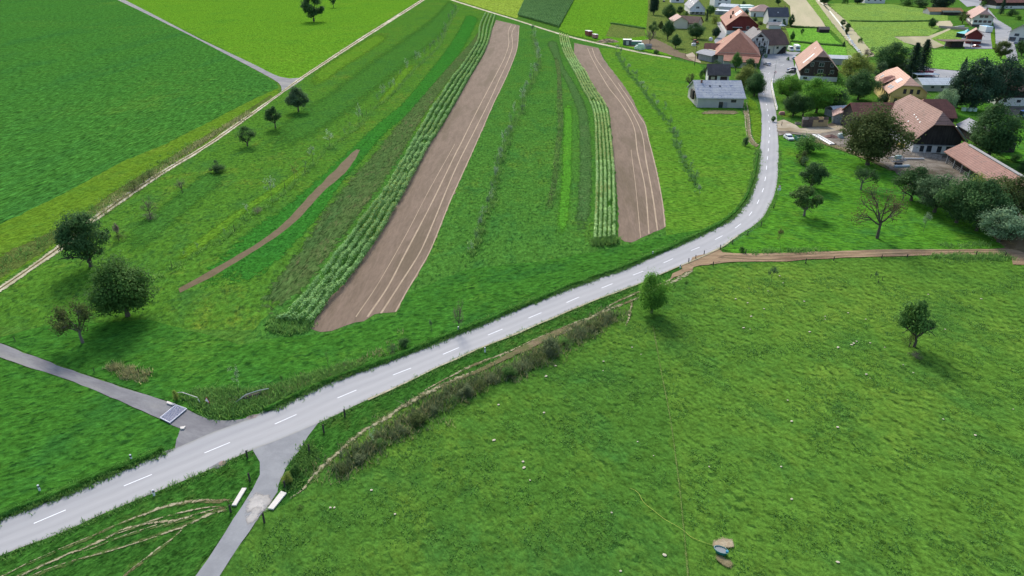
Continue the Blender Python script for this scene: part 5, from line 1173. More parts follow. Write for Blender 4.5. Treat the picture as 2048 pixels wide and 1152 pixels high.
# E  grey metal shed with rounded roof
gx, gy = G(1408, 124); rE = math.atan2(G(1422,125.4)[1]-G(1395.7,119.2)[1], G(1422,125.4)[0]-G(1395.7,119.2)[0])
c0 = np.array(G(1395.7,119.2)); c1 = np.array(G(1422.5,125.4)); dE = c1 - c0; LE = float(np.linalg.norm(dE)); E_ = empty('metal_shed', c0[0], c0[1], math.atan2(dE[1], dE[0]))
tag(E_, 'grey board shed with a rounded grey roof left of the red hipped farmhouse', 'shed')
dep = 9.0
MB().prism_x([(0,-.1),(dep,-.1),(dep,3.2),(0,3.3)], 0, LE).build('wall', W_GREYWOOD, E_)
arc = [(-0.9 + (dep + 1.8) * t, 3.25 + 1.9 * math.sin(math.pi * (t * .82 + .09)) - .5) for t in np.linspace(0, 1, 12)]
MB().prism_x(arc + [(y, z - .15) for y, z in reversed(arc)], -1.6, LE + .9).build('roof', R_LEAD, E_)
MB().box(.5, LE - .5, 5.4, 6.4, 4.72, 4.82).build('roof_light', plain('yellowed_sheet', (.72,.66,.42)), E_)
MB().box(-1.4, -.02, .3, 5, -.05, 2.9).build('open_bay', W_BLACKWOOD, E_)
# F  dark red wing left of the farmhouse
F_, rF, DF = house('farm_wing', 'low dark red tiled wing between the grey shed and the red hipped farmhouse', 'outbuilding', (106.8,385.0,1.35,12.6,9.0,3.4,6.6,.01,.01), R_DKRED, W_REDWOOD, oe=.5, og=.4, back_hip=False)
MB().box(-1.5, 5.8, -6.4, -3.9, 2.3, 2.4).build('sheet_canopy', SKYL, F_)
# G half-timbered house
fG = (131.9,401.0,-0.12,24.0,10.8,7.3,11.9,.01,.01)
Gh, rG, DG = house('half_timbered_house', 'half-timbered house with a grey gable roof behind the red hipped farmhouse', 'house', fG, R_GREY, W_WHITE, oe=.7, og=1.0, back_hip=False,
      front=[(-1.5,7.3,.9,1.1),(1.5,7.3,.9,1.1),(-2.6,4.9,.9,1.2),(0,4.9,.9,1.2),(2.6,4.9,.9,1.2),(-2.6,1.9,.9,1.2),(2.6,1.9,.9,1.2)], frame=FR_DARK)
mb = MB(); P = DG['x1']
for y in np.linspace(-3.9, 3.9, 7): mb.box(P + .003, P + .05, y - .11, y + .11, 0, 7.6 - abs(y) * .1)
for z in (1.6, 4.0, 6.6): mb.box(P + .003, P + .065, -4.0, 4.0, z - .13, z + .13)
for y0, y1 in ((-3.9,-2.6),(2.6,3.9)): 
    for zb in (1.8, 4.3): mb.tube([(P + .03, y0, zb), (P + .03, y1, zb + 1.8)], .09, 4)
mb.build('timber_frame', FR_DARK, Gh); MB().prism_x([(-1.9,8.95),(1.9,8.95),(0,10.6)], P + .003, P + .04).build('gable_boards', W_BLACKWOOD, Gh)
MB().box(2, 3.2, -.6, .6, 11.4, 12.6).build('chimney', BRICK, rG)
# H big brown roof
fH = (139.3,400.3,1.80,14.6,15.56,4.77,11.74,1.6,2.5)
H_, rH, DH = house('coach_house', 'wide house with a big brown roof over open garages at the village square', 'house', fH, R_BROWN, W_CREAM, oe=1.3, og=.8,
      left=[(1.2,2.7,1.1,.9)], frame=FR_DARK)
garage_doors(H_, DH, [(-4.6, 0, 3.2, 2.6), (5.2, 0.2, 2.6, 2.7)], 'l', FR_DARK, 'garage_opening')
mb = MB(); mb.prism_y([(1.2, 0), (4.2, 0), (5.9, 3.6), (5.0, 3.6)], -DH['yw']-1.1, -DH['yw']-.06); mb.build('outside_stair', W_BLACKWOOD, H_)
for x in (-1.5, 6.2): MB().box(x-.12, x+.12, -DH['W']/2+.2, -DH['W']/2+.44, 0, 4.6).build('roof_column', W_GREYWOOD, H_)
# I  dark red barn house
fI = (151.36,499.72,-0.19,54.4,21.0,5.4,13.49,5.08,2.17)
I_, rI, DI = house('red_barn_house', 'dark red barn house with a rust-red roof and a square white panel on it', 'house', fI, R_RED, W_REDWOOD, W_WHITE, 2.5, oe=1.0, og=1.0,
      front=[(3.2,3.6,1.6,1.6),(6.0,3.0,1.2,1.4)])
on_roof(rI, DI, 5.0, 17.0, .62, .93, -1, SKYL, 'white_roof_panel'); MB().box(DI['x1']+.05, DI['x1']+2.6, -6.2, -.4, 4.6, 4.75).build('awning', SKYL, I_)
garage_doors(I_, DI, [(-3.3, 2.5, 5.0, 1.9)], 'f', FR_DARK, 'balcony_opening')
for u, v in ((0, -4.6), (10.5, -6.6)):
    zr = DI['he'] + (DI['W']/2 - abs(v)) * DI['slope']; MB().box(u-.5, u+.5, v-.5, v+.5, zr-.3, zr+2.0).build('chimney', FR_DARK, rI)
# low red roofs between the barn house and the farmhouse
house('garden_shed', 'low dark red roofed shed at the foot of the red barn house', 'shed', (127.0,430.0,-0.2,13,9,2.6,4.6,.01,.01), R_DKRED, W_REDWOOD, oe=.5, og=.5, back_hip=False)
house('garden_shed', 'brown hipped shed between the red barn house and the big brown roof', 'shed', (152.5,443.0,1.5,12,10,2.8,6.4,3.0,3.4), R_BROWN, W_BLACKWOOD, oe=.5, og=.5)
# J white house with dark blue-grey roof
fJ = (187.74,534.05,1.55,14.79,13.1,5.6,11.3,.01,.01)
J_, rJ, DJ = house('white_house', 'white house under a plain dark blue-grey roof beside the stubble field', 'house', fJ, R_BLUE, W_WHITE, oe=.8, og=.5, back_hip=False,
      left=[(4.0,2.6,1.5,1.5),(-2.4,2.2,2.0,1.6),(.4,.5,1.4,1.9)], frame=BLUEP)
on_roof(rJ, DJ, -.6, .1, .42, .5, -1, SKYL, 'skylight'); MB().box(5.0, 5.5, .2, .7, 11.0, 12.4).build('chimney', BRICK, rJ)
MB().box(-6, -1, -9, -DJ['yw']-.06, 2.3, 2.4).build('balcony', W_WHITE, J_)
house('annex', 'small dark-roofed annex in front of the blue-roofed white house', 'outbuilding', (178.0,508.0,1.5,9,7,2.5,4.2,.01,.01), R_CREAM, W_WHITE, oe=.4, og=.4, back_hip=False)
# K salmon hip roof
house('salmon_roof_house', 'white bungalow with a salmon hipped roof behind the blue-roofed house', 'house', (196.0,592.0,1.35,19,19,4.2,8.4,8.0,4.1), R_PINK, W_WHITE, oe=.9, og=.9, left=[(-5.5,.3,1.2,2.3),(3,1.2,1.6,1.3)], frame=SHUT)
# L greenhouse
gx, gy = G(1503, 24.5)
L_ = empty('greenhouse', gx, gy, 0.05); tag(L_, 'pale mint greenhouse with two flat bays left of the salmon-roofed bungalow', 'greenhouse')
MINT = plain('mint_sheet', (.46,.60,.54), .3); 
MB().bbox(-8, 8, 0, 9, 0, 3.4, .2).build('front_bay', MINT, L_); MB().bbox(-9, 6, 11, 22, 0, 4.2, .2).build('rear_bay', MINT, L_)
MB().box(-8.2, 8.2, -.2, .3, 3.2, 3.5).build('gutter', SKYL, L_)
mb = MB()
for x in np.linspace(-8, 8, 11): mb.box(x-.06, x+.06, -.08, -.01, 0, 3.2)
mb.build('glazing_bars', FR_WHITE, L_)
# M house with solar panels
M_, rM, DM = house('panel_roof_house', 'grey-white house with skylights and rails on its pale roof at the top of the village', 'house', (150.62,623.32,-0.12,44.0,13.0,4.2,10.9,.01,.01), R_LEAD, W_WHITE, oe=.6, og=.6, back_hip=False,
      front=[(-3.4,.6,2.2,1.9),(0,.6,2.2,1.9),(3.2,.6,1.6,1.9),(0,4.6,2.4,1.4)], frame=FR_WHITE)
for u in (-12, 2, 14): on_roof(rM, DM, u, u + 3, .5, .62, -1, SKYL, 'skylight')
for u in (-4, 9): on_roof(rM, DM, u, u + .7, .05, .95, -1, PANEL, 'dark_rail')
mb = MB(); P = DM['x1']; mb.tube([(P+3.5,-5.5,2.2),(P+.1,-1,6.8)], .12, 5); mb.tube([(P+3.5,5.0,2.2),(P+.1,1,6.8)], .12, 5); mb.box(P+.01, P+3.6, -6.2, 5.8, 2.3, 2.42); mb.build('conservatory_frame', FR_WHITE, M_)
# N twin cream houses
fN = (114.84,516.1,-0.06,21.4,10.9,4.66,7.9,.01,.01)
N_, rN, DN = house('cream_house', 'left cream house of the twin pair, gable towards the meadow', 'house', fN, R_CREAM if False else R_PINK, W_CREAM, oe=.9, og=.9, back_hip=False)
gx, gy = G(1384, 57)
house('cream_house', 'right cream house of the twin pair, brown roof sloping down to the left', 'house', (gx, gy + 6, 0.95, 15, 11, 3.4, 7.4, .01, .01), R_BROWN, W_CREAM, oe=.9, og=.7, back_hip=False, left=[(-3,1,1.2,1.2),(2,1,1.2,1.2)])
# O white house with dark windows, top
gx, gy = G(1444, 15)
house('white_house', 'tall white house with rows of dark windows, cut by the top edge', 'house', (gx, gy + 8, 1.62, 15, 15, 8.2, 11.5, .01, .01), R_LEAD, W_WHITE, oe=.5, og=.4, back_hip=False,
      left=[(-2.5,5.4,2.2,1.2),(2.8,5.4,2.2,1.2),(-2.5,2.4,2.6,1.3),(3.6,.8,1.2,2.8)], frame=BLUEP)
gx, gy = G(1444, 30)
O2 = empty('garage', gx, gy, -.5); tag(O2, 'flat white-roofed garage between the tall white house and the red barn house', 'garage')
MB().box(-6, 6, 0, 9, -.1, 2.8).build('wall', W_CONC, O2); MB().bbox(-6.4, 6.4, -.5, 9.4, 2.8, 3.1, .06).build('roof', R_WHITE, O2); MB().box(-3, 1, -.06, -.003, 0, 2.3).build('door', W_GREYWOOD, O2)
gx, gy = G(1462, 22)
house('annex', 'white sheet-roofed annex behind the ridge of the red barn house', 'outbuilding', (gx, gy + 5, 0.9, 16, 10, 3.2, 5.2, .01, .01), R_WHITE, W_WHITE, oe=.4, og=.4, back_hip=False)
gx, gy = G(1356, 6)
house('white_house', 'small white house at the top edge left of the house with roof panels', 'house', (gx, gy + 6, 1.5, 13, 11, 5.0, 8.4, .01, .01), R_GREY, W_WHITE, oe=.5, og=.5, back_hip=False, left=[(0,1.5,2.4,2.2)], frame=BLUEP)
# Q yellow house
fQ = (148.49,275.42,-0.27,33.0,13.88,5.33,10.7,4.82,2.23)
Q_, rQ, DQ = house('yellow_house', 'yellow house with a salmon half-hipped roof and a brown dormer', 'house', fQ, R_YELL, W_YELLOW, oe=1.1, og=1.2,
      front=[(-1.6,5.4,.9,1.5),(.6,5.4,.9,1.5),(2.9,5.4,.9,1.5),(-4,2.0,.9,1.5),(-1.6,2.0,.9,1.5),(1.0,2.0,.9,1.5)], left=[(x,2.6,.8,1.7) for x in (-8,-4,0,4,7.5,10.5,13)], frame=SHUT, shutters=None)
on_roof(rQ, DQ, 5.5, 9.5, .50, .74, -1, PANEL if False else plain('solar_collector', (.42,.52,.62), .15), 'solar_collector')
for u, a in ((-12.0,.22),(7.2,.14),(10.2,.16)): on_roof(rQ, DQ, u, u + 1.9, a, a + .16, -1, GLASS, 'skylight')
mb = MB(); mb.add([(-4.5,-7.3,6.4),(3.5,-7.3,6.4),(3.5,-3.2,8.6),(-4.5,-3.2,8.6),(-.5,-6.2,8.3),(-.5,-2.6,8.9)], [(0,1,4),(1,2,5,4),(3,0,4,5),(2,3,5),(0,3,2,1)]); mb.build('dormer_roof', R_DKRED, rQ)
MB().box(-3.4, 2.4, -6.7, -3.4, 4.9, 6.38).build('dormer_wall', W_YELLOW, rQ)
mb = MB(); P = DQ['x1']; mb.box(P+.01, P+1.6, -5.2, 5.6, 4.3, 4.42)
for y in np.linspace(-5.2, 5.6, 9): mb.box(P+1.5, P+1.6, y-.05, y+.05, 4.42, 5.3)
mb.box(P+1.5, P+1.6, -5.2, 5.6, 5.3, 5.4); mb.build('balcony', W_YELLOW, Q_)
# R farm barn
fR = (125.33,215.96,-0.13,31.58,14.6,3.7,11.61,3.15,2.96)
R_, rR, DR = house('farm_barn', 'big farm barn with ribbed red-brown roof and dark board gable', 'barn', fR, R_BARN, W_BLACKWOOD, W_WHITE, 2.4, oe=1.0, og=1.3,
      front=[(-3.9,.5,.9,1.5),(-1.9,.5,1.2,1.6),(.9,.4,1.0,1.6),(3.6,.6,1.6,1.4)], frame=FR_DARK)
for u, a in ((1.5,.56),(3.8,.53),(5.8,.50),(8.2,.47),(2.6,.33)): on_roof(rR, DR, u, u + .5, a, a + .035, -1, SKYL, 'glass_tile')
MB().box(DR['x1']+.01, DR['x1']+.3, -5.6, 5.6, 2.3, 2.5).build('ledge', W_GREYWOOD, R_)
mb = MB(); mb.tube([(DR['x1']+1.4,3.2,8.3),(DR['x1']+1.4,7.4,4.0)], .18, 4); mb.build('barge_board', METAL, R_)
fS = (122.2,233.5,1.59,16.5,10.0,5.0,8.63,.01,.01)
S_, rS, DS = house('barn_wing', 'low ridge-roofed wing joined to the left of the big farm barn', 'barn', (119.5,231.5,1.59,19.5,10.0,4.9,8.4,.01,.01), R_BROWN if False else R_DKRED, W_BLACKWOOD, oe=.8, og=.4, back_hip=False)
house('barn_wing', 'small red roof rising behind the right slope of the farm barn', 'barn', (138.0,233.0,1.5,11,12,4.5,9.2,2.0,2.0), R_DKRED, W_BLACKWOOD, oe=.6, og=.6)
gx, gy = G(1912, 262)
house('lean_to', 'grey-roofed lean-to along the right side of the farm barn', 'outbuilding', (145.0,214.0,-0.13,25,7,2.4,4.6,.01,.01), R_LEAD, W_BLACKWOOD, oe=.4, og=.4, back_hip=False)
# T long shed
fT = (122.9,174.5,-0.13,36.0,9.4,3.0,5.9,.01,.01)
T_, rT, DT = house('cattle_shed', 'long open-sided cattle shed with a ribbed red roof at the right edge', 'shed', fT, R_LONG, W_BLACKWOOD, oe=1.6, og=1.0, back_hip=False)
on_roof(rT, DT, -14.5, 17.5, .9, 1.0, -1, plain('grey_ridge_sheet', (.27,.27,.27), .8), 'ridge_vent', .3)
for x in np.linspace(-16, 16, 8): MB().box(x-.12, x+.12, -4.3, -4.06, 0, 3.0).build('roof_column', W_GREYWOOD, T_)
mb = MB()
for x in np.linspace(-15.5, 15.5, 16): mb.box(x-.04, x+.04, -4.02, -3.95, 0, 1.2)
for z in (.4,.8,1.2): mb.box(-16, 16, -4.03, -3.97, z-.03, z+.03)
mb.build('feed_barrier', METAL, T_)
# U far right barn
gx, gy = G(2058, 212)
fU = (gx + 1, gy + 11, -0.05, 32, 22, 7.0, 14.0, 4.0, 4.0)
U_, rU, DU = house('right_barn', 'brown-roofed barn with black boards over a white wall at the right edge', 'barn', (gx, gy + 8, 1.5, 26, 22, 6.0, 12.5, 5.0, 3.6), R_BROWN, W_BLACKWOOD, W_WHITE, 3.2, oe=1.6, og=1.4,
      left=[(-9.5,1.6,1.2,.8),(-4.5,1.6,1.2,.8)], frame=FR_DARK)
garage_doors(U_, DU, [(-10.5, .0, 2.0, 1.2)], 'l', FR_DARK, 'hatch')
# V chalet
fV = (333.02,534.66,-0.43,41.7,15.0,5.49,11.2,3.26,2.87)
V_, rV, DV = house('white_chalet', 'white chalet with a pink half-hipped roof and a row of shuttered windows', 'house', fV, R_PINK, W_WHITE, plain('dark_plinth', (.07,.06,.06)), 1.6, oe=1.6, og=2.0,
      front=[(-1.4,6.0,1.0,1.5),(1.4,6.0,1.0,1.5),(-4.2,2.9,.9,1.4),(-1.5,2.9,.9,1.4),(1.3,2.9,.9,1.4),(4.1,2.9,.9,1.4)], shutters=FR_DARK, frame=SHUT)
zr = DV['he'] + (DV['W']/2 - 1) * DV['slope']
MB().box(14.5, 15.5, .5, 1.5, zr - .5, zr + 1.6).build('chimney', BRICK, rV)
fW = (273.16,432.64,-1.01,9.4,8.4,4.19,8.3,.01,.01)
gx, gy = G(1955, 89)
W_, rW, DW = house('small_chalet', 'small chalet outbuilding with a pink gable roof below the white chalet', 'house', (gx, gy + 5, -0.5, 11, 9.6, 4.6, 8.4, .01, .01), R_PINK, W_REDWOOD, oe=1.0, og=1.0, back_hip=False)
MB().box(DW['x1']+.01, DW['x1']+1.2, -3.6, 3.6, 1.9, 2.7).build('balcony', W_WHITE, W_)
gx, gy = G(1913, 95)
X_ = empty('carport', gx, gy, 0.03); tag(X_, 'flat brown-roofed carport below the turquoise party tent', 'carport')
MB().bbox(-9, 8, -2, 6, 3.4, 3.7, .08).build('roof', R_CREAM if False else R_BROWN, X_); MB().box(-3.6, 3.2, -.5, 5.5, 0, 3.4).build('cabin', W_BLACKWOOD, X_)
for x in (-8, 7): MB().box(x-.1, x+.1, -1.6, -1.4, 0, 3.4).build('post', W_GREYWOOD, X_)
gx, gy = G(1931, 76)
Y_ = empty('party_tent', gx, gy, 0.1); tag(Y_, 'turquoise party tent beside the small chalet outbuilding', 'tent')
TURQ = plain('turquoise_canvas', (.10,.48,.50), .6)
mb = MB(); mb.add([(-4,-4,2.8),(4,-4,2.8),(4,4,2.8),(-4,4,2.8),(-1.2,-1.2,4.0),(1.2,-1.2,4.0),(1.2,1.2,4.0),(-1.2,1.2,4.0),(0,0,5.4)], [(0,1,5,4),(1,2,6,5),(2,3,7,6),(3,0,4,7),(4,5,8),(5,6,8),(6,7,8),(7,4,8),(0,3,2,1)]); mb.build('canopy', TURQ, Y_)
for x in (-3.9, 3.9):
    for y in (-3.9, 3.9): MB().tube([(x, y, 0), (x, y, 2.8)], .06, 6).build('pole', METAL, Y_)
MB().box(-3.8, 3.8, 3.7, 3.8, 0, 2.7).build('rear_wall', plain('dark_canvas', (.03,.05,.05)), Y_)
gx, gy = G(1977, 66)
MB_ = MB().bbox(-2.2, 2.2, 0, 8.0, 0.5, 3.9, .1); CT = empty('box_trailer', gx, gy, 0.0); tag(CT, 'white and light blue box trailer parked beside the white chalet', 'trailer')
MB_.build('body', FR_WHITE, CT); MB().box(-2.1, 2.1, .1, 7.9, 3.9, 3.96).build('roof_sheet', plain('light_blue_sheet', (.30,.58,.72), .4), CT)
for x in (-2.0, 1.7):
    for y in (2.5, 5.5): MB().prism_x([(y + .5 * math.cos(t), .5 + .5 * math.sin(t)) for t in np.linspace(0, 2 * math.pi, 12, endpoint=False)], x, x + .3).build('wheel', FR_DARK, CT)
# Z long brown roof top right, AA right edge house, AB top white houses
gx, gy = G(2030, 18)
house('brown_roof_house', 'long brown-roofed house at the top right corner', 'house', (gx, gy + 14, 1.62, 34, 24, 5.0, 11, 5, 4), R_DKRED, W_BLACKWOOD, W_WHITE, 2.2, oe=1.6, og=1.4, left=[(-6,.6,1.6,1.2),(-2,.6,1.6,1.2)])
gx, gy = G(2052, 82)
house('edge_house', 'white house with a beige roof cut by the right edge beside the road', 'house', (gx, gy + 3, -0.75, 26, 14, 5.2, 10.0, .01, .01), R_CREAM, W_WHITE, oe=1.2, og=1.2, back_hip=False, front=[(-3.6,.6,3.2,2.0),(1,.6,2.4,2.0),(-2,3.4,2.2,1.3)], frame=BLUEP)
gx, gy = G(1750, 7)
house('white_house', 'long white house at the top edge above the far meadow', 'house', (gx, gy + 7, 1.58, 20, 13, 5.4, 8.6, .01, .01), R_GREY, W_WHITE, oe=.5, og=.5, back_hip=False, left=[(-6,2.2,1.8,1.6),(0,2.2,1.8,1.6),(5,2.2,1.8,1.6)])
gx, gy = G(1927, 32)
house('orange_shed', 'low orange-brown shed roof left of the white chalet', 'shed', (gx - 9, gy + 14, 1.45, 26, 14, 2.6, 5.0, .01, .01), tiles('orange_brown_sheet', (.30,.15,.05), (.38,.20,.07), .5, 3.0, .3, .15), W_GREYWOOD, oe=.4, og=.4, back_hip=False)
gx, gy = G(1906, 58)
SH = empty('low_wall', gx, gy, -.75); tag(SH, 'curved pinkish retaining wall left of the white chalet', 'wall')
MB().bbox(-9, 9, -.4, .4, 0, 1.6, .06).build('wall', plain('pink_stone', (.45,.35,.30)), SH)
WR = empty('retaining_wall', *G(1915, 56), .62); tag(WR, 'white capped garden wall running up to the white chalet', 'wall')
MB().bbox(-9, 9, -.3, .3, 0, 1.3, .05).build('wall', W_WHITE, WR)
gx, gy = G(1899, 30)
house('green_shed', 'dark green garden shed beside the big black-green tree', 'shed', (gx, gy, 1.5, 14, 8, 2.4, 3.4, .01, .01), plain('dark_green_felt', (.05,.08,.06), .8), W_BLACKWOOD, oe=.3, og=.3, back_hip=False)
gx, gy = G(1649, 66)
house('garden_hut', 'small grey-roofed hut on the lawn edge by the stubble field', 'hut', (gx, gy + 3, 1.5, 7.0, 6, 2.2, 3.6, .01, .01), R_DARK, W_BLACKWOOD, oe=.3, og=.3, back_hip=False)
# white flat buildings right of the yellow house
gx, gy = G(1872, 183)
house('white_roof_shed', 'long white-roofed shed right of the yellow house', 'shed', (gx + 2, gy + 5, 1.56, 16, 10, 2.6, 4.6, .01, .01), R_WHITE, W_CONC, oe=.3, og=.3, back_hip=False, left=[(-3.6,1.4,1.0,.6),(.4,1.4,1.0,.6)], frame=FR_DARK)
gx, gy = G(1854, 162)
WC = empty('flat_canopy', gx, gy, .0); tag(WC, 'flat white canopy between the white-roofed shed and the red trailer', 'canopy')
MB().bbox(-5, 5, 0, 4.5, 2.5, 2.75, .06).build('roof', R_WHITE, WC)
for x in (-4.7, 4.7):
    for y in (.3, 4.2): MB().box(x-.08, x+.08, y-.08, y+.08, 0, 2.5).build('post', METAL, WC)
# roofs among the trees by the crate stacks
gx, gy = G(1683, 247)
house('crate_store', 'small pinkish-roofed store right of the stacked crates', 'shed', (gx + .5, gy + 3, -.35, 9, 5.5, 2.6, 4.0, .01, .01), R_PINK, W_GREYWOOD, oe=.3, og=.3, back_hip=False)
gx, gy = G(1690, 236)
WT = empty('arched_store', gx, gy + 4, .25); tag(WT, 'grey-white arched sheet roof between the pink store and the crate stacks', 'shed')
ar = [(-2.6 + 5.2 * t, 2.2 + 1.3 * math.sin(math.pi * t)) for t in np.linspace(0, 1, 12)]
MB().prism_x(ar + [(y * .98, z - .1) for y, z in reversed(ar)], -5, 5).build('roof', R_LEAD if False else plain('white_grey_sheet', (.5,.5,.5), .5), WT); MB().box(-4.8, 4.8, -2.5, 2.5, 0, 2.2).build('wall', W_GREYWOOD, WT)
gx, gy = G(1655, 140)
GA = empty('flat_annex', gx + 33.5, gy - 6, -.29); 
gx, gy = G(1686, 130)
GA.location = (gx, gy, 0); tag(GA, 'flat grey-roofed garage at the right side of the wooden barn', 'garage')
MB().box(-6, 4, 0, 12, 0, 2.6).build('wall', W_CONC, GA); MB().bbox(-6.4, 4.4, -.4, 12.4, 2.6, 2.9, .06).build('roof', plain('grey_flat_roof', (.33,.36,.38), .7), GA)
# ================================================================== VEHICLES AND SMALL THINGS
TYRE = plain('tyre_rubber', (.02,.02,.02), .85)
def wheel(par, x, y, r=.32, w_=.22):
    ring = [(x + r * math.cos(t), r + r * math.sin(t)) for t in np.linspace(0, 2*math.pi, 14, endpoint=False)]
    o = MB().prism_y(ring, y - w_/2, y + w_/2).build('wheel', TYRE, par)
    r2 = r * .58; MB().prism_y([(x + r2 * math.cos(t), r + r2 * math.sin(t)) for t in np.linspace(0, 2*math.pi, 10, endpoint=False)], y - w_/2 - .012, y + w_/2 + .012).build('rim', METAL, o)
def car(px, py, head, col, label, kind='hatch', name='parked_car', cat='car', L=4.3, Wd=1.8, Hh=1.5):
    """built along +x, nose at +x"""
    x, y = G(px, py); o = empty(name, x, y, head); tag(o, label, cat)
    paint = plain('car_paint_%d_%d_%d' % tuple(int(c*100) for c in col), col, .25, .0, .03, 1, .6)
    hl = L / 2; w2 = Wd / 2
    if kind == 'hatch': low = [(-hl,.35),(hl-.1,.3),(hl,.55),(hl-.15,.78),(hl*.45,.95),(-hl+.1,1.0),(-hl,.8)]; cab = [(-hl+.2,.96),(hl*.42,.93),(hl*.1,Hh),(-hl*.62,Hh)]
    elif kind == 'van': low = [(-hl,.35),(hl-.05,.3),(hl,.7),(hl-.35,1.15),(hl-.9,1.25),(-hl,1.25)]; cab = [(-hl+.02,1.23),(hl-.85,1.23),(hl-1.5,Hh),(-hl+.1,Hh)]
    else: low = [(-hl,.45),(hl-.05,.4),(hl,.8),(hl-.25,1.3),(hl-.7,1.4),(-hl,1.4)]; cab = [(-hl,1.38),(hl-.65,1.38),(hl-1.1,2.1),(hl-.6,2.5),(hl-.8,Hh),(-hl+.05,Hh)]
    MB().prism_y(low, -w2, w2).build('body', paint, o)
    k = .86
    c = MB().prism_y(cab, -w2 * .9, w2 * .9).build('cabin', paint if kind != 'hatch' else paint, o)
    zt = Hh; z0 = cab[0][1]
    g = MB()
    if kind == 'hatch':
        a = [(-hl*.5,z0+.05),(hl*.3,z0+.05),(hl*.06,zt-.1),(-hl*.5,zt-.1)]
        g.prism_y(a, -w2*.9-.015, w2*.9+.015)
        g.add([(hl*.42+.012,-w2*.78,z0+.06),(hl*.42+.012,w2*.78,z0+.06),(hl*.1+.02,w2*.78,zt-.06),(hl*.1+.02,-w2*.78,zt-.06)], [(0,1,2,3)])
        g.add([(-hl+.19,-w2*.75,z0+.1),(-hl*.62-.03,-w2*.75,zt-.08),(-hl*.62-.03,w2*.75,zt-.08),(-hl+.19,w2*.75,z0+.1)], [(0,1,2,3)])
    elif kind == 'van':
        g.prism_y([(hl-2.2,z0+.05),(hl-1.15,z0+.05),(hl-1.6,zt-.25),(hl-2.2,zt-.25)], -w2*.9-.015, w2*.9+.015)
        g.add([(hl-.84,-w2*.8,z0+.06),(hl-.84,w2*.8,z0+.06),(hl-1.42,w2*.8,zt-.12),(hl-1.42,-w2*.8,zt-.12)], [(0,1,2,3)])
    else:
        g.prism_y([(hl-1.9,1.45),(hl-1.0,1.45),(hl-1.2,2.0),(hl-1.9,2.0)], -w2*.9-.015, w2*.9+.015)
        g.add([(hl-.63,-w2*.8,1.42),(hl-.63,w2*.8,1.42),(hl-1.07,w2*.8,2.06),(hl-1.07,-w2*.8,2.06)], [(0,1,2,3)])
        g.prism_y([(-hl+1.0,1.6),(-hl+2.0,1.6),(-hl+2.0,2.1),(-hl+1.0,2.1)], -w2*.9-.015, w2*.9+.015)
    g.build('windows', GLASS, o)
    for wx in (-hl*.6, hl*.62):
        for wy in (-w2+.08, w2-.08): wheel(o, wx, wy)
    for wy in (-w2+.3, w2-.3): MB().box(hl-.12, hl+.012 if kind=='hatch' else hl+.01, wy-.16, wy+.16, .55, .72).build('headlight', SKYL, o)
    for wy in (-w2+.22, w2-.22): MB().box(-hl-.012, -hl+.06, wy-.12, wy+.12, .7, .9).build('tail_light', plain('red_lens', (.4,.02,.02), .3), o)
    return o
D90 = math.pi/2
car(1534,131, D90+.25, (.62,.63,.65), 'silver station car with a pale roof parked beside the red hipped farmhouse', 'hatch')
car(1581,146, math.pi-.1, (.02,.025,.04), 'black car parked at the left side of the wooden barn, nearer of two', 'hatch')
car(1583,141, math.pi-.1, (.03,.05,.16), 'dark blue car behind the black one beside the wooden barn', 'hatch')
car(1541,106, -D90+.2, (.6,.62,.64), 'small light grey car in front of the open garages', 'hatch', L=3.7)
car(1587.5,118, D90-.3, (.7,.7,.7), 'white car half hidden behind the wooden barn roof', 'hatch')
car(1592.5,101.5, -D90-.12, (.75,.77,.78), 'large white motorhome with a high roof beside the big brown roof', 'camper', 'motorhome', 'motorhome', L=7.2, Wd=2.4, Hh=3.1)
car(1581,101.5, -D90-.05, (.72,.72,.71), 'white delivery van left of the large motorhome', 'van', 'delivery_van', 'van', L=5.4, Wd=2.0, Hh=2.3)
car(1577,279, -D90+.05, (.75,.76,.74), 'white car parked on the grass beside the road', 'hatch', L=4.3, Wd=1.8, Hh=1.5)
car(1846,139, .05, (.72,.72,.70), 'white van behind the red trailer near the bright paddock', 'van', 'delivery_van', 'van', L=4.8)
car(2036,80, .9, (.03,.06,.25), 'dark blue car in front of the beige-roofed house at the right edge', 'hatch')
car(2031,88, .9, (.25,.28,.33), 'grey car beside the dark blue one at the right edge', 'hatch')
car(1328,4, 1.2, (.03,.03,.07), 'dark car at the top edge left of the village', 'hatch')
car(1953,95, .1, (.25,.05,.04), 'dark red car in front of the small chalet outbuilding', 'hatch')
car(1899,163, .2, (.35,.02,.03), 'red car beside the white-roofed shed', 'hatch', L=3.9)
# trailers near the top path
def trailer(px, py, head, label, L, Wd, Hh, body, top):
    x, y = G(px, py); o = empty('farm_trailer', x, y, head); tag(o, label, 'trailer')
    MB().add([(-L/2,-Wd/2*.85,.7),(L/2,-Wd/2*.85,.7),(L/2,Wd/2*.85,.7),(-L/2,Wd/2*.85,.7),(-L/2-.1,-Wd/2,Hh),(L/2+.1,-Wd/2,Hh),(L/2+.1,Wd/2,Hh),(-L/2-.1,Wd/2,Hh)], [(0,3,2,1),(4,5,6,7),(0,1,5,4),(1,2,6,5),(2,3,7,6),(3,0,4,7)]).build('body', body, o)
    MB().bbox(-L/2-.12, L/2+.12, -Wd/2-.05, Wd/2+.05, Hh, Hh+.12, .03).build('cover', top, o)
    for wx in (-L*.2, L*.2):
        for wy in (-Wd/2+.05, Wd/2-.05): wheel(o, wx, wy, .42, .3)
    MB().tube([(L/2,-.4,.7),(L/2+1.4,0,.6)], .06, 5).tube([(L/2,.4,.7),(L/2+1.4,0,.6)], .06, 5).build('drawbar', FR_DARK, o)
    return o
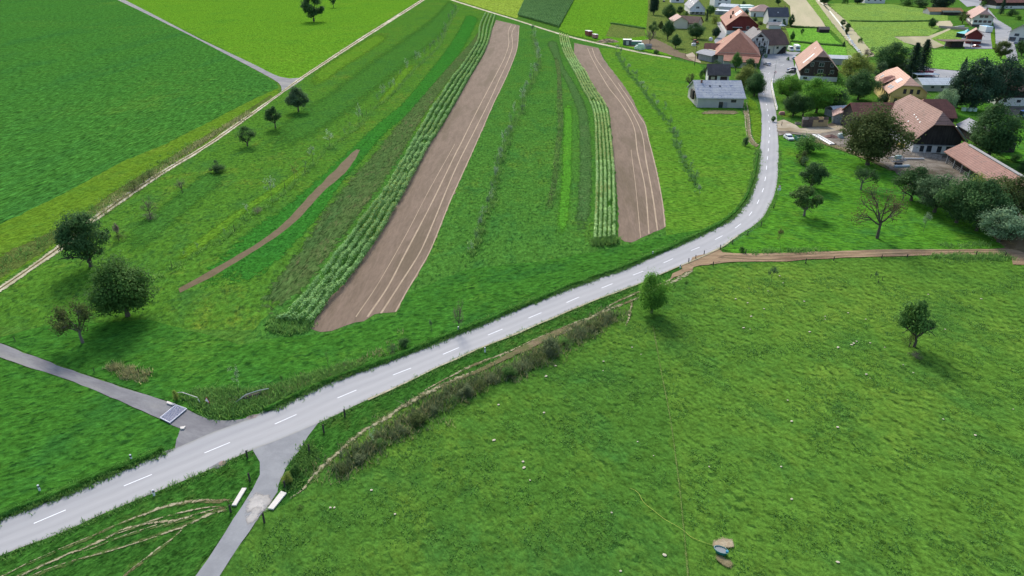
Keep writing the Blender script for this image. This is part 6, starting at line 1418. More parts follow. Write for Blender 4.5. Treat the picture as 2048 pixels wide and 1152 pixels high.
RED = plain('faded_red_paint', (.22,.035,.04), .5); PINKM = plain('pale_red_paint', (.36,.14,.17), .5)
trailer(1177,72.5, -1.2, 'red farm trailer with a white cover, left of two beside the concrete track', 5.5, 2.6, 3.2, RED, SKYL)
trailer(1190,77.5, -1.2, 'smaller pinkish-red trailer, right of two beside the concrete track', 4.2, 2.2, 2.6, PINKM, SKYL)
# straw heap
x, y = G(1216, 84)
def heap(px, py, rx, ry, h, mat, name, label, cat='heap', seed=1):
    r = np.random.default_rng(seed); mb = MB(); x, y = G(px, py)
    prof = []; n = 22; V = []; F = []
    for i in range(7):
        t = i / 6; 
        for j in range(n):
            a = 2*math.pi*j/n; k = 1 + r.normal(0,.09); V.append((rx*(1-t)*math.cos(a)*k, ry*(1-t)*math.sin(a)*k, h*(1-(1-t)**1.6)*(1+r.normal(0,.08))))
    for i in range(6):
        for j in range(n): q=(j+1)%n; F.append((i*n+j,i*n+q,(i+1)*n+q,(i+1)*n+j))
    mb.add(V, F); o = mb.build(name, mat); o.location = (x, y, 0); return tag(o, label, cat)
STRAW = dirt('straw', (.34,.26,.15), (.22,.16,.09), scale=1.2, fine=5, amt=.35)
heap(1216, 84, 7, 5, 1.9, STRAW, 'straw_heap', 'heap of old straw beside the two red trailers')
heap(2040, 486, 4.5, 7, 1.6, M_SOIL2, 'earth_heap', 'heap of reddish-brown earth at the right end of the muddy track', seed=4)
# wrapped bales
WRAP = plain('pale_green_wrap', (.50,.66,.56), .35, 0, .08); 
bale = None
def add_bale(px, py, z, label, group=None, r=.75, mat=None, lay=False):
    global bale
    x, y = G(px, py, z) if z else G(px, py)
    if bale is None:
        mb = MB(); mb.lathe([(.1,0),(.62,.0),(.73,.12),(.75,.3),(.75,1.0),(.73,1.16),(.62,1.27),(.1,1.28)], 14); bale = mb.mesh('wrapped_bale')
    o = obj('wrapped_bale', bale, WRAP); o.location = (x, y, z); o.rotation_euler = (0, 0, rng.uniform(0, 3)); return tag(o, label, 'bale', group)
for k, (px, py, z) in enumerate(((1272,98.5,0),(1276.5,99.3,0),(1281.5,100,0),(1286,99.4,0),(1274,96,0),(1279,96.5,0),(1284,96,0),(1288,95.5,0),(1276,96.5,1.28),(1281,97,1.28),(1285.5,96.5,1.28),(1279,93,1.28),(1284,92.5,1.28),(1284.5,94,2.56),(1279,93.5,2.56))):
    s_ = 1.25
    o = add_bale(px, py, z * s_, 'pale green wrapped bale in the heap beside the concrete track', 'wrapped bales heaped beside the concrete track'); o.scale = (s_, s_, s_)
for k, px in enumerate((1927, 1938.5, 1948)):
    o = add_bale(px, 222.5 + k*.5, 0, ['left of three pale green bales below the dark pines', 'middle of three pale green bales below the dark pines', 'right of three pale green bales, partly behind the big dark tree'][k], 'bales below the dark pines'); o.scale = (1.1,1.1,1.1)
x, y = G(1254, 91)
CO = empty('dark_container', x, y, -.15); tag(CO, 'dark grey tool container with a white tarpaulin beside the bale heap', 'container')
MB().bbox(-2.4, 2.4, 0, 4.5, 0, 3.0, .1).build('body', plain('dark_grey_steel', (.07,.09,.085), .6), CO); MB().bbox(-2.5, 2.5, -.1, 4.6, 3.0, 3.15, .04).build('roof', SKYL, CO); MB().box(-.6,.9,-.06,-.003,.3,2.5).build('door', METAL, CO)
x, y = G(1269, 91)
TP = empty('tarpaulin_stack', x, y, -.1); tag(TP, 'green stack under a long white tarpaulin behind the bale heap', 'stack')
MB().bbox(-5, 4, 0, 3, 0, 2.1, .2).build('stack', plain('green_wrap', (.10,.26,.16), .5), TP); MB().bbox(-5.2, 4.2, -.1, 3.2, 2.1, 2.4, .08).build('tarpaulin', SKYL, TP)
x, y = G(1296, 98); SB = empty('small_shed', x, y, .1); tag(SB, 'tiny grey shed right of the bale heap', 'shed')
MB().prism_x([(-1.4,0),(1.4,0),(1.4,2.0),(0,2.6),(-1.4,2.0)], -1.6, 1.6).build('wall', W_GREYWOOD, SB); MB().prism_x([(-1.7,1.85),(0,2.65),(1.7,1.85),(1.7,2.0),(0,2.82),(-1.7,2.0)], -1.8, 1.8).build('roof', R_GREY, SB)
# tractor in the garden and blue tractor right
def tractor(px, py, head, col, label):
    x, y = G(px, py); o = empty('tractor', x, y, head); tag(o, label, 'tractor'); pm = plain('tractor_paint_%d'%int(col[2]*100), col, .4)
    MB().bbox(.2, 2.4, -.45, .45, .8, 1.6, .08).build('bonnet', pm, o)
    MB().prism_y([(-1.2,1.0),(.2,1.0),(.1,2.7),(-1.0,2.7)], -.75, .75).build('cab', GLASS, o); MB().bbox(-1.15,.25,-.85,.85,2.7,2.82,.04).build('cab_roof', pm, o)
    for x_, r_, w_ in ((-.8,.85,.5),(1.8,.55,.35)):
        for s_ in (-1, 1): wheel(o, x_, s_*.85, r_, w_)
    MB().tube([(1.6,.2,1.6),(1.6,.2,2.4)], .05, 6).build('exhaust', FR_DARK, o)
tractor(1390,89, .6, (.42,.08,.04), 'red tractor behind the grey rounded shed'); tractor(2044,238, -1.3, (.04,.14,.42), 'blue tractor at the right edge before the black-boarded barn')
x, y = G(1387, 92); o = MB().bbox(-1.1,1.1,-1.1,1.1,0,1.6,.25).build('white_tank', SKYL); o.location = (x, y, 0); tag(o, 'white plastic tank left of the red tractor', 'tank')
x, y = G(1421, 82); o = MB().lathe([(.2,0),(1.0,.1),(1.1,1.2),(.9,1.9),(.3,2.3)], 12).build('round_tent', SKYL); o.location = (x, y, 0); tag(o, 'round white covered thing under the dark lane tree', 'cover')
x, y = G(1562, 58); o = empty('garden_pavilion', x, y); tag(o, 'white pointed garden pavilion behind the big brown roof', 'tent')
MB().add([(-2.4,-2.4,2.2),(2.4,-2.4,2.2),(2.4,2.4,2.2),(-2.4,2.4,2.2),(-.4,-.4,3.3),(.4,-.4,3.3),(.4,.4,3.3),(-.4,.4,3.3),(0,0,6.2)],[(0,1,5,4),(1,2,6,5),(2,3,7,6),(3,0,4,7),(4,5,8),(5,6,8),(6,7,8),(7,4,8),(0,3,2,1)]).build('canopy', SKYL, o)
for a in (-2.2,2.2):
    for b in (-2.2,2.2): MB().tube([(a,b,0),(a,b,2.2)], .06, 6).build('pole', METAL, o)
# red trailer near the white shed
x, y = G(1851, 154); o = empty('market_trailer', x, y, .05); tag(o, 'crimson trailer with a pink roof behind the white canopy', 'trailer'); CR = plain('crimson_paint', (.45,.03,.08), .4)
MB().bbox(-3.2,3.2,0,2.6,.5,2.6,.1).build('body', CR, o); MB().bbox(-3.6,3.6,-.3,2.9,2.6,2.8,.05).build('roof', plain('pink_sheet', (.62,.32,.36), .5), o)
for wx in (-1,1): wheel(o, wx, .1, .35)
# crate stacks (each crate its own thing)
CR_N = plain('new_crate_wood', (.50,.37,.19), .8, 0, .15, 3); CR_O = plain('old_crate_wood', (.13,.10,.085), .9, 0, .25, 3); CR_G = plain('grey_crate_wood', (.27,.25,.22), .9, 0, .2, 3)
def crate_mesh(L=1.6, W=1.2, Hh=.78):
    mb = MB()
    for k in range(4):
        z = .12 + k * (Hh-.12)/4; z1 = z + (Hh-.12)/4 - .035
        mb.box(-L/2, L/2, -W/2, -W/2+.03, z, z1); mb.box(-L/2, L/2, W/2-.03, W/2, z, z1)
        mb.box(-L/2, -L/2+.03, -W/2+.031, W/2-.031, z, z1); mb.box(L/2-.03, L/2, -W/2+.031, W/2-.031, z, z1)
    mb.box(-L/2+.031, L/2-.031, -W/2+.031, W/2-.031, .12, .16)
    for a in (-L/2+.032, L/2-.13):
        for b in (-W/2+.032, W/2-.13): mb.box(a, a+.1, b, b+.1, .02, Hh)
    for b in (-W/2, -.06, W/2-.1): mb.box(-L/2, L/2, b, b+.1, .0, .118)
    return mb.mesh('crate')
CM = crate_mesh()
c0 = np.array(G(1604.5, 254.5)); c1 = np.array(G(1657, 254)); ax = (c1 - c0); LL = np.linalg.norm(ax); ax /= LL; ang = math.atan2(ax[1], ax[0]); nv = np.array([-ax[1], ax[0]])
pat = ['OONNONO', 'OONNNOO', 'OONNOOO', 'OOONOON'] 
rowH = .82; ncol = int(LL / 1.7); 
pats = ["OONNNOOOOO"[:ncol].ljust(ncol,'O'), "OONNNOGOOO"[:ncol].ljust(ncol,'O'), "OONONOGGOO"[:ncol].ljust(ncol,'O'), "GOONOONNGG"[:ncol].ljust(ncol,'N')]
nm = {'N': 'new yellow', 'O': 'old brown', 'G': 'grey weathered'}
lv = ['bottom layer', 'second layer', 'third layer', 'top layer']
for l_ in range(4):
    for i in range(ncol):
        k = pats[l_][i]; p = c0 + ax * (.85 + i * 1.7) + nv * .7
        o = obj('crate', CM, {'N': CR_N, 'O': CR_O, 'G': CR_G}[k], None, True); o.location = (p[0] + rng.normal(0,.03), p[1] + rng.normal(0,.03), l_ * rowH * .97 + .01); o.rotation_euler = (0, 0, ang + rng.normal(0, .015))
        tag(o, '%s wooden crate, %s from the left in the %s of the long stack' % (nm[k], nth(i), lv[l_]), 'crate', 'crates of the long stack by the farm entrance')
# stack of new crates seen from above
c0 = np.array(G(1693, 233)); c1 = np.array(G(1742, 236)); ax = c1 - c0; LL = np.linalg.norm(ax); ax /= LL; ang2 = math.atan2(ax[1], ax[0]); nv = np.array([-ax[1], ax[0]])
for j in range(4):
    for i in range(int(LL / 1.75)):
        for l_ in range(3):
            if l_ < 2 and j > 0 : continue
            p = c0 + ax * (.9 + i * 1.72) + nv * (.7 + j * 1.5)
            o = obj('crate', CM, CR_N, None, True); o.location = (p[0], p[1], l_ * .8 + .01); o.rotation_euler = (0, 0, ang2 + rng.normal(0, .012))
            tag(o, 'new pale crate in the wide stack under the dark trees, beyond the long stack', 'crate', 'new crates in the wide stack under the trees')
x, y = G(1595, 249); o = obj('crate', CM, CR_G, None, True); o.location = (x, y, 0); o.rotation_euler = (0, 0, .1); tag(o, 'single grey crate standing left of the long stack', 'crate')
x, y = G(1601, 282); o = empty('green_skip', x, y, .05); tag(o, 'open dark green skip beside the white car on the grass', 'skip')
GRN = plain('skip_green', (.03,.16,.09), .5)
mb = MB(); 
for a in ((-1.6,1.6,-1.3,-1.2),(-1.6,1.6,1.2,1.3),(-1.6,-1.5,-1.19,1.19),(1.5,1.6,-1.19,1.19)): mb.box(*a, .3, 1.5)
mb.box(-1.5,1.5,-1.2,1.2,.3,.38).build('tub', GRN, o); MB().box(-1.75,1.75,-1.46,-1.31,1.35,1.5).build('rim', SKYL, o)
# long covered poles stack
x, y = G(1648, 279); a = np.array(G(1631, 271)); b = np.array(G(1666, 291)); dv = b - a; o = empty('pipe_stack', (a[0]+b[0])/2, (a[1]+b[1])/2, math.atan2(dv[1], dv[0])); Lp = np.linalg.norm(dv)
tag(o, 'bundles of long grey pipes lying on the ground right of the green skip', 'pipes')
for k, (yy, mt) in enumerate(((-.9, METAL), (-.45, METAL), (.15, plain('grey_pipe', (.28,.28,.30), .5)), (.6, METAL), (1.1, plain('brown_plank', (.2,.15,.1), .8)))):
    MB().tube([(-Lp/2 + k*.2, yy, .3), (Lp/2 - k*.15, yy, .3)], .22, 8).build('pipe', mt, o)
x, y = G(1661, 272); heap(1662, 275, 2.6, 2.0, .9, plain('brick_rubble', (.22,.12,.09), .9, 0, .4, 6), 'rubble_heap', 'heap of reddish rubble under the largest broad tree', seed=9)
# railings and machinery in the farmyard
x, y = G(1843, 315); o = empty('yard_fence', x, y, -.75); tag(o, 'galvanised cattle railing slanting across the farmyard', 'railing'); mb = MB()
for i in range(10): mb.tube([(-5 + i * 1.1, 0, 0), (-5 + i * 1.1, 0, 1.5)], .05, 5)
for z in (.3,.6,.9,1.2,1.5): mb.tube([(-5,0,z),(5,0,z)], .04, 5)
mb.build('rail', METAL, o)
x, y = G(1822, 320); o = empty('slurry_pipe', x, y, -.03); tag(o, 'long pale metal gutter lying across the farmyard', 'gutter'); MB().bbox(-3.6,3.6,-.25,.25,.3,.6,.06).build('gutter', SKYL, o)
x, y = G(1795, 322); o = empty('field_machine', x, y, .3); tag(o, 'grey folded field machine parked at the edge of the farmyard', 'machine')
mb = MB()
for i in range(6): mb.tube([(-2.4+i*.9,-.8,.2),(-2.4+i*.9,.9,.9)], .07, 5)
mb.tube([(-2.6,.9,.9),(2.6,.9,.9)], .1, 6).tube([(-2.6,-.8,.25),(2.6,-.8,.25)], .08, 6).tube([(0,.9,.9),(.2,2.6,.6)], .1, 6); mb.build('frame', METAL, o); MB().bbox(-.9,.9,-.3,.6,.6,1.6,.1).build('tank', plain('mint_tank', (.3,.42,.38), .5), o)
x, y = G(1803, 335); o = empty('hay_rake', x, y, .1); tag(o, 'blue-grey implement with a pale bar beside the farmyard shrubs', 'machine'); MB().bbox(-2.2,2.2,-.4,.4,.2,.7,.08).build('beam', plain('pale_blue_steel', (.35,.42,.46), .4), o); MB().box(-1.2,.4,.5,1.6,.2,1.1).build('hopper', TYRE, o)
x, y = G(1801, 295); o = MB().bbox(-.9,.9,-.7,.7,0,1.3,.2).build('yellow_bin', plain('yellow_plastic', (.50,.38,.04), .5)); o.location = (x, y, 0); tag(o, 'yellow bin in the shade at the left wall of the farm barn', 'bin')
x, y = G(1681, 276); o = MB().bbox(-.9,.9,-.8,.8,0,1.5,.25).build('grey_tank', plain('pale_tank', (.35,.42,.38), .5)); o.location = (x, y, 0); tag(o, 'pale tank under the left side of the largest broad tree', 'tank')
x, y = G(1563.5, 229); o = MB().bbox(-1.0,1.0,-.6,.6,0,1.0,.2).build('covered_cart', plain('pale_red_cover', (.5,.22,.2), .6)); o.location = (x, y, 0); tag(o, 'small red-covered cart beneath the trees at the kerb', 'cart')

# cattle grid
gp = [np.array(G(*p)) for p in ((321,838.4),(352.7,813),(374,820.6),(340.6,848.5))]
o = empty('cattle_grid', gp[0][0], gp[0][1]); tag(o, 'cattle grid with white bars across the grey farm lane', 'cattle grid')
PIT = plain('grid_pit', (.06,.06,.17), .8); zb = .2
def L3(p, z): return (p[0] - gp[0][0], p[1] - gp[0][1], z)
MB().add([L3(p, zb) for p in gp], [(0, 1, 2, 3)] if True else []).build('pit', PIT, o)
WB = plain('white_steel', (.62,.62,.68), .4)
for i in range(11):
    t = i / 10; a = gp[0] + (gp[3] - gp[0]) * t; b = gp[1] + (gp[2] - gp[1]) * t; r = .045 if i in (0, 10) else .034
    if i in (0, 10): r = .075
    MB().tube([L3(a, zb + .05), L3(b, zb + .05)], r, 6).build('bar', WB, o)
MB().tube([L3(gp[0], zb + .05), L3(gp[3], zb + .05)], .07, 6).build('side_rail', WB, o); MB().tube([L3(gp[1], zb + .05), L3(gp[2], zb + .05)], .07, 6).build('side_rail', WB, o)
# concrete slabs at the side road
SLAB = plain('pale_concrete', (.68,.63,.56), .85, 0, .12, 1.2)
def slab(pts, label, h=.14, name='concrete_slab'):
    g = [np.array(G(*p)) for p in pts]; c = sum(g) / len(g); k = len(g)
    V = [(p[0]-c[0], p[1]-c[1], 0) for p in g] + [((p[0]-c[0])*.985, (p[1]-c[1])*.985, h) for p in g]
    mb = MB().add(V, [tuple(range(k-1,-1,-1)), tuple(range(k,2*k))] + [(i,(i+1)%k,k+(i+1)%k,k+i) for i in range(k)])
    me = mb.mesh(name); bm = bmesh.new(); bm.from_mesh(me); bmesh.ops.recalc_face_normals(bm, faces=bm.faces); bm.to_mesh(me); bm.free()
    o = obj(name, me, SLAB); o.location = (c[0], c[1], .14); tag(o, label, 'slab')
slab([(485,979),(494,979),(473,1014),(464,1014)], 'narrow pale concrete slab left of the side road'); slab([(563,985),(574,989),(547,1022),(536,1020)], 'broad pale concrete slab right of the side road'); slab([(335,805),(352,811),(346,813),(334,809)], 'pale stone slab at the corner of the cattle grid'); slab([(361,857),(372,855),(369,860),(362,861)], 'small pale stone at the lower corner of the cattle grid')
# posts
for px, py, ty, l in ((495,916,901,'stout dark post at the top of the corner between road and side road'),(500,963,946,'leaning dark post halfway down the corner meadow edge'),(462,1025,1010,'dark post left of the narrow concrete slab'),(529,1046,1026,'dark post just below the broad concrete slab'),(690,834,818,'dark post on the roadside verge, farthest right of the side road'),(648,866,849,'dark post at the right lip of the side road mouth'),(619,905,889,'dark post on the verge between cattle path and side road'),(570,975,962,'short dark post beside the pale leafy shrub')):
    post(px, py, ty, l, None, .12)
for px, py, ty, l in ((226,730,720,'thin post at the left of the long dry grass patch'),(189,745,735,'thin post beside the farm lane, left of the dry patch'),(278,746,734,'dark leaning post right of the long dry grass patch'),(31,684,673,'thin post above the farm lane at the left edge'),(460,790,783,'thin stake left of the silvery roadside tree')):
    post(px, py, ty, l, None, .05)
fp = [(1377,526,516),(1391,518,510),(1408,509,501),(1440,500,489),(1464,488,479),(1495,471,462),(1522,453,443)]
for k, (px, py, ty) in enumerate(fp): post(px, py, ty, nth(k) + ' post from the left of the wire fence along the road bend', 'fence posts along the lower side of the road bend', .09)
MB1 = MB()
for (a, b) in zip(fp[:-1], fp[1:]):
    for z in (.5, .95): p = G(a[0], a[1]); q = G(b[0], b[1]); MB1.tube([(*p, z), (*q, z)], .012, 4)
tag(MB1.build('fence_wire', METAL), 'two wires strung between the posts at the road bend', 'wire')
for px, py, ty, l in ((1547,467/4+300+.5,408,'dark post at the right edge of the road bend, below the speed sign'),(1491,508,498,'dark post at the upper start of the muddy track'),(1426,533,523,'dark post below the start of the muddy track'),(1611,527,517,'dark post below the muddy track beneath the large bare tree'),(1667,522,513,'post below the muddy track, second from the left'),(1763,517,509,'post below the muddy track, third from the left'),(1814,515,508,'post below the muddy track, fourth from the left'),(1951,513,502,'tall leaning post in the tussocks below the muddy track'),(2010,513,504,'last post below the muddy track at its right end'),(1563,252,243,'black marker post at the farm entrance'),(2037,448,436,'post behind the silvery willow at the right edge')):
    post(px, py, ty, l, None, .1)
for px, py in ((1741,556),(1756,566),(1764,561),(1752,550)): post(px, py, py - 8, 'short post of the guard round the tiny pasture sapling', 'guard posts round the tiny pasture sapling', .06)
# delineator posts
PW = plain('marker_white', (.8,.8,.8), .5, 0, .03); PB = plain('marker_black', (.02,.02,.02), .5)
def marker(px, py, ty, label):
    x, y = G(px, py); h = max(.9, min(1.2, height_at(px, py, ty))); o = empty('marker_post', x, y); tag(o, label, 'marker post')
    MB().bbox(-.1,.1,-.08,.08,0,h*.66,.02).build('post', PW, o); MB().bbox(-.105,.105,-.085,.085,h*.66,h*.86,.01).build('band', PB, o); MB().bbox(-.1,.1,-.08,.08,h*.86,h,.02).build('tip', PW, o)
for a in ((264,922,909,'white marker post with black band above the road, lower left'),(309,992,980,'white marker post below the road, lower left'),(917,663,654,'white marker post beside the bare crooked tree'),(970,705,696,'white marker post on the lower verge near the middle of the road'),(1305,512,503,'white marker post above the road below the narrow ploughed strip'),(1360,537,529,'white marker post right of the round bright tree'),(80,982,972,'thin white stake in the left meadow')): marker(*a)
# speed sign
SGW = plain('sign_white', (.85,.85,.85), .4, 0, .02); SGR = plain('sign_red', (.6,.03,.03), .4, 0, .02)
x, y = G(1556, 391); o = empty('road_sign', x, y, .1); tag(o, 'round red-rimmed sign over a white plate at the road bend', 'road sign')
MB().tube([(0,0,0),(0,0,2.6)], .04, 6).build('pole', METAL, o)
def disc(r, y0, y1, z, n=18, cx=0): return [(cx + r*math.cos(t), z + r*math.sin(t)) for t in np.linspace(0, 2*math.pi, n, endpoint=False)], y0, y1
MB().prism_y(*disc(.34, -.07, -.05, 2.35)).build('rim', SGR, o); MB().prism_y(*disc(.25, -.08, -.071, 2.35)).build('face', SGW, o); MB().box(-.42,.42,-.08,-.05,1.35,1.95).build('plate', SGW, o); MB().box(-.28,.28,-.086,-.081,1.6,1.72).build('lettering', PB, o)
# warning triangle lying in the verge
x, y = G(418, 816); o = empty('warning_sign', x, y, -.5); tag(o, 'white triangular road sign in the weeds above the junction', 'road sign')
MB().tube([(0,.03,0),(0,.03,1.3)], .03, 6).build('pole', METAL, o); MB().prism_y([(-.5,1.0),(.5,1.0),(0,1.85)], -.04, 0).build('rim', SGR, o); MB().prism_y([(-.38,1.07),(.38,1.07),(0,1.7)], -.055, -.041).build('face', SGW, o)
# barrier tubes
x, y = G(362, 790); o = empty('broken_barrier', x, y); tag(o, 'bent pale barrier bar leaning in the weeds above the cattle grid', 'barrier')
def rel(px, py, z): q = G(px, py, z); return (q[0]-x, q[1]-y, z)
MB().tube([rel(354,785.5,.9), rel(364,784.5,1.0), rel(395,795,1.1)], .05, 6).build('bar', SLAB, o); MB().tube([rel(396,798,1.0), rel(402,808,.1)], .06, 6).build('post', SLAB, o)
# log pile
x, y = G(503, 797); o = empty('log_pile', x, y, .35); tag(o, 'pile of brush and a cut log on the bank above the road', 'log pile')
MB().tube([(-1.2,0,.3),(1.0,.1,.35)], .3, 10).build('log', BARK, o); MB().tube([(1.0,.1,.35),(1.03,.1,.35)], .28, 10).build('cut_face', plain('fresh_cut_wood', (.6,.5,.36), .8), o)
mb = MB(); 
for i in range(16): a = rng.uniform(-1.5,1.5); mb.tube([(a, rng.normal(0,.3), .1), (a + rng.normal(0,.7), rng.normal(0,.4), rng.uniform(.3,1.0)), (a + rng.normal(0,1.2), rng.normal(0,.6), rng.uniform(.1,.7))], .04, 4)
mb.build('brush', BARKG, o); MB().tube([(-2.2,-.5,.1),(-.6,-.3,1.0),(1.2,0,1.1),(2.4,.3,.9)], .06, 5).build('pale_branch', SLAB, o)
# lamp post and village sign
x, y = G(1547.3, 157.5); h = height_at(1547.3, 157.5, 120); o = empty('street_lamp', x, y, 0); tag(o, 'tall street lamp mast at the top of the white railing', 'street lamp')
MB().tube([(0,0,0),(0,0,h*.6),(0,0,h)], [.11,.08,.05], 8).tube([(0,0,h-.02),(.9,0,h+.15)], .04, 6).build('mast', METAL, o); MB().bbox(.7,1.4,-.12,.12,h+.08,h+.2,.03).build('lamp_head', W_GREYWOOD, o)
x, y = G(1548.6, 156.5); o = empty('priority_sign', x, y); tag(o, 'diamond-shaped sign on a pole at the bend into the village', 'road sign'); MB().tube([(0,0,0),(0,0,3.0)], .05, 6).build('pole', METAL, o); MB().prism_y([(-.62,2.6),(0,1.98),(.62,2.6),(0,3.22)], -.08, -.05).build('rim', SGR, o); MB().prism_y([(-.4,2.6),(0,2.2),(.4,2.6),(0,3.0)], -.09, -.081).build('face', SGW, o)
x, y = G(1389, 131); h = height_at(1389, 131, 92); o = empty('power_pole', x, y); tag(o, 'brown wooden power pole before the grey rounded shed', 'pole'); MB().tube([(0,0,0),(0,0,h)], [.16,.11], 8).tube([(-.8,0,h-.5),(.8,0,h-.5)], .05, 5).build('pole', FR_DARK, o)
for a in (-.7, .7): MB().lathe([(.06,h-.45),(.08,h-.3),(.04,h-.2)], 8, a, 0).build('insulator', SGW, o)
x, y = G(1370, 116); o = MB().tube([(0,0,0),(0,0,2.4)], .08, 6).build('fence_post', FR_DARK); o.location = (x, y, 0); tag(o, 'lone dark post beside the pale concrete apron', 'post')
# white railing along the right kerb
RL = [(1543,160),(1542,170),(1543.5,182),(1546,195),(1549,208),(1552.5,221)]
g = resample(smooth_line([G(*p) for p in RL], 1.0), 22); o = empty('roadside_railing', g[0][0], g[0][1]); tag(o, 'long white railing along the kerb beside the bright trees', 'railing')
rl = [(p[0]-g[0][0]+.4, p[1]-g[0][1]) for p in g]
mb = MB(); mb.tube([(a, b, .95) for a, b in rl], .06, 5).tube([(a, b, .55) for a, b in rl], .045, 5); mb.build('rail', PW, o)
for a, b in rl[::2]: MB().tube([(a, b, 0), (a, b, .95)], .05, 5).build('post', PW, o)
A2 = np.array([(p[0]+.05, p[1]) for p in g]); B2 = np.array([(p[0]+.38, p[1]) for p in g]); mb = MB()
for i in range(len(g)-1): mb.add([(*A2[i],.02),(*B2[i],.02),(*B2[i+1],.02),(*A2[i+1],.02),(*A2[i],.24),(*B2[i],.24),(*B2[i+1],.24),(*A2[i+1],.24)], [(4,5,6,7),(0,4,7,3),(1,2,6,5)])
tag(mb.build('kerb', SLAB), kind='structure')
# drinking trough with hose
x, y = G(1441, 1107); o = empty('water_trough', x, y, -.55, .14); tag(o, 'oval green water trough in the near pasture', 'trough'); TG = plain('trough_green', (.02,.17,.15), .4, 0, .06)
S_T = 0.66
mb = MB(); pr = [(.74,.0),(.84,.25),(.95,.62),(.97,.66),(.90,.66),(.80,.3)]; n = 28; k = 0; V = []; F = []
for r, z in pr:
    for j in range(n): t = 2*math.pi*j/n; V.append((r*S_T*1.15*math.cos(t), r*S_T*.72*math.sin(t), z*S_T))
for i in range(len(pr)-1):
    for j in range(n): q=(j+1)%n; F.append((i*n+j,i*n+q,(i+1)*n+q,(i+1)*n+j))
F.append(tuple(range(n-1,-1,-1))); mb.add(V, F); mb.build('tub', TG, o)
rp = [(.985,.63),(1.0,.67),(.97,.70),(.92,.70),(.90,.66)]; V = []; F = []
for r, z in rp:
    for j in range(n): t = 2*math.pi*j/n; V.append((r*S_T*1.15*math.cos(t), r*S_T*.72*math.sin(t), z*S_T))
for i in range(len(rp)-1):
    for j in range(n): q=(j+1)%n; F.append((i*n+j,i*n+q,(i+1)*n+q,(i+1)*n+j))
MB().add(V, F).build('rim', plain('pale_green_rim', (.20,.36,.33), .4), o)
MB().add([(.86*S_T*1.15*math.cos(2*math.pi*j/28), .86*S_T*.72*math.sin(2*math.pi*j/28), .55*S_T) for j in range(28)], [tuple(range(28))]).build('water', plain('trough_water', (.22,.25,.25), .35), o)
MB().bbox(.48,.74,-.13,.16,.38,.56,.03).build('float_valve', plain('valve_blue', (.03,.25,.36), .4), o)
HS = plain('yellow_hose', (.55,.60,.10), .5, 0, .05)
for q in ([(1259,978),(1270,983),(1277,989),(1283,998),(1287,1006)], [(1304,1021),(1314,1029),(1326,1038)], [(1345,1050),(1356,1056),(1367,1063),(1375,1070),(1385,1078),(1396,1084),(1410,1088),(1427,1093)], [(1000,771),(1015,778),(1028,786),(1040,800),(1046,811)]):
    pass
hp = [(1259,978),(1270,983),(1277,989),(1287,1006),(1304,1021),(1326,1038),(1345,1050),(1367,1063),(1385,1078),(1410,1088),(1432,1094)]
c = smooth_line([G(*p) for p in hp], .4)
o = MB().tube([(p[0], p[1], .16 + .04*math.sin(i*.9)*.9) for i, p in enumerate(c)], .022, 5).build('hose', HS); tag(o, 'thin yellow hose winding through the pasture to the trough', 'hose')
ribbon('bare_patch', [(1418,1088),(1430,1076),(1446,1072),(1464,1078),(1476,1092)], [(1420,1104),(1434,1106),(1446,1106),(1460,1104),(1474,1098)], dirt('trampled_mud', g8(196,180,150), g8(170,150,120), scale=1.5, fine=6, amt=.25, soft=1, edge_scale=1.5), across=6, endfade=.1)
ribbon('bare_patch', [(1422,1106),(1444,1110),(1462,1118),(1480,1134)], [(1424,1122),(1436,1132),(1450,1144),(1464,1150)], dirt('trampled_mud_dark', g8(150,138,104), g8(128,118,84), scale=1.5, fine=6, amt=.25, soft=1, edge_scale=1.5), across=6, endfade=.1)
path('trodden_line', [(1306,655),(1314,700),(1325,760),(1335,810),(1344,864),(1352,925),(1360,989),(1366,1050),(1372,1114),(1376,1160)], .3, dirt('trodden_grass', g8(106,132,60), g8(118,134,70), scale=1, fine=4, amt=.2, soft=1, edge_scale=1.5, keep=.75), wvar=.3)
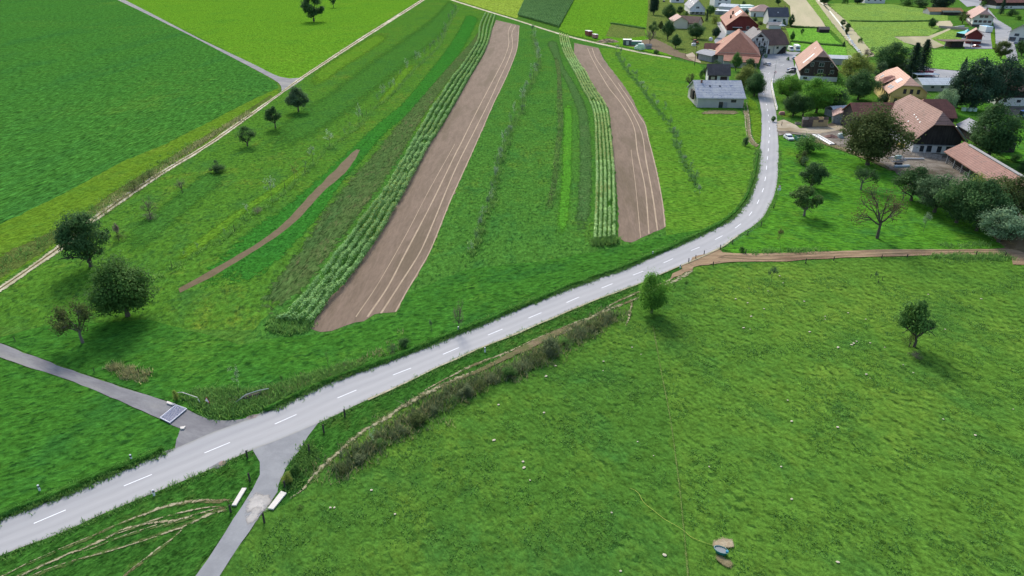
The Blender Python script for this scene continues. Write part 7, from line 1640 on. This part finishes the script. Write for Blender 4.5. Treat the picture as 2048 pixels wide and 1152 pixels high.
# pale stones in the pasture
stm = MB(); stm.lathe([(.05,0),(.5,.05),(.55,.2),(.4,.34),(.08,.4)], 8); SM = stm.mesh('stone')
SP_ = [(988,882),(1046,925),(1048,937),(1060,962),(790,1030),(743,982),(661,1017),(669,1017),(1223,1027),(1329,1112),(1241,1144),(1675,1126),(1498,578),(1495,607),(1471,599),(1559,553),(1566,567),(1536,583),(1502,634),(1487,657),(1528,619),(1608,604),(1650,634),(1696,627),(1707,688),(1713,684),(1740,758),(1732,750),(1676,696),(1675,697),(1703,691),(1806,731),(1826,747),(1769,696),(1650,640),(1619,665),(1731,640),(1740,687),(1950,872),(2026,820),(1583,1000),(1111,733),(1092,754),(1282,710),(1088,827),(997,811),(1264,696),(1206,743),(1207,724),(1583,844),(1886,840),(1675,856),(1562,935),(1500,660),(1418,935),(1307,913),(1275,885),(1890,660),(1856,590),(1962,599),(1575,802)]
STC = plain('pale_stone', (.52,.46,.34), .9, 0, .2, 5)
for i, (px, py) in enumerate(SP_):
    x, y = G(px, py); o = obj('stone', SM, STC, None, True); k = rng.uniform(.14, .34); o.scale = (k * rng.uniform(.8,1.5), k, k * .5); o.location = (x, y, .13); o.rotation_euler = (0, 0, rng.uniform(0, 6)); tag(o, 'small pale stone lying in the pasture grass', 'stone', 'pale stones scattered over the pasture')
# stream stones
for i in range(22):
    t = i / 21; px = 1694 + 33 * t; py = 72 + 43 * t; x, y = G(px + rng.normal(0, .7), py); o = obj('stone', SM, SKYL, None, True); k = rng.uniform(.9, 2.2); o.scale = (k, k, k * .5); o.location = (x, y, .15); tag(o, 'white boulder in the stream bed beside the lawn', 'stone', 'white boulders along the stream bed')
# wire fences far away (dark hedge lines)
for q, l in (([(1582,84),(1620,88),(1655,91),(1690,93.5)], 'dark clipped hedge line along the lower side of the bright lawn'), ([(1582,54),(1610,56),(1652,57.5)], 'dark hedge between the stubble field and the bright lawn'), ([(1223,48),(1250,52),(1289,58.5)], 'dark fence line above the grey-green paddock'), ([(1700,43),(1740,44),(1800,44),(1870,43)], 'low hedge line crossing the far meadow')):
    o = tufts('hedge', along(q, .07, .5), T_DARKG, l, 'hedge', 12, (.4, 1.1), .35, .16, kind='thing'); del o['kind']

x, y = G(445, 927.5); o = MB().lathe([(.05,0),(.42,0),(.42,.03),(.05,.03)], 20).build('manhole_cover', plain('rusty_iron', (.30,.20,.17), .8, 0, .2, 6)); o.location = (x, y, ROADZ + .002); tag(o, 'round rusty manhole cover at the lower edge of the road', 'manhole cover')
